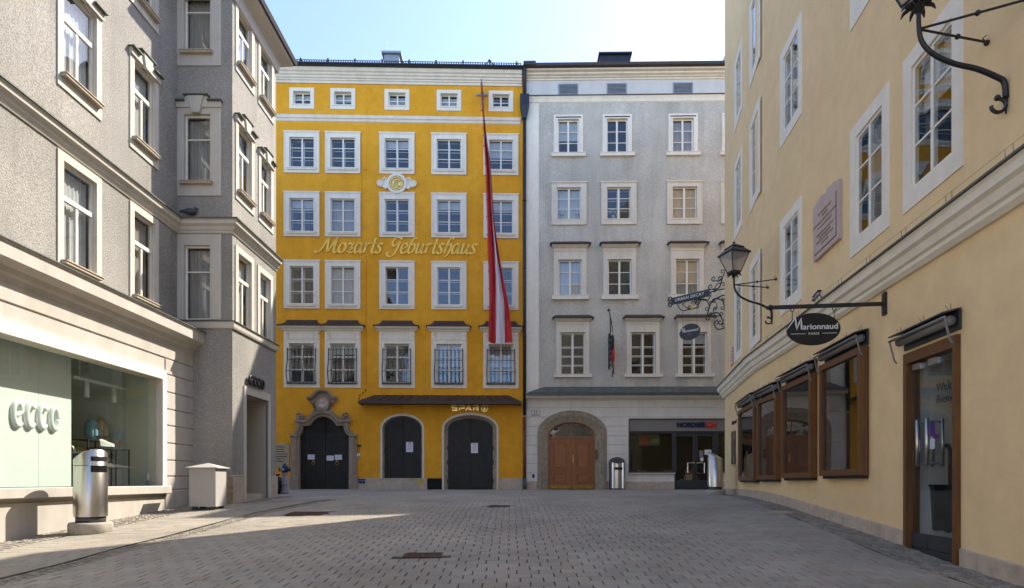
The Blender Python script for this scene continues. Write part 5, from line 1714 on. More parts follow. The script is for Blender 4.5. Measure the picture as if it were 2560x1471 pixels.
# brown display windows with awning boxes
def awning(fr_, a, b, zt, w, name='awning'):
    m = MB()
    m.add([(a - .02, -.02, zt + .25), (b + .02, -.02, zt + .25), (b + .02, -.22, zt + .20), (a - .02, -.22, zt + .20), (a - .02, -.02, zt + .268), (b + .02, -.02, zt + .268), (b + .02, -.22, zt + .218), (a - .02, -.22, zt + .218)],
          [(0, 1, 2, 3), (4, 7, 6, 5), (0, 4, 5, 1), (1, 5, 6, 2), (2, 6, 7, 3), (3, 7, 4, 0)])
    r = part(fr_, rh, 'awning', m, 'steel_dark')
    link('roller', MB().tube([(a + .03, -.10, zt + .13), (b - .03, -.10, zt + .13)], .058, 12).mesh('roller', 'fascia_grey'), r)
    link('front_bar', MB().tube([(a - .03, -.20, zt + .155), (b + .03, -.20, zt + .155)], .018, 8).mesh('front_bar', 'fascia_grey'), r)
    link('box_back', MB().box(a + .0, b - .0, -.03, .02, zt + .02, zt + .25).mesh('box_back', 'anthracite'), r)
    for x in (a - .02, b + .02):
        link('arm', MB().tube([(x, -.20, zt + .155), (x, -.14, zt - .10), (x, -.11, zt - .14)], .013, 6).mesh('arm', 'fascia_grey'), r)
    m = MB()
    n = max(2, int((b - a) / .45))
    for k in range(n + 1):
        x = a + .05 + (b - a - .1) * k / n
        for s in (-.02, .02): m.tube([(x + s, -.1, zt + .25), (x + s * 2.5, -.12, zt + .32)], .003, 4)
    link('bird_wire', m.mesh('bird_wire', 'steel_dark'), r)
    return r
for fr_, a, b, z0_, z1_ in disp:
    fwid = .10
    m = MB(); m.ring(a + fwid, b - fwid, z0_ + fwid, z1_ - fwid, fwid, fwid, fwid, fwid, -.13, .04)
    w = part(fr_, rh, 'display_window', m, 'brown_wood')
    link('pane', MB().box(a + fwid - .005, b - fwid + .005, -.085, -.078, z0_ + fwid - .005, z1_ - fwid + .005).mesh('pane', 'glass_brown'), w)
    m = MB(); c, d, e, f = .035, .75, z0_ + .05, z1_ - .05
    aa, bb = a + .04, b - .04
    m.quad((aa, d, e), (bb, d, e), (bb, d, f), (aa, d, f)); m.quad((aa, c, e), (aa, d, e), (aa, d, f), (aa, c, f)); m.quad((bb, c, e), (bb, d, e), (bb, d, f), (bb, c, f))
    m.quad((aa, c, e), (bb, c, e), (bb, d, e), (aa, d, e)); m.quad((aa, c, f), (bb, c, f), (bb, d, f), (aa, d, f))
    link('display_box', m.mesh('display_box', 'display_dark'), w)
    link('under_board', MB().box(a + .10, b - .02, -.10, .02, z0_ - .05, z0_ - .001).mesh('under_board', 'rubber'), w)  # thin near-black board below the frame
    awning(fr_, a, b, z1_, w)
# glass entrance
gd = min(gA, gB)
m = MB(); fwid = .075
o_ = [(dr0, gA - .1), (dr0, drz1), (dr1, drz1), (dr1, gB - .1)]; i_ = [(dr0 + fwid, gA - .1), (dr0 + fwid, drz1 - .14), (dr1 - fwid, drz1 - .14), (dr1 - fwid, gB - .1)]
m.band(o_, i_, -.05, .12, False)
w = part(FR, rh, 'entrance_frame', m, 'brown_wood')
dmid = FR.u(2322, -.03)
zf = gA + .03
for a, b, k in ((dr0 + fwid + .01, dmid - .005, 0), (dmid + .005, dr1 - fwid - .01, 1)):
    d = part(FR, rh, 'glass_door', MB().box(a, b, .03, .042, zf + .16, drz1 - .17), 'glass_door')
    link('bottom_rail', MB().box(a, b, .015, .057, zf - .02, zf + .16).mesh('bottom_rail', 'anthracite'), d)
    hx = (b - .10) if k == 0 else (a + .10)
    m = MB()
    for yy in (-.05, .13):
        m.tube([(hx, yy, zf + 1.02), (hx, yy, zf + 1.62)], .022, 8)
    for zz in (zf + 1.06, zf + 1.58): m.tube([(hx, -.05, zz), (hx, .13, zz)], .014, 6)
    link('handle', m.mesh('handle', 'steel'), d)
    link('hinge', MB().box(a + .02, a + .20, .005, .07, drz1 - .24, drz1 - .16).mesh('hinge', 'steel'), d)
part(FR, rh, 'door_step', MB().add([(dr0 + .02, .02, gA - .3), (dr1 - .02, .02, gB - .3), (dr1 - .02, .02, zf - .03), (dr0 + .02, .02, zf - .03), (dr0 + .02, .9, gA - .3), (dr1 - .02, .9, gB - .3), (dr1 - .02, .9, zf - .025), (dr0 + .02, .9, zf - .025)], [(0, 1, 2, 3), (3, 2, 6, 7)]), 'anthracite')
m = MB(); c, d, e, f = .12, 2.4, zf - .02, drz1
m.quad((dr0, d, e), (dr1 + .4, d, e), (dr1 + .4, d, f), (dr0, d, f)); m.quad((dr0 - .0, c, e), (dr0, d, e), (dr0, d, f), (dr0, c, f)); m.quad((dr1 + .4, c, e), (dr1 + .4, d, e), (dr1 + .4, d, f), (dr1 + .4, c, f)); m.quad((dr0, c, e), (dr1 + .4, c, e), (dr1 + .4, d, e), (dr0, d, e)); m.quad((dr0, c, f), (dr1 + .4, c, f), (dr1 + .4, d, f), (dr0, d, f))
part(FR, rh, 'lobby', m, 'curtain')
aw = awning(FR, dr0 - .02, dr1 + .02, drz1 + .03, None)
for k, (s_, zz, mt) in enumerate((('Welcome', .0, 'ink'), ('Bienvenue', -.145, 'ink'))):
    me = text_mesh(s_, .15, .004, mt, align='LEFT')
    part(FR, rh, 'door_lettering', me, None, FR.u(2342, -.03), FR.z(2345, 971, -.03) + zz, .024)
# ================================================================== house across the square (behind the viewer, seen only in reflections)
bh_ = thing('square_house', 'sunlit peach town house across the square, seen only in window reflections', 'house', (0, -46, g(0, -46)))
FX = Frame(24, -46, -1, 0)
hl = []
for i in range(12):
    for k in range(4):
        u, z = 2.2 + i * 3.6, .5 + k * 3.5
        hl.append((u - .6, u + .6, z, z + 1.8))
m = wall_mesh(0, 46, -3, 15.5, hl)
part(FX, bh_, 'wall', m, 'back_facade'); shell(FX, bh_, 0, 46, -3, 15.5, 9)
for (a, b, c, d) in hl:
    w = part(FX, bh_, 'window', MB().ring(a, b, c, d, .16, .16, .16, .16, -.04, .1), 'white_trim')
    link('pane', MB().box(a, b, .06, .07, c, d).mesh('pane', 'anthracite'), w)

# ================================================================== GROUND
ground_pts = []
xs = np.concatenate([np.linspace(-70, -12, 12), np.linspace(-11.5, 13, 50), np.linspace(14, 70, 12)])
ys = np.concatenate([np.linspace(-60, -2, 14), np.linspace(-1, 28, 59), np.linspace(30, 120, 10)])
gm_ = MB()
V = [(x, y, g(x, y) - (.02 if (-10 < x < 10.5 and 4.4 < y < 26.6) else .0)) for y in ys for x in xs]
nx = len(xs)
fs = []
for j in range(len(ys) - 1):
    for i in range(nx - 1):
        inside = -10 < xs[i] and xs[i + 1] < 10.6 and ys[j] > 4.0 and ys[j + 1] < 27
        gm_.cur = 0 if inside else 1
        fs.append(((j * nx + i, j * nx + i + 1, (j + 1) * nx + i + 1, (j + 1) * nx + i), gm_.cur))
gm_.v = V
for f, c in fs: gm_.f.append(list(f)); gm_.mi.append(c); gm_.sm.append(True)
ground = gm_.build('ground', ['joint_sand', 'far_ground'])
tag(ground, 'stone-paved square rising gently towards the yellow house', None, None, 'structure')

def loc(fr, x, y):
    P = Vector((x, y)) - fr.O
    return P.dot(fr.d), P.dot(fr.n)
# edge of the cobbles beside the right house and beside the shop
RE = sorted(loc(FR, *ground_hit(px_, py_).xy) for px_, py_ in [(1900, 1262), (1994, 1299), (2193, 1382.5), (2320, 1428), (2440, 1468)])
RE = [(-6, .35), (-.5, max(.4, RE[0][1]))] + [r for r in RE if r[0] > 0] + [(14, RE[-1][1])]
LE = sorted(loc(FLg, *ground_hit(px_, py_).xy) for px_, py_ in [(39.5, 1370), (177.6, 1339), (286, 1319), (355, 1304), (494, 1273)])
LE = [(0, LE[0][1])] + LE + [(16, LE[-1][1] + .3)]
GUT = [ground_hit(*p).xy for p in [(-420, 1560), (-150, 1497), (0, 1456), (197, 1406.5), (335.4, 1367), (454, 1337.5), (577.5, 1303.6), (648.6, 1284), (755, 1262.8), (826, 1250)]]
def gut_d(x, y):
    best = 9
    for a, b in zip(GUT, GUT[1:]):
        ab = b - a; t = max(0, min(1, (Vector((x, y)) - a).dot(ab) / ab.length_squared))
        best = min(best, (Vector((x, y)) - a - ab * t).length)
    return best
def zone(x, y):
    u, d = loc(FR, x, y)
    if u > -.4:
        if d < .02: return None
        if d < np.interp(u, [r[0] for r in RE], [r[1] for r in RE]): return 'sett'
    else:
        u, d = loc(FQ, x, y)
        if u > -.3 and d < .02: return None
        if u > -.3 and d < .40: return 'sett'
    u, d = loc(FLg, x, y)
    if y < RET_Y:
        if d < .03: return None
        if d < np.interp(u, [r[0] for r in LE], [r[1] for r in LE]): return 'sett'
    else:
        u, d = loc(FB, x, y)
        if u < BL + .1:
            if d < .03: return None
            if d < .5: return 'sett'
    if y > 26.4 + (x - JX) * (.0237 if x < JX else -.0162) - .08: return None
    if gut_d(x, y) < .2: return 'gutter'
    return 'paver'

_tints = [(1, 1, 1), (.93, .94, .96), (1.07, 1.05, 1.01), (.99, .94, .90), (.89, .90, .90), (1.04, 1.05, 1.05), (1.0, .94, .94)]
def stone(mb, x, y, w, d, ang, tint, tl, top=.0, c=.006):
    """one slab laid on the ground: 4 top, 4 rim, 4 base points"""
    ca, sa = math.cos(ang), math.sin(ang)
    pts = []
    for s_, dz in ((c, top), (0, top - c), (0, top - .03)):
        for sx, sy in ((-1, -1), (1, -1), (1, 1), (-1, 1)):
            lx, ly = sx * (w / 2 - s_), sy * (d / 2 - s_)
            X, Y_ = x + lx * ca - ly * sa, y + lx * sa + ly * ca
            pts.append((X, Y_, float(g(X, Y_)) + dz))
    f = [(0, 1, 2, 3)] + [(4 + i, 4 + (i + 1) % 4, (i + 1) % 4, i) for i in range(4)] + [(8 + i, 8 + (i + 1) % 4, 4 + (i + 1) % 4, 4 + i) for i in range(4)]
    mb.add(pts, f); tl += [tint] * 12

def tint_mesh(mb, name, mat, tl):
    me = bpy.data.meshes.new(name)
    me.from_pydata(mb.v, [], mb.f)
    me.materials.append(MAT[mat])
    at = me.color_attributes.new('tint', 'FLOAT_COLOR', 'POINT')
    at.data.foreach_set('color', np.array([(*t, 1) for t in tl], dtype=np.float32).ravel())
    me.update()
    return me

def flat_stone(w, d, tint, mat, c=.006):
    """slab mesh around its own origin (shared by alike stones)"""
    m = MB(); pts = []
    for s_, dz in ((c, 0), (0, -c), (0, -.03)):
        for sx, sy in ((-1, -1), (1, -1), (1, 1), (-1, 1)): pts.append((sx * (w / 2 - s_), sy * (d / 2 - s_), dz))
    m.add(pts, [(0, 1, 2, 3)] + [(4 + i, 4 + (i + 1) % 4, (i + 1) % 4, i) for i in range(4)] + [(8 + i, 8 + (i + 1) % 4, 4 + (i + 1) % 4, 4 + i) for i in range(4)])
    return tint_mesh(m, 'stone', mat, [tint] * 12)

def lay(stones, nobj, name, mat, meshes, nbulk):
    """the nobj stones that show largest become objects, the rest one mass"""
    def vis(s):
        x, y = s[0], s[1]
        ix = CX + F * x / y; iy = HZ - F * (g(x, y) - EYE) / y
        return (0 if (-30 < ix < 2590 and iy < 1490) else 1, y)
    stones.sort(key=vis)
    for x, y, ang, k, dz in stones[:nobj]:
        e = .05
        sx = (g(x + e, y) - g(x - e, y)) / (2 * e); sy = (g(x, y + e) - g(x, y - e)) / (2 * e)
        q = Vector((-sx, -sy, 1)).normalized()
        rot = (Vector((0, 0, 1)).rotation_difference(q).to_matrix() @ Matrix.Rotation(ang, 3, 'Z')).to_euler()
        link(name, meshes[k], ground, (x, y, g(x, y) + dz), tuple(rot))
    mb, tl = MB(), []
    for x, y, ang, k, dz in stones[nobj:]:
        w, d, t = DIM[name][k]
        stone(mb, x, y, w, d, ang, t, tl, dz, .003 if name == 'paver' else .012)
    o = link(nbulk, tint_mesh(mb, nbulk, mat, tl), ground)
    o['kind'] = 'stuff'

PL, PW = .258, .192
DIM = {'paver': [(PL - .013 - .002 * (k % 2), PW - .0035, t) for k, t in enumerate(_tints)],
       'sett': [(.098 - .006 * (k % 3), .094 - .008 * ((k + 1) % 3), tuple(c * (.8 + .1 * (k % 5)) for c in t)) for k, t in enumerate(_tints)]}
pavers = []
HOLES = []
MH = {}
for nm, quad in {'a': [(719.6, 1287.7), (732, 1279.5), (824, 1280.5), (813.7, 1288)], 'b': [(1006, 1394), (1021, 1382.3), (1109, 1382.3), (1099.4, 1393.7)], 'c': [(1222, 1268.5), (1223, 1263.5), (1273.6, 1263.5), (1273, 1268.5)]}.items():
    q = [ground_hit(*p) for p in quad]
    x0 = (q[0].x + q[1].x) / 2; x1 = (q[2].x + q[3].x) / 2; y0 = (q[0].y + q[3].y) / 2; y1 = (q[1].y + q[2].y) / 2
    MH[nm] = (x0, x1, y0, y1); HOLES.append((x0 - .05, x1 + .05, y0 - .05, y1 + .05))
REu, REd = [r[0] for r in RE], [r[1] for r in RE]
LEu, LEd = [r[0] for r in LE], [r[1] for r in LE]
def f_right(x, y):
    u, d = loc(FR, x, y)
    if u > -.4: return d - np.interp(u, REu, REd)
    u, d = loc(FQ, x, y)
    return d - .40 if u > -.3 else 1.0
def f_left(x, y):
    if y < RET_Y:
        u, d = loc(FLg, x, y); return d - np.interp(u, LEu, LEd)
    u, d = loc(FB, x, y)
    return d - .5 if u < BL + .1 else 1.0
def f_gut(x, y): return gut_d(x, y) - .2
def clip(P, f):
    v = [float(f(*p)) for p in P]; out = []
    for i in range(len(P)):
        j = (i + 1) % len(P)
        if v[i] >= 0: out.append(P[i])
        if (v[i] >= 0) != (v[j] >= 0):
            t = v[i] / (v[i] - v[j]); out.append((P[i][0] + (P[j][0] - P[i][0]) * t, P[i][1] + (P[j][1] - P[i][1]) * t))
    return out
cutm, cutt = MB(), []
ny = 0
y = 4.6
while y < 26.4:
    off = (ny % 2) * PL / 2 + random.uniform(-.02, .02)
    x = -9.6 + off
    while x < 10.2:
        if not any(a < x < b and c < y < d for a, b, c, d in HOLES):
            zn = zone(x, y)
            hx, hy = PL / 2 - .007, PW / 2 - .002
            near = zn in ('paver', 'sett', 'gutter') and min(abs(f_right(x, y)), abs(f_left(x, y)), abs(f_gut(x, y))) < .17
            if near:
                P = [(x - hx, y - hy), (x + hx, y - hy), (x + hx, y + hy), (x - hx, y + hy)]
                for f in (f_right, f_left, f_gut):
                    if len(P) > 2: P = clip(P, f)
                if len(P) > 2:
                    n = len(P); dz = random.uniform(-.003, .001)
                    cutm.add([(a, b, float(g(a, b)) + dz) for a, b in P] + [(a, b, float(g(a, b)) - .03) for a, b in P], [tuple(range(n))] + [(n + i, n + (i + 1) % n, (i + 1) % n, i) for i in range(n)])
                    cutt += [_tints[random.randrange(7)]] * (2 * n)
            elif zn == 'paver':
                pavers.append((x, y, random.gauss(0, .003), random.choice((0, 0, 0, 1, 2, 3, 4, 5, 5, 6)), random.uniform(-.003, .001)))
        x += PL
    y += PW; ny += 1
o = link('cut_pavers', tint_mesh(cutm, 'cut_pavers', 'paver_stone', cutt), ground)
o['kind'] = 'stuff'
lay(pavers, 300, 'paver', 'paver_stone', [flat_stone(w, d, t, 'paver_stone', .003) for w, d, t in DIM['paver']], 'pavers')
setts = []
def strip(fr, u0, u1, edge):
    u = u0
    while u < u1:
        d = .06; r = 0
        while d < edge(u) - .03:
            P = fr.O + fr.d * (u + (r % 2) * .05) + fr.n * d
            if zone(P.x, P.y) == 'sett':
                setts.append((P.x, P.y, fr.rot + random.gauss(0, .07), random.randrange(7), random.uniform(-.008, .004)))
            d += .103; r += 1
        u += .106
strip(FR, -.3, 12.2, lambda u: np.interp(u, [r[0] for r in RE], [r[1] for r in RE]))
strip(FQ, 0, FQ_LEN - .1, lambda u: .42)
strip(FLg, 7.5, 15.4, lambda u: np.interp(u, [r[0] for r in LE], [r[1] for r in LE]))
strip(FB, -.1, BL + .1, lambda u: .5)
GS = smooth_path(GUT, 8)
acc = 0.0
for a, b in zip(GS, GS[1:]):
    L = (b - a).length; d = (b - a) / max(L, 1e-6); n = Vector((d.y, -d.x)); s = (-acc) % .105
    while s < L:
        for r, o in enumerate((-.13, -.03, .07, .16)):
            P = a + d * (s + (r % 2) * .05) + n * o
            if zone(P.x, P.y) == 'gutter': setts.append((P.x, P.y, math.atan2(d.y, d.x) + random.gauss(0, .05), random.randrange(7), -.004 + random.uniform(-.005, .003) - .008 * (abs(o) < .1)))
        s += .105
    acc = (acc + L) % .105
lay(setts, 300, 'sett', 'sett_stone', [flat_stone(w, d, t, 'sett_stone', .012) for w, d, t in DIM['sett']], 'setts')
m = MB()
for a, b in zip(GS, GS[1:]):
    d = (b - a).normalized(); n = Vector((-d.y, d.x)) * .205; e = Vector((-d.y, d.x)) * .015
    m.add([(*(a + n - e).xy, g(*(a + n).xy) + .001), (*(b + n - e).xy, g(*(b + n).xy) + .001), (*(b + n + e).xy, g(*(b + n).xy) + .001), (*(a + n + e).xy, g(*(a + n).xy) + .001)], [(0, 1, 2, 3)])
link('drain_slot', m.mesh('drain_slot', 'rubber'), ground)

def top(fr, name, mb, mats, label, cat, u=0.0, z=0.0, y=0.0, rz=0.0, group=None):
    P = fr.w(u, y, z)
    o = link(name, mb.mesh(name, mats) if isinstance(mb, MB) else mb, None, P, fr.rot + rz)
    return tag(o, label, cat, group)

# ------------------------------------------------------------------ manhole covers
for nm, lab in (('a', 'rusty double manhole cover in the paving, close to the sunlit strip'), ('b', 'rusty manhole cover with two dark panels, nearest to the viewer'), ('c', 'small rusty manhole cover in the shade, farthest from the viewer')):
    x0, x1, y0, y1 = MH[nm]
    cxm, cym = (x0 + x1) / 2, (y0 + y1) / 2; z = g(cxm, cym)
    sl_ = (g(cxm, cym + .1) - g(cxm, cym - .1)) / .2
    hw, hd = (x1 - x0) / 2, max(.14, (y1 - y0) / 2)
    t = thing('manhole_cover', lab, 'manhole cover', (cxm, cym, z), 0, 'manhole covers in the paving')
    t.rotation_euler = (math.atan(sl_), 0, 0)
    fr_ = MB()
    for a, b, c, d in ((-hw, hw, -hd, -hd + .03), (-hw, hw, hd - .03, hd), (-hw, -hw + .03, -hd + .03, hd - .03), (hw - .03, hw, -hd + .03, hd - .03), (-.015, .015, -hd + .03, hd - .03)):
        fr_.box(a, b, c, d, -.03, .004)
    fr_.build('frame', 'rust', t)
    for s in (-1, 1):
        a, b = (-hw + .032, -.017) if s < 0 else (.017, hw - .032)
        p = MB(); p.box(a, b, -hd + .032, hd - .032, -.03, -.004)
        for k in range(5):
            for q in range(3):
                xx = a + (b - a) * (k + .5) / 5; yy = -hd + 2 * hd * (q + .7) / 3.4
                p.box(xx - .02, xx + .02, yy - .015, yy + .015, -.004, .001)
        p.build('panel', 'rust', t)
pp = ground_hit(1946, 1279)
d = MB(); d.box(-.28, .28, -.18, .18, -.03, .004)
for k in range(6): d.box(-.24, .24, -.15 + k * .055, -.13 + k * .055, .004, .009)
tag(d.build('drain_cover', 'plaque_cream', None, (pp.x, pp.y, pp.z), FR.rot), 'pale drain cover among the cobbles beside the cream house', 'drain cover')

# ------------------------------------------------------------------ litter bins
def slant_bin(P, sc, rot, label):
    t = thing('litter_bin', label, 'litter bin', P, rot, 'round steel bins with slanted tops')
    t.scale = (sc, sc, sc)
    MB().lathe([(.31, -.05), (.345, .0), (.35, .14), (.34, .175), (.325, .185), (.0, .186)], 32).build('plinth', 'concrete', t)
    MB().lathe([(.235, .186), (.235, .29), (.0, .291)], 32).build('foot', 'steel_dark', t)
    b = MB(); n = 40; r = .262; pts = []
    zt = lambda a: 1.37 + .13 * math.cos(a)
    for k in range(n):
        a = 2 * math.pi * k / n; pts.append((r * math.cos(a), r * math.sin(a), .29))
    for k in range(n):
        a = 2 * math.pi * k / n; pts.append((r * math.cos(a), r * math.sin(a), zt(a)))
    for k in range(n):
        a = 2 * math.pi * k / n; pts.append(((r - .03) * math.cos(a), (r - .03) * math.sin(a), zt(a) + .025))
    b.smooth = True
    b.add(pts, [(k, (k + 1) % n, n + (k + 1) % n, n + k) for k in range(n)] + [(n + k, n + (k + 1) % n, 2 * n + (k + 1) % n, 2 * n + k) for k in range(n)])
    b.smooth = False
    b.add(pts[2 * n:], [tuple(range(n))])
    b.build('body', 'steel', t)
    def patch(a0, a1, z0, z1, rr):
        m = MB(); k = 10; pts = []
        for i in range(k + 1):
            a = a0 + (a1 - a0) * i / k
            pts += [(rr * math.cos(a), rr * math.sin(a), z0), (rr * math.cos(a), rr * math.sin(a), z1)]
        m.add(pts, [(2 * i, 2 * i + 2, 2 * i + 3, 2 * i + 1) for i in range(k)])
        return m
    patch(R(-30), R(42), 1.30, 1.385, .264).build('slot', 'rubber', t)
    patch(R(-30), R(42), 1.10, 1.22, .264).build('label_plate', 'black_board', t)
    s = MB()
    s.tube([(.264 * math.cos(R(-125)), .264 * math.sin(R(-125)), .34), (.264 * math.cos(R(-125)), .264 * math.sin(R(-125)), 1.22)], .005, 4)
    s.tube([(.264 * math.cos(a), .264 * math.sin(a), 1.22) for a in [R(-125 + k * 8) for k in range(12)]], .004, 4)
    s.build('door_seam', 'steel_dark', t)
    return t
bp = ground_hit(227, 1331)
slant_bin((bp.x, bp.y, g(bp.x, bp.y)), .98 * bp.y / 10.65, R(-25), 'large steel litter bin with slanted top on round stone base, before the shoe shop')
b2 = ground_hit(1788, 1231.5)
b2y = 17.6; b2x = (1788 - CX) / F * b2y
slant_bin((b2x, b2y, g(b2x, b2y)), .84, R(140), 'steel litter bin with slanted top at the corner of the cream house')
t = thing('litter_bin', 'rounded steel litter bin standing against the wall beside the brown arched door', 'litter bin', FG.w(FG.u(1540.5), -.30, GZ), FG.rot)
hb = FG.z(1540, 1143, .3) - GZ
b = MB(); n = 16
rr = .32
b.smooth = True
prof = [(rr * math.cos(a), -.30 * math.sin(a)) for a in [math.pi * k / n for k in range(n + 1)]]
zt = lambda x: hb * .86 - .10 * (1 - (x / rr) ** 2)
pts = [(x, y, .06) for x, y in prof] + [(x, y, zt(x)) for x, y in prof]
b.add(pts, [(k, k + 1, n + 2 + k, n + 1 + k) for k in range(n)])
b.build('body', 'steel', t)
m = MB(); m.prism([(-rr - .012, .0), (rr + .012, 0), (rr + .012, hb * .84)] + [((rr + .012) * math.cos(a), hb * .84 + (hb * .16) * math.sin(a)) for a in [math.pi * k / 14 for k in range(1, 14)]] + [(-rr - .012, hb * .84)], .0, .28)
m.build('back_shell', 'steel_dark', t)
m = MB(); m.zprism([(x * .97, y * .97) for x, y in prof], hb * .70, hb * .78); m.build('lid', 'steel_dark', t)
m = MB(); m.box(-.18, .18, -.305, -.25, hb * .60, hb * .68); m.build('slot', 'rubber', t)
m = MB(); m.zprism([(x * 1.0, y * 1.0) for x, y in prof], .0, .06); m.build('foot', 'steel_dark', t)

# ------------------------------------------------------------------ utility cabinet
cy0 = 13.9; cxa, cxb = (473 - CX) / F * cy0, (539 - CX) / F * cy0
zc = g((cxa + cxb) / 2, cy0 + .2)
t = thing('utility_cabinet', 'beige grey utility cabinet with pyramid lid beside the bay', 'cabinet', ((cxa + cxb) / 2, cy0 + .26, zc))
hw = (cxb - cxa) / 2; hc = EYE + (HZ - 1171) / F * cy0 - zc
MB().box(-hw, hw, -.26, .26, .07, hc).build('body', 'cabinet_paint', t)
m = MB(); e = .06
m.add([(-hw - e, -.26 - e, hc), (hw + e, -.26 - e, hc), (hw + e, .26 + e, hc), (-hw - e, .26 + e, hc), (-hw - e, -.26 - e, hc + .02), (hw + e, -.26 - e, hc + .02), (hw + e, .26 + e, hc + .02), (-hw - e, .26 + e, hc + .02), (0, 0, hc + .13)],
      [(3, 2, 1, 0), (0, 1, 5, 4), (1, 2, 6, 5), (2, 3, 7, 6), (3, 0, 4, 7), (4, 5, 8), (5, 6, 8), (6, 7, 8), (7, 4, 8)])
m.build('lid', 'cabinet_paint', t)
for sx in (-1, 1):
    for sy in (-1, 1): MB().box(sx * (hw - .09) - .05, sx * (hw - .09) + .05, sy * .18 - .04, sy * .18 + .04, -.03, .07).build('foot', 'anthracite', t)

# ------------------------------------------------------------------ hydrant and sack by the bay corner
hy = 19.7; hx = (711.6 - CX) / F * hy; hz = g(hx, hy)
t = thing('hydrant', 'grey street hydrant with dark blue cap beside the yellow house portal', 'hydrant', (hx, hy, hz))
MB().lathe([(.12, -.02), (.12, .10), (.095, .12), (.095, .30), (.105, .32), (.105, .36), (.09, .38), (.09, .72), (.0, .721)], 16).build('column', 'hydrant_grey', t)
m = MB(); m.lathe([(.09, .72), (.11, .74), (.11, .88), (.085, .94), (.05, .97), (.04, 1.02), (0, 1.021)], 16); m.build('cap', 'hydrant_blue', t)
for a in (R(-100), R(0), R(180)):
    m = MB(); d = Vector((math.cos(a), math.sin(a), 0)); m.tube([d * .08 + Vector((0, 0, .81)), d * .16 + Vector((0, 0, .81))], .055, 10); m.tube([d * .155 + Vector((0, 0, .81)), d * .18 + Vector((0, 0, .81))], .062, 10)
    m.build('nozzle', 'zinc' if a < 0 and a > -2 else 'hydrant_blue', t)
sy_ = 19.9; sx_ = (694 - CX) / F * sy_
m = MB(); rs = random.Random(3); n = 14; prof = [(.02, 0), (.24, .02), (.29, .16), (.27, .34), (.18, .50), (.06, .58), (.05, .62), (.09, .66)]
pts = []
for r, z in prof:
    for k in range(n):
        a = 2 * math.pi * k / n; q = r * (1 + rs.uniform(-.12, .12)); pts.append((q * math.cos(a), q * math.sin(a), z))
m.smooth = True; m.add(pts, [(i * n + k, i * n + (k + 1) % n, (i + 1) * n + (k + 1) % n, (i + 1) * n + k) for i in range(len(prof) - 1) for k in range(n)])
tag(m.build('rubbish_sack', 'rubber', None, (sx_, sy_, g(sx_, sy_))), 'black sack half hidden behind the bay corner beside the hydrant', 'sack')

# ------------------------------------------------------------------ flag
rowsF = [(207, 1203.0, 1204.2, 1204.6, 1205.2), (279, 1207, 1208.6, 1208.9, 1209.6), (345, 1210, 1214.6, 1216.2, 1217), (396, 1213, 1221.5, 1223.4, 1224.4), (448, 1216.5, 1226, 1228, 1229.2),
         (560, 1219.8, 1232.2, 1234.2, 1236), (621, 1221, 1236.6, 1240.7, 1246), (691, 1223, 1239.5, 1251, 1258), (757, 1224, 1238.8, 1260.5, 1271.5), (818, 1222.5, 1238.8, 1261, 1278.7), (856, 1222, 1239, 1262, 1281.7)]
m = MB(); NR, sub = 44, 6
Yk = [r[0] for r in rowsF]
grid = []
for i in range(NR + 1):
    yy = Yk[0] + (Yk[-1] - Yk[0]) * i / NR
    ks = [float(np.interp(yy, Yk, [r[q] for r in rowsF])) for q in range(1, 5)]
    t_ = i / NR
    out = .35 + .75 * t_ ** .7
    row = []
    for b in range(3):
        for q in range(sub):
            s = q / sub
            xx = ks[b] + (ks[b + 1] - ks[b]) * s
            ph = (b + s) * 5.2 + 1.7 * t_
            u, z = FY.uz(xx, yy, out)
            row.append((u + .012 * math.sin(9 * t_ + 3 * s), -out - (.16 - .04 * t_) * math.sin(ph + .8 * math.sin(6 * t_)) - .07 * math.sin(2.3 * ph + 9 * t_) - .03 * math.sin(17 * t_ + 5 * ph), z - .05 * math.sin(math.pi * (b + s) / 3) * t_))
    u, z = FY.uz(ks[3], yy, out); row.append((u, -out - .1 * math.sin(15.6 + 1.7 * t_), z))
    grid.append(row)
nc = len(grid[0])
flat = [p for r in grid for p in r]
u0f, z0f = FY.uz(1205, 207)
m.smooth = True
for i in range(NR):
    for j in range(nc - 1):
        m.cur = 1 if sub <= j < 2 * sub else 0
        m.f.append([i * nc + j, i * nc + j + 1, (i + 1) * nc + j + 1, (i + 1) * nc + j]); m.mi.append(m.cur); m.sm.append(True)
m.v = flat
fl = thing('flag', 'long red and white banner hanging from a pole down the yellow house', 'flag', FY.w(u0f, 0, z0f), FY.rot)
me = m.mesh('cloth', ['flag_red', 'flag_white'])
link('cloth', me, fl, (-u0f, 0, -z0f))
pl = MB(); ub_, zb_ = FY.uz(1208, 252)
ut, zt_ = FY.uz(1203, 197, .45)
pl.tube([(ub_ - u0f, -.02, zb_ - z0f), (ut - u0f, -.45, zt_ - z0f)], .035, 8)
pl.build('pole', 'zinc', fl)
br = MB(); c = FY.uz(1206, 239); br.box(c[0] - .26 - u0f, c[0] + .24 - u0f, -.06, 0, c[1] - .04 - z0f, c[1] + .04 - z0f); br.box(c[0] - .05 - u0f, c[0] + .05 - u0f, -.07, 0, c[1] - .7 - z0f, c[1] + .1 - z0f)
br.build('bracket', 'zinc', fl)
ro = MB()
ro.tube([(g_[0][0] - u0f - .02, g_[0][1], g_[0][2] - z0f) for g_ in grid], .012, 5)
for i in range(2, NR, 3): ro.ball((grid[i][0][0] - u0f - .03, grid[i][0][1], grid[i][0][2] - z0f), .03, 6, 4)
ro.build('halyard', 'flag_red', fl)

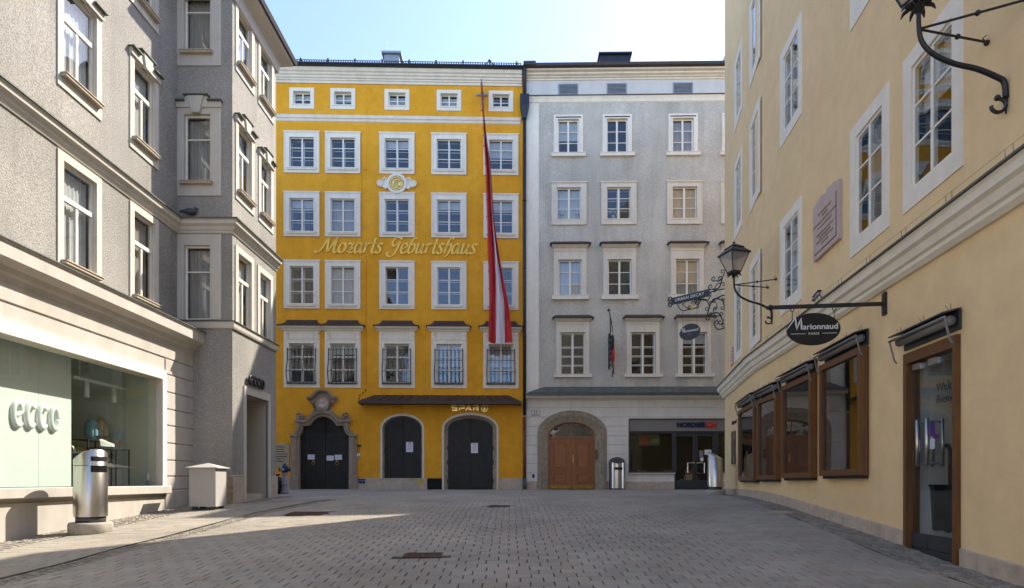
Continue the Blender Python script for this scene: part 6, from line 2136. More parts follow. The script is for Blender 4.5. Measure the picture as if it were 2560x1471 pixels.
# ------------------------------------------------------------------ street lamps on wall brackets
def lamp(px_, py_, label):
    u, z = FR.uz(px_, py_)
    t = thing('wall_lamp', label, 'street lamp', FR.w(u, 0, z), FR.rot, 'lantern lamps on swan-neck brackets')
    P = smooth_path([(0, -.02, -.06), (0, -.035, .10), (0, -.10, .16), (0, -.29, .26), (0, -.51, .335), (0, -.69, .435), (0, -.80, .555), (0, -.845, .70), (0, -.85, .99)], 5)
    m = MB(); m.tube(P, [.028 - .006 * k / len(P) for k in range(len(P))], 8)
    m.tube([(0, -.09 + .07 * math.cos(a), -.13 + .07 * math.sin(a)) for a in [R(90 - 30 * k) for k in range(10)]], .018, 6); m.ball((0, -.10, -.05), .03, 8, 6)
    m.tube([(0, -.02, -.06), (0, -.02, -.22)], [.02, .008], 6)
    m.build('bracket', 'black_iron', t)
    for s in (-1, 1):
        m = MB(); a, b = Vector((0, -.85, .72)), Vector((s * .29, 0, .72)); m.tube([a, b], .012, 6)
        c = a + (b - a) * .55; m.ball(c, .028, 8, 5); m.ball(b - Vector((0, .02, 0)), .03, 8, 5)
        m.tube([b + Vector((0, -.02, .0)), b + Vector((0, -.06, .05)), b + Vector((0, -.02, .08))], .006, 5)
        m.build('stay', 'black_iron', t)
    L0 = .99; yc = -.85
    m = MB()
    m.lathe([(.03, L0 - .10), (.05, L0 - .03), (.10, L0 + .0), (.05, L0 + .02)], 12, (0, yc, 0))
    for k in range(8):
        a = k * math.pi / 4; d = Vector((math.cos(a), math.sin(a), 0)); c = Vector((0, yc, L0))
        m.tube([c + d * .06, c + d * .14 + Vector((0, 0, -.03)), c + d * .165 + Vector((0, 0, -.07))], [.03, .018, .006], 5)
    m.build('collar', 'black_iron', t)
    b0, b1, h0, h1 = .12, .265, L0 + .02, L0 + .43
    m = MB()
    cr = [(-1, -1), (1, -1), (1, 1), (-1, 1)]
    q = math.pi / 4
    def cpt_(k, r, z): a = R(68 + 90 * k); return Vector((r * math.cos(a), yc + r * math.sin(a), z))
    for k in range(4):
        m.tube([cpt_(k, b0 * 1.25, h0), cpt_(k, b1 * 1.25, h1)], .012, 5)
        m.tube([cpt_(k, b0 * 1.25, h0), cpt_(k + 1, b0 * 1.25, h0)], .014, 5); m.tube([cpt_(k, b1 * 1.25, h1), cpt_(k + 1, b1 * 1.25, h1)], .016, 5)
    m.build('lantern_frame', 'black_iron', t)
    for k in range(4):
        m = MB(); m.quad(cpt_(k, b0 * 1.24, h0), cpt_(k + 1, b0 * 1.24, h0), cpt_(k + 1, b1 * 1.24, h1), cpt_(k, b1 * 1.24, h1)); m.build('pane', 'lantern_glass', t)
    m = MB()
    rings = [(b1 * 1.42, h1 - .01), (b1 * 1.40, h1 + .015), (b1 * .82, h1 + .13), (b1 * .86, h1 + .135), (b1 * .86, h1 + .15), (.07, h1 + .23), (.03, h1 + .25)]
    pts = [cpt_(k, r, z) for r, z in rings for k in range(4)]
    m.add(pts, [(i * 4 + k, i * 4 + (k + 1) % 4, (i + 1) * 4 + (k + 1) % 4, (i + 1) * 4 + k) for i in range(len(rings) - 1) for k in range(4)] + [(3, 2, 1, 0)])
    m.ball((0, yc, h1 + .27), .028, 8, 6)
    m.build('lantern_roof', 'dark_sheet', t)
    MB().lathe([(.05, h0), (.05, h0 + .12), (.03, h0 + .16), (0, h0 + .17)], 10, (0, yc, 0)).build('bulb_holder', 'enamel', t)
    return t
lamp(1931.6, 788, 'wall lantern on swan-neck bracket near the far corner of the cream house')
lamp(2520, 231, 'wall lantern bracket high up beside the nearest cream house window')

# ------------------------------------------------------------------ hanging signs
u, z = FR.uz(2213.8, 760)
t = thing('hanging_sign', 'black oval perfumery sign hanging from a straight bar on the cream house', 'sign', FR.w(u, 0, z), FR.rot)
blen = 1.57
m = MB(); m.box(-.022, .022, -blen, 0, -.025, .025); m.tube([(0, -blen, 0), (0, -blen - .05, 0), (0, -blen - .09, 0)], [.045, .03, .004], 8); m.box(-.05, .05, -.03, .0, -.16, .16); m.build('bar', 'black_iron', t)
yo = -(blen * (2213.8 - 2034) / (2213.8 - 1939.7)) + .045
ow, oh, oz = .37, .232, -.335
m = MB(); n = 40
pts = [(ow * math.cos(2 * math.pi * k / n), oh * math.sin(2 * math.pi * k / n)) for k in range(n)]
m.add([(-.02, yo + a, oz + b) for a, b in pts] + [(.02, yo + a, oz + b) for a, b in pts], [tuple(range(n)), tuple(range(2 * n - 1, n - 1, -1))] + [(k, (k + 1) % n, n + (k + 1) % n, n + k) for k in range(n)])
m.build('board', 'black_board', t)
for s in (-.29, .29):
    m = MB()
    zt = oz + oh * math.sqrt(1 - (s / ow) ** 2) - .01
    for k in range(9): 
        za = -.06 - k * (abs(zt) - .06) / 9
        m.tube([(0, yo + s, za), (0, yo + s, za - (abs(zt) - .06) / 9 * .9)], .006, 4)
    m.tube([(0, yo + s + .025 * math.cos(a), -.045 + .025 * math.sin(a)) for a in [R(45 * k) for k in range(9)]], .006, 5)
    m.build('chain', 'black_iron', t)
def oval_text(t, x, y0, z0, sc, rz, sgn=1):
    """the name in two lines on the oval face"""
    def put(nm, me, dy, dz): link(nm, me, t, (x, y0 + dy * sc, z0 + dz * sc), rz)
    put('lettering', text_mesh('arionnaud', .118 * sc, .006, 'board_white', bold=.0012 * sc, width=.48), .09 if rz > 0 else 0, .03) if rz > 0 else None
    return put
put = oval_text(t, .0235, yo, oz, 1.0, R(90))
M_ = MB()
def stroke_m(mb, P, hw, d0, d1):
    P = smooth_path(P, 5); n = len(P); l, r = [], []
    for i in range(n):
        d = (P[min(i + 1, n - 1)] - P[max(i - 1, 0)]).normalized(); nn = Vector((-d.y, d.x)); h = hw * (.35 + .65 * min(1, i / (n * .5)))
        l.append(P[i] + nn * h); r.append(P[i] - nn * h)
    mb.band([tuple(p) for p in l], [tuple(p) for p in r], d0, d1, False)
def marion_M(sc):
    mb = MB()
    V = [Vector(p) * sc for p in [(-.155, -.055), (-.10, .02), (-.045, .095), (-.018, .13), (-.012, .05), (.0, -.04), (.03, .05), (.062, .125), (.064, .04), (.068, -.04)]]
    l, r = [], []
    for i in range(len(V)):
        a = (V[i] - V[max(i - 1, 0)]); b = V[min(i + 1, len(V) - 1)] - V[i]
        a = a.normalized() if a.length else b.normalized(); b = b.normalized() if b.length else a
        n1 = Vector((-a.y, a.x)); k = n1 + Vector((-b.y, b.x)); k = k / max(.5, k.dot(n1)); h = (.004 + .006 * min(1, i / 3)) * sc
        l.append(tuple(V[i] + k * h)); r.append(tuple(V[i] - k * h))
    mb.band(l, r, -.003, .003, False)
    return mb
link('lettering', marion_M(1).mesh('lettering', 'board_white'), t, (.0235, yo - .235, oz + .035), R(90))
link('lettering', text_mesh('PARIS', .05, .006, 'board_white', space=1.25), t, (.0235, yo, oz - .07), R(90))
for s in (-1, 1): link('rule', MB().box(-.10, .10, -.003, .003, -.003, .003).mesh('rule', 'board_white'), t, (.0235, yo + s * .215, oz - .067), R(90))

# wrought-iron bracket sign at the corner, at forty-five degrees
zb = EYE + (HZ - 740) / F * 20.4
t = thing('wrought_iron_sign', 'ornate wrought-iron bracket with dark name board at the cream house corner', 'sign', (CORN_X + .02, CORN_Y + .02, zb), R(-45))
MB().box(-1.98, -.56, -.035, .035, -.115, .115).build('board', 'board_grey', t)
link('lettering', text_mesh('URBAN DECAY', .15, .008, 'board_white', space=1.12, width=1.08), t, (-1.27, -.04, .0))
def spiral(c, r0, r1, a0, turns, sgn=1, n=18):
    return [(c[0] + (r0 + (r1 - r0) * k / n) * math.cos(a0 + sgn * turns * 2 * math.pi * k / n), 0, c[1] + (r0 + (r1 - r0) * k / n) * math.sin(a0 + sgn * turns * 2 * math.pi * k / n)) for k in range(n + 1)]
def scroll(m, p0, p1, bulge, r, curl=.12, s=1):
    """C-scroll between two points with curled ends"""
    a, b = Vector(p0), Vector(p1); mid = (a + b) / 2; d = b - a; nn = Vector((-d.y, d.x)).normalized() * bulge
    core = smooth_path([a, mid + nn, b], 7)
    m.tube([(p.x, 0, p.y) for p in core], r, 6)
    for e, q in ((a, core[1] - core[0]), (b, core[-2] - core[-1])):
        an = math.atan2(q.y, q.x)
        sg = 1 if (nn.x * q.y - nn.y * q.x) * (1 if e == a else 1) > 0 else -1
        c = e + Vector((math.cos(an + sg * math.pi / 2), math.sin(an + sg * math.pi / 2))) * curl
        m.tube(spiral(c, curl, curl * .25, math.atan2(e.y - c.y, e.x - c.x), 1.1, -sg), [r - (r * .5) * k / 18 for k in range(19)], 6)
m = MB()
for sg in (-1, 1): m.tube(spiral((-2.03, sg * .10), .10, .03, R(-90 * sg), 1.2, -sg), .022, 6)
m.tube([(-.56, 0, 0), (-.30, 0, .02), (0, 0, 0)], .02, 6)
scroll(m, (-.52, .10), (-.10, .34), -.16, .022, .09); scroll(m, (-.42, .36), (-.02, .55), -.14, .02, .08); scroll(m, (-.40, .05), (-.06, .22), .10, .016, .06)
scroll(m, (-1.75, -.16), (-1.30, -.42), -.12, .018, .08); scroll(m, (-1.55, -.20), (-1.05, -.25), -.16, .016, .07); scroll(m, (-1.30, -.42), (-.88, -.22), -.10, .018, .07)
scroll(m, (-.98, -.16), (-.55, -.48), .14, .02, .09); scroll(m, (-.80, -.20), (-.50, -.10), -.10, .016, .06); scroll(m, (-.62, -.70), (-.10, -.20), .16, .024, .10)
scroll(m, (-.60, -.75), (-.08, -1.02), .16, .024, .10); scroll(m, (-.42, -.62), (-.16, -.86), -.10, .018, .07); scroll(m, (-.38, -1.12), (-.06, -1.30), -.10, .022, .09); scroll(m, (-.36, -.25), (-.02, -.58), .10, .02, .08)
scroll(m, (-.50, -.30), (-.28, -.55), .08, .014, .05); scroll(m, (-1.15, -.18), (-.95, -.40), .06, .014, .05)
m.tube([(0, 0, .62), (0, 0, -1.38)], .02, 6)
m.build('scrollwork', 'green_iron', t)
m = MB()
for k in range(7):
    a = 2 * math.pi * k / 7; m.tube([(-1.16, -.02, -.36), (-1.16 + .10 * math.cos(a), -.04, -.36 + .08 * math.sin(a))], [.03, .008], 5)
m.ball((-1.16, -.04, -.36), .035, 8, 6); m.ball((-.08, -.02, .08), .035, 8, 6); m.ball((-.12, -.02, .46), .03, 8, 6); m.ball((-.03, -.02, -1.12), .03, 8, 6)
m.build('gilt_flowers', 'gold', t)
ot = thing('hanging_sign', 'small dark oval perfumery sign hanging below the wrought-iron bracket', 'sign', t.matrix_basis @ Vector((0, 0, 0)), R(-45))
ot.location = t.location
zo = EYE + (HZ - 831) / F * 20.6 - zb
m = MB(); n = 36; pts = [(-1.28 + .39 * math.cos(2 * math.pi * k / n), zo + .28 * math.sin(2 * math.pi * k / n)) for k in range(n)]; m.prism(pts, -.02, .02); m.build('board', 'board_grey', ot)
m = MB()
for s in (-.27, .27): m.tube([(-1.28 + s, 0, zo + .20), (-1.28 + s, 0, -.42)], .005, 4)
m.build('wires', 'steel_dark', ot)
link('lettering', text_mesh('arionnaud', .125, .006, 'board_white', bold=.001, width=.50), ot, (-1.20, -.024, zo + .04))
link('lettering', marion_M(1.0).mesh('lettering', 'board_white'), ot, (-1.53, -.024, zo + .05))
link('lettering', text_mesh('PARIS', .055, .006, 'fascia_grey', space=1.2), ot, (-1.28, -.024, zo - .09))

# edge-on guild sign on the grey house
u0 = FG.u(1521.5); z1, z0 = FG.z(1521, 776), FG.z(1521, 949)
t = thing('guild_sign', 'dark wrought-iron guild sign seen edge-on on the grey house wall', 'sign', FG.w(u0, 0, z1), FG.rot)
Hh = z1 - z0
m = MB(); m.ball((0, -.03, 0), .06, 8, 6); m.tube([(0, 0, 0), (.02, -.35, -.35), (.05, -.75, -.95), (.04, -.95, -1.2)], .02, 6); m.tube([(.02, -.3, -.3), (.04, -.35, -.9), (.03, -.2, -1.2)], .028, 6); m.build('rod', 'black_iron', t)
m = MB()
za, zb_ = -Hh * .86, -Hh * .38
m.tube([(0, -.08, za), (0, -.08, zb_), (0, -.12, zb_ + .1)], .035, 6); m.tube([(.01, -.62, za + .3), (.01, -.62, zb_ - .1)], .02, 6)
for k in range(6):
    zz = za + (zb_ - za) * (k + .5) / 6
    m.tube([(.0, -.08, zz), (.02, -.3, zz + .08), (.0, -.5, zz), (.02, -.62, zz - .04)], .022, 6)
    m.tube([(.01, -.3 + .09 * math.cos(a), zz + .02 + .09 * math.sin(a)) for a in [R(50 * q) for q in range(7)]], .018, 5)
m.build('frame', 'black_iron', t)
m = MB()
pts = [(.35 * math.cos(a), .36 * math.sin(a)) for a in [2 * math.pi * k / 24 for k in range(24)]]
m.add([(.05, -.55 + a, -Hh * .52 + b) for a, b in pts] + [(.11, -.55 + a, -Hh * .52 + b) for a, b in pts], [tuple(range(24)), tuple(range(47, 23, -1))] + [(k, (k + 1) % 24, 24 + (k + 1) % 24, 24 + k) for k in range(24)]); m.build('wreath', 'black_iron', t)
m = MB(); m.add([(.06, -.55 + a * .8, -Hh * .68 + b * .9) for a, b in pts] + [(.14, -.55 + a * .8, -Hh * .68 + b * .9) for a, b in pts], [tuple(range(24)), tuple(range(47, 23, -1))] + [(k, (k + 1) % 24, 24 + (k + 1) % 24, 24 + k) for k in range(24)]); m.build('shield', 'fish_red', t)
m = MB(); m.tube([(.08, -.4, -Hh * .76), (.12, -.55, -Hh * .88), (.07, -.6, -Hh)], .03, 6); m.tube([(.1, -.5, -Hh * .76), (.14, -.6, -Hh * .95)], .03, 6); m.build('tassels', 'black_iron', t)

# ------------------------------------------------------------------ plaques, plates, notices
cq = crop(2020, 440, 6.62)
out = [(100, 1430), (517, 1035), (515, 50), (470, 92), (432, 100), (405, 140), (330, 192), (292, 320), (262, 298), (225, 325), (150, 450), (92, 555)]
out = [FR.uz(*cq(*p), .05) for p in out]
u0 = sum(p[0] for p in out) / len(out); z0 = sum(p[1] for p in out) / len(out)
t = thing('memorial_plaque', 'pinkish marble memorial plaque with shaped top on the cream house', 'plaque', FR.w(u0, 0, z0), FR.rot)
m = MB(); m.prism([(a - u0, b - z0) for a, b in out], -.06, 0); m.build('slab', 'plaque_stone', t)
ul, ur = out[0][0] - u0, out[1][0] - u0; zlo, zhi = out[0][1] - z0, out[2][1] - z0
W_ = ur - ul; H_ = zhi - zlo
m = MB(); m.box(ul + .05, ur - .08, -.066, -.06, zlo + .09, zlo + .105); m.box(ur - .10, ur - .085, -.066, -.06, zlo + .1, zhi - .15); m.build('border', 'ink', t)
for s_, fz_, sz_, cw in (('IN DIESEM HAUS', .76, .085, 1), ('WURDE', .69, .085, 1), ('SIGISMUND RITTER VON NEUKOMM', .60, .075, .9), ('AM 10. JULI 1778 GEBOREN', .515, .065, .9), ('EIN BEDEUTENDER KOMPONIST', .40, .062, .9), ('WEITGEREISTER PIANIST', .335, .062, .9), ('DIRIGENT & SCHÜLER HAYDNS', .27, .062, .9), ('DES KLAVIERS', .205, .062, .9)):
    link('inscription', text_mesh(s_, sz_ * W_ / 1.1 * .9, .006, 'marble', space=cw), t, (ul + W_ * .47, -.062, zlo + H_ * fz_))
# entrance plaque left of the portal
u0, z0 = FY.uz(704, 1140); uR = FY.u(724); zt, zl = FY.z(704, 1110), FY.z(704, 1169)
t = thing('entrance_plaque', 'cream stone plaque on the yellow house beside the carved portal', 'plaque', FY.w(uR - .5, 0, (zt + zl) / 2), FY.rot)
hh = (zt - zl) / 2
MB().cbox(-.5, .5, -.04, 0, -hh, hh, .008).build('slab', 'plaque_cream', t)
m = MB()
for k, (a, b) in enumerate(((-.2, .3), (-.1, .25), (-.3, .3), (-.4, .42), (-.4, .4), (-.2, .1), (-.3, .2))):
    zz = hh - .14 - k * .105; m.box(a, b, -.044, -.04, zz - .016, zz + .016)
m.tube([(.18 + .12 * math.cos(x), -.043, -.20 + .09 * math.sin(x)) for x in [R(36 * k) for k in range(11)]], .008, 4)
m.build('inscription', 'ink', t)
for sx in (-.46, .46):
    for sz in (-1, 1): MB().ball((sx, -.045, sz * (hh - .04)), .015, 6, 4).build('screw', 'ink', t)
# house number 11
u0, z0 = FG.uz(1338.6, 1033)
t = thing('house_number', 'white enamel house number plate with red border beside the brown arch', 'house number', FG.w(u0, -.03, z0), FG.rot)
MB().cbox(-.19, .19, -.02, 0, -.135, .135, .006).build('plate', 'fish_red', t); MB().box(-.175, .175, -.024, -.0205, -.12, .12).build('face', 'enamel', t)
link('number', text_mesh('11', .17, .006, 'ink', bold=.006, space=1.2), t, (0, -.026, .03)); MB().box(-.15, .15, -.028, -.0245, -.09, -.07).build('caption', 'ink', t)
u0, z0 = FQ.uz(1831, 892)
t = thing('house_number', 'white enamel plate with red border on the far end of the cream house', 'house number', FQ.w(u0, 0, z0), FQ.rot)
MB().cbox(-.21, .21, -.02, 0, -.26, .26, .006).build('plate', 'fish_red', t); MB().box(-.185, .185, -.024, -.0205, -.235, .235).build('face', 'enamel', t)
m = MB()
for k in range(4): m.box(-.12, .12, -.027, -.0245, .14 - k * .09, .165 - k * .09)
m.build('caption', 'ink_red', t)
u0, z0 = FG.uz(1333.5, 1190.5)
tag(link('sticker', MB().box(-.055, .055, -.006, 0, -.08, .08).mesh('sticker', 'blue_sticker'), None, FG.w(u0, -.03, z0), FG.rot), 'small blue sticker low on the wall left of the brown arch', 'sticker')
# paper notices
def notice(fr, px_, py_, w, h, y, label, kind=0):
    u, z = fr.uz(px_, py_, -y)
    t = thing('paper_notice', label, 'notice', fr.w(u, y, z), fr.rot, 'paper notices taped to the iron doors')
    MB().box(-w / 2, w / 2, -.004, 0, -h / 2, h / 2).build('sheet', 'paper', t)
    m = MB()
    n = 7 if h > w else 4
    for k in range(n):
        zz = h * .30 - k * h * .62 / n
        a = w * (.36 - .10 * ((k * 5) % 3)); m.box(-a, a, -.006, -.0042, zz - h * .008, zz + h * .008)
    m.build('print', 'ink', t)
    if kind: MB().box(-w * .22, w * .22, -.006, -.0042, h * .37, h * .43).build('heading', 'ink_red', t)
for x_, y_, lab in ((778, 1143, 'white paper sheet on the left leaf of the carved portal'), (825.5, 1145.7, 'lower of two white sheets on the right leaf of the carved portal'), (846, 1143.6, 'upper of two white sheets on the right leaf of the carved portal')):
    notice(FY, x_, y_, .31, .22, .13, lab)
notice(FY, 1024, 1118, .31, .45, .135, 'white notice with red heading on the narrower arched iron door', 1)
notice(FY, 1186, 1120.5, .31, .45, .135, 'white notice with red heading on the wider arched iron door', 1)
# intercom and small boxes by the portal
u0, z0 = FY.uz(895.7, 1140.5)
t = thing('intercom', 'small white and grey intercom box between the portal and the arched door', 'intercom', FY.w(u0, 0, z0), FY.rot)
MB().cbox(-.075, .075, -.06, 0, 0, .115, .01).build('cover', 'white_gloss', t); MB().cbox(-.075, .075, -.05, 0, -.115, -.002, .01).build('keypad', 'zinc', t)
m = MB(); c = FY.uz(895, 1115)
for k in range(3): m.tube([(-.07 + .06 * k, -.02, .08), (-.07 + .06 * k, -.02, .44)], .008, 4)
m.box(-.13, .13, -.05, 0, .42, .50)
tag(link('hook_rail', m.mesh('hook_rail', 'black_iron'), None, FY.w(u0, 0, z0), FY.rot), 'black iron hook rail above the intercom beside the portal', 'hook rail')
u0, z0 = FY.uz(902, 1203)
t = thing('tile_sign', 'dark blue patterned tile sign on the plinth of the yellow house', 'sign', FY.w(u0, -.05, z0), FY.rot)
MB().prism([(-.20, .10), (-.20, -.02), (-.10, -.06), (-.06, -.11), (.20, -.11), (.20, .10)], -.015, 0).build('plate', 'blue_sticker', t)
m = MB()
for k in range(5): m.tube([(-.15 + .075 * k + .022 * math.cos(R(60 * q)), -.017, .03 - .04 * (k % 2) + .022 * math.sin(R(60 * q))) for q in range(6)], .005, 4)
m.build('pattern', 'paper', t)
u0, z0 = FY.uz(1050.5, 1205)
tag(link('sticker', MB().box(-.075, .075, -.006, 0, -.10, .10).mesh('sticker', 'yellow_sticker'), None, FY.w(u0, -.05, z0), FY.rot), 'yellow sticker on the stone plinth under the narrower arched door', 'sticker')

# ------------------------------------------------------------------ small things on the cream house
u0, z0 = FR.uz(2050, 741, .1)
t = thing('security_camera', 'small security camera on the ledge above the hanging oval sign', 'camera', FR.w(u0, -.12, z0), FR.rot)
t.scale = (.7, .7, .7)
MB().tube([(.05, .1, -.12), (.05, .02, 0), (0, -.02, .02)], .015, 6).build('arm', 'steel_dark', t)
m = MB(); m.tube([(-.22, -.05, -.03), (.10, -.03, .05)], .045, 10); m.build('housing', 'zinc', t); MB().add([(-.20, -.10, .03), (.14, -.08, .11), (.14, .03, .11), (-.20, .01, .03), (-.20, -.10, .04), (.14, -.08, .12), (.14, .03, .12), (-.20, .01, .04)], [(0, 1, 2, 3), (4, 5, 6, 7), (0, 1, 5, 4), (2, 3, 7, 6), (1, 2, 6, 5), (3, 0, 4, 7)]).build('sunshield', 'steel_dark', t)
u0, z0 = FQ.uz(1836, 1120); zt, zl = FQ.z(1836, 1079), FQ.z(1836, 1161)
t = thing('poster_frame', 'small brown framed poster case at the far end of the cream house', 'poster', FQ.w(u0, 0, (zt + zl) / 2), FQ.rot)
hh = (zt - zl) / 2; MB().ring(-.21, .21, -hh + .06, hh - .06, .06, .06, .06, .06, -.05, 0).build('frame', 'brown_wood', t); MB().box(-.21, .21, -.02, -.002, -hh + .06, hh - .06).build('poster', 'teal_poster', t)
m = MB(); m.ball((.03, -.022, .12), .08, 8, 6, (1, .1, 1.6)); m.box(-.05, .1, -.025, -.02, -.25, .05); m.build('picture', 'ink', t)
u0, z0 = FQ.uz(1837, 1056)
tag(link('wall_lettering', text_mesh('Marionnaud', .16, .02, 'ink', shear=.15), None, FQ.w(u0, -.02, z0), FQ.rot), 'small dark name lettering above the poster case on the cream house', 'lettering')
# stickers on the glass door
for px_, py_, w, h, mt, lab in ((2331, 1073, .10, .18, 'purple', 'purple opening-hours sticker on the glass entrance door'), (2342, 1091, .11, .055, 'purple', 'small purple push sticker below the opening-hours sticker'), (2331, 1110, .10, .13, 'paper', 'pale paper notice on the glass door above the handle'), (2296, 1116, .07, .16, 'plaque_stone', 'small pinkish notice on the left glass leaf of the entrance'), (2287, 1340, .05, .07, 'paper', 'tiny white label at the foot of the glass entrance door')):
    u0, z0 = FR.uz(px_, py_, -.025)
    s_ = tag(link('door_sticker', MB().box(-w / 2, w / 2, -.003, .0, -h / 2, h / 2).mesh('door_sticker', mt), None, FR.w(u0, .026, z0), FR.rot), lab, 'sticker')
# black caddy behind the entrance glass
u0, zc = FR.uz(2346, 1331, -.42)
t = thing('wheeled_bin', 'black plastic bin with hooped handle behind the glass entrance door', 'bin', FR.w(u0, .42, zc), FR.rot)
t.scale = (.62, .62, .62)
m = MB(); m.add([(-.19, -.17, .05), (.19, -.17, .05), (.19, .17, .05), (-.19, .17, .05), (-.26, -.22, .98), (.26, -.22, .98), (.26, .22, .98), (-.26, .22, .98)], [(3, 2, 1, 0), (4, 5, 6, 7), (0, 1, 5, 4), (1, 2, 6, 5), (2, 3, 7, 6), (3, 0, 4, 7)]); m.build('body', 'bin_black', t)
m = MB(); m.box(-.30, .30, -.25, .25, .98, 1.03); m.build('rim', 'bin_black', t)
m = MB(); m.tube([(-.24, .1, 1.0), (-.25, .1, 1.75), (-.17, .1, 1.86), (.17, .1, 1.86), (.25, .1, 1.75), (.24, .1, 1.0)], .045, 8); m.build('hoop', 'bin_black', t)
for s in (-1, 1): MB().tube([(s * .16 - .03, .1, .07), (s * .16 + .03, .1, .07)], .07, 12).build('wheel', 'bin_black', t)
MB().box(-.03, .03, -.19, -.17, .14, .22).build('label_plate', 'fascia_grey', t)

# ------------------------------------------------------------------ pigeon on the string cornice
u0, z0 = FT.uz(476, 545, .1)
t = thing('pigeon', 'dark pigeon resting on the ledge of the grey corner house bay', 'pigeon', FT.w(u0, -.10, FT.z(500, 547) + .06), R(10))
m = MB(); m.ball((0, 0, .085), .10, 12, 8, (1.5, .8, .8)); m.ball((.13, 0, .16), .045, 10, 7); m.tube([(.09, 0, .10), (.125, 0, .15)], [.06, .04], 8)
m.tube([(-.10, 0, .09), (-.26, 0, .06)], [.06, .025], 8); m.tube([(.165, 0, .16), (.20, 0, .15)], [.012, .003], 5); m.tube([(.02, .02, .04), (.02, .02, 0)], .008, 4); m.tube([(.02, -.02, .04), (.02, -.02, 0)], .008, 4)
m.build('body', 'pigeon', t)

# ------------------------------------------------------------------ flower pots in the grey house windows
def pot(px_, py_, n, label, spread=.22, tall=.32):
    u0, z0 = FG.uz(px_, py_, -.16)
    t = thing('flower_pot', label, 'flower pot', FG.w(u0, .16, z0), FG.rot, 'flower pots behind the grey house panes')
    MB().lathe([(.05, 0), (.075, .13), (.08, .14), (0, .141)], 12).build('pot', 'enamel', t)
    rs = random.Random(int(px_)); m = MB(); f = MB()
    for k in range(n):
        a = rs.uniform(0, 6.28); r = rs.uniform(.02, spread); z = .14 + rs.uniform(.3, 1) * tall
        p = (r * math.cos(a), .3 * r * math.sin(a), z)
        m.tube([(0, 0, .12), (p[0] * .5, p[1] * .5, z * .7), p], [.008, .014, .006], 4)
        f.ball(p, .028, 6, 4)
    m.build('leaves', 'leaf', t); f.build('blossoms', 'flower', t)
pot(1533.5, 548, 26, 'white flowers in a pot behind the middle second-row pane of the grey house')
pot(1404, 549, 14, 'low pot plant at the left end of a grey house window sill', .16, .16)
pot(1445, 549, 14, 'low pot plant at the right end of a grey house window sill', .16, .16)

# ------------------------------------------------------------------ shoe shop display
def shop_at(px_, py_, y): 
    u, z = FLg.uz(px_, py_, -y); return u, z
def stand(x0, x1, ytop, y, dep, label):
    u0, zt = shop_at(x0, ytop, y); u1 = FLg.u(x1, -y)
    t = thing('display_stand', label, 'display stand', FLg.w((u0 + u1) / 2, y, szb), FLg.rot, 'steel display stands in the shoe shop')
    w = (u1 - u0) / 2; h = zt - szb
    MB().box(-w, w, 0, dep, h - .02, h).build('shelf', 'anthracite', t)
    for sx in (-1, 1):
        for yy in (.015, dep - .015): MB().box(sx * (w - .012) - .012, sx * (w - .012) + .012, yy - .012, yy + .012, 0, h - .021).build('leg', 'anthracite', t)
    return (u0 + u1) / 2, zt
stand(221, 281, 1098, .9, .4, 'tall dark steel display stand carrying two backpacks in the shoe shop')
stand(254, 325, 1119, .55, .34, 'lower dark steel display stand beside the backpack stand')
stand(180, 228, 1133, 1.0, .4, 'display stand with a pair of sneakers behind the steel bin')
def backpack(px_, py_, y, mt, label, s=1.0):
    u, z = shop_at(px_, py_, y)
    t = thing('backpack', label, 'backpack', FLg.w(u, y + .12, z), FLg.rot + R(15))
    m = MB(); m.smooth = True
    lv = [(.0, .16, .09), (.06, .18, .11), (.22, .18, .11), (.34, .15, .10), (.42, .08, .06), (.44, .02, .02)]
    n = 14; pts = []
    for z_, a, b in lv:
        for k in range(n):
            an = 2 * math.pi * k / n; q = lambda v: math.copysign(abs(v) ** .6, v)
            pts.append((a * s * q(math.cos(an)), b * s * q(math.sin(an)), z_ * s))
    m.add(pts, [(i * n + k, i * n + (k + 1) % n, (i + 1) * n + (k + 1) % n, (i + 1) * n + k) for i in range(len(lv) - 1) for k in range(n)]); m.build('bag', mt, t)
    MB().cbox(-.12 * s, .12 * s, -.14 * s, -.08 * s, .05 * s, .20 * s, .02).build('pocket', mt, t)
    MB().tube([(-.04, 0, .43 * s), (0, 0, .48 * s), (.04, 0, .43 * s)], .01, 5).build('strap', mt, t)
backpack(242, 1097, .95, 'bag_blue', 'pale blue backpack on the tall stand in the shoe shop')
backpack(264, 1097, .95, 'bag_sand', 'sand-coloured backpack on the tall stand in the shoe shop')
backpack(295, 1168, 1.05, 'bag_sand', 'sand-coloured bag on the white block in the shoe shop', .75)
def shoe(px_, py_, y, mt, label, s=1.0, rz=0):
    u, z = shop_at(px_, py_, y)
    t = thing('shoe', label, 'shoe', FLg.w(u, y + .1, z), FLg.rot + rz)
    m = MB(); m.smooth = True; n = 10; sec = [(-.14, .035, .10), (-.10, .045, .115), (-.03, .045, .10), (.04, .045, .07), (.10, .048, .055), (.145, .035, .04), (.16, .01, .025)]
    pts = []
    for x, hw, h in sec:
        for k in range(n):
            a = math.pi * k / (n - 1); pts.append((x * s, hw * s * math.cos(a), (.022 + h * math.sin(a) ** .7) * s))
    m.add(pts, [(i * n + k, i * n + k + 1, (i + 1) * n + k + 1, (i + 1) * n + k) for i in range(len(sec) - 1) for k in range(n - 1)]); m.build('upper', mt, t)
    MB().zprism([(x * s, (hw + .006) * s) for x, hw, h in sec] + [(x * s, -(hw + .006) * s) for x, hw, h in sec[::-1]], 0, .024 * s).build('sole', 'white_gloss', t)
shoe(196, 1132, 1.1, 'shoe_white', 'white sneaker on the low stand in the shoe shop', 1.1, R(20))
shoe(217, 1132, 1.1, 'shoe_tan', 'tan sneaker on the low stand in the shoe shop', 1.2, R(-10))
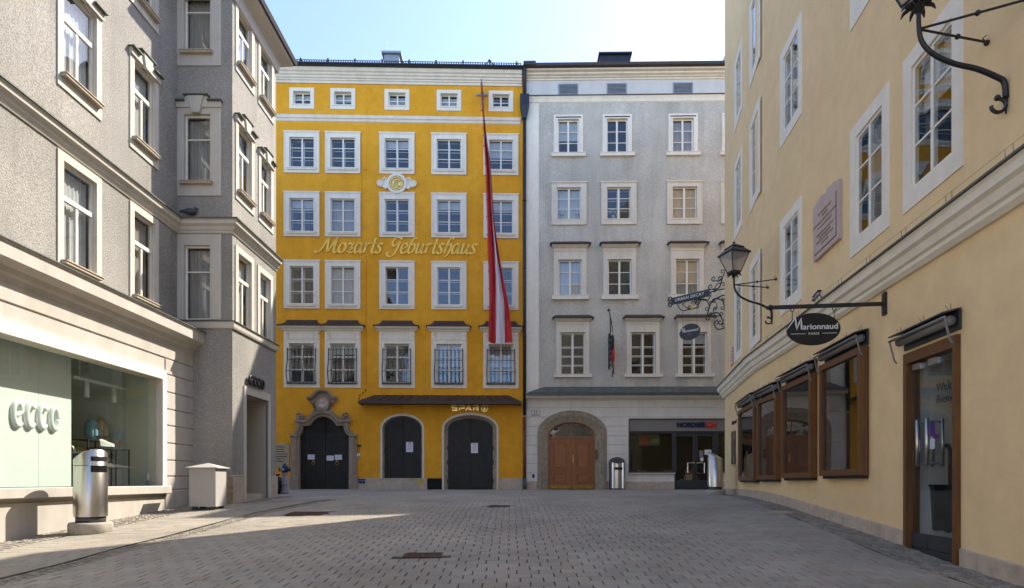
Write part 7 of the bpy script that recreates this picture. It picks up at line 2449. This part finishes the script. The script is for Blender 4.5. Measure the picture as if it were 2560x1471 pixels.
shoe(276, 1117, .6, 'shoe_white', 'white sneaker below the backpacks in the shoe shop', 1.2, R(-15))
shoe(275, 1156, 1.05, 'shoe_white', 'cream shoe standing on the white block in the shoe shop', 1.2, R(-30))
u0, z0 = shop_at(300, 1118, .7)
t = thing('picture_card', 'upright picture card on the lower stand in the shoe shop', 'card', FLg.w(u0, .7, z0), FLg.rot)
MB().box(-.055, .055, -.006, 0, 0, .38).build('card', 'bag_blue', t); MB().box(-.05, .05, -.009, -.0065, .02, .16).build('picture', 'orange', t)
ua_, z1_ = shop_at(262, 1172, .95); ub_ = FLg.u(331, -.95)
tag(link('display_block', MB().cbox(-(ub_ - ua_) / 2, (ub_ - ua_) / 2, 0, .6, 0, z1_ - szb, .006).mesh('display_block', 'white_gloss'), None, FLg.w((ua_ + ub_) / 2, .95, szb), FLg.rot), 'white display block standing on the shoe shop window floor', 'display block')
u0 = FLg.u(370, -.25)
t = thing('spray_can', 'white shoe-care can on the shop window sill', 'can', FLg.w(u0, .25, szb), FLg.rot)
MB().lathe([(.035, 0), (.035, .22), (.02, .25), (.02, .28), (0, .281)], 12).build('can', 'white_gloss', t); MB().lathe([(.036, .06), (.036, .12)], 12, caps=False).build('band', 'bag_blue', t)
u0 = FLg.u(395.5, -.3)
t = thing('spray_can', 'orange shoe-care bottle in the corner of the shop window', 'bottle', FLg.w(u0, .3, szb), FLg.rot)
MB().lathe([(.04, 0), (.04, .30), (.015, .36), (.015, .42), (0, .421)], 12).build('bottle', 'orange', t); MB().lathe([(.041, .17), (.041, .24)], 12, caps=False).build('band', 'white_gloss', t)

# ------------------------------------------------------------------ fish shop interior
u0, z0 = FG.uz(1623.5, 1101, -1.2)
t = thing('menu_screen', 'double menu screen with burger and salad pictures inside the fish shop', 'screen', FG.w(u0, 1.2, z0), FG.rot)
for s, mt, ball, bot in ((-1, 'screen_orange', 'orange', 'fish_red'), (1, 'screen_green', 'salad', 'leaf')):
    MB().box(s * .235 - .23, s * .235 + .23, -.03, .02, -.26, .26).build('panel', 'fascia_grey', t)
    MB().box(s * .235 - .22, s * .235 + .22, -.034, -.031, -.25, .25).build('picture', mt, t)
    m = MB(); m.ball((s * .235, -.03, .03), .14, 12, 8, (1.1, .1, .55)); m.ball((s * .235, -.03, -.05), .14, 12, 8, (1.1, .1, .4)); m.build('dish', ball, t)
    MB().box(s * .235 - .22, s * .235 + .22, -.037, -.0345, -.25, -.19).build('footer', bot, t)
def cafe(px_, y, kind, label, rz=0):
    u0 = FG.u(px_, -y)
    t = thing('cafe_' + kind, label, kind, FG.w(u0, y, GZ), FG.rot + rz, 'tables and chairs inside the fish shop')
    if kind == 'table':
        MB().box(-.35, .35, -.3, .3, .71, .745).build('tabletop', 'plaque_cream', t); MB().tube([(0, 0, .03), (0, 0, .71)], .035, 8).build('stem', 'steel', t); MB().lathe([(.25, 0), (.25, .02), (.05, .035)], 16).build('base', 'steel', t)
    else:
        MB().box(-.2, .2, -.2, .2, .44, .47).build('seat', 'oak_door', t)
        for sx in (-1, 1):
            MB().tube([(sx * .19, -.19, 0), (sx * .19, -.16, .45)], .014, 6).build('leg', 'steel', t); MB().tube([(sx * .19, .21, 0), (sx * .19, .18, .45), (sx * .19, .24, .90)], .014, 6).build('leg', 'steel', t)
        MB().box(-.19, .19, .21, .235, .62, .88).build('backrest', 'oak_door', t)
cafe(1592, .9, 'table', 'pale table behind the left pane of the fish shop'); cafe(1652, 1.0, 'table', 'pale table nearer the door inside the fish shop')
cafe(1612, 1.5, 'chair', 'steel-legged chair behind the left table of the fish shop', R(20)); cafe(1668, 1.5, 'chair', 'steel-legged chair by the door side table inside the fish shop', R(-25)); cafe(1716, 1.4, 'chair', 'steel-legged chair seen through the left door leaf of the fish shop', R(200))
u0 = FG.u(1723, -.8)
t = thing('carton', 'brown carton standing behind the fish shop door', 'box', FG.w(u0, .8, GZ), FG.rot)
MB().box(-.19, .19, -.15, .15, .28, .66).build('box', 'bag_sand', t); MB().box(-.22, .22, -.18, .18, 0, .279).build('crate', 'brown_wood', t)
u0, z0 = FG.uz(1725, 1088, -.15)
for px_, py_, w, h, mt, lab in ((1725, 1088.5, .26, .15, 'leaf', 'green exit sign sticker at the top of the fish shop door'), (1753, 1135, .19, .30, 'fascia_grey', 'grey opening-hours sheet on the right fish shop door'), (1770, 1131, .30, .22, 'paper', 'white notice on the right fish shop door'), (1754.5, 1149, .14, .15, 'mint_panel', 'small mint sticker under the opening-hours sheet on the fish shop door')):
    u0, z0 = FG.uz(px_, py_, -.145)
    tag(link('door_sticker', MB().box(-w / 2, w / 2, -.003, 0, -h / 2, h / 2).mesh('door_sticker', mt), None, FG.w(u0, .148, z0), FG.rot), lab, 'sticker')
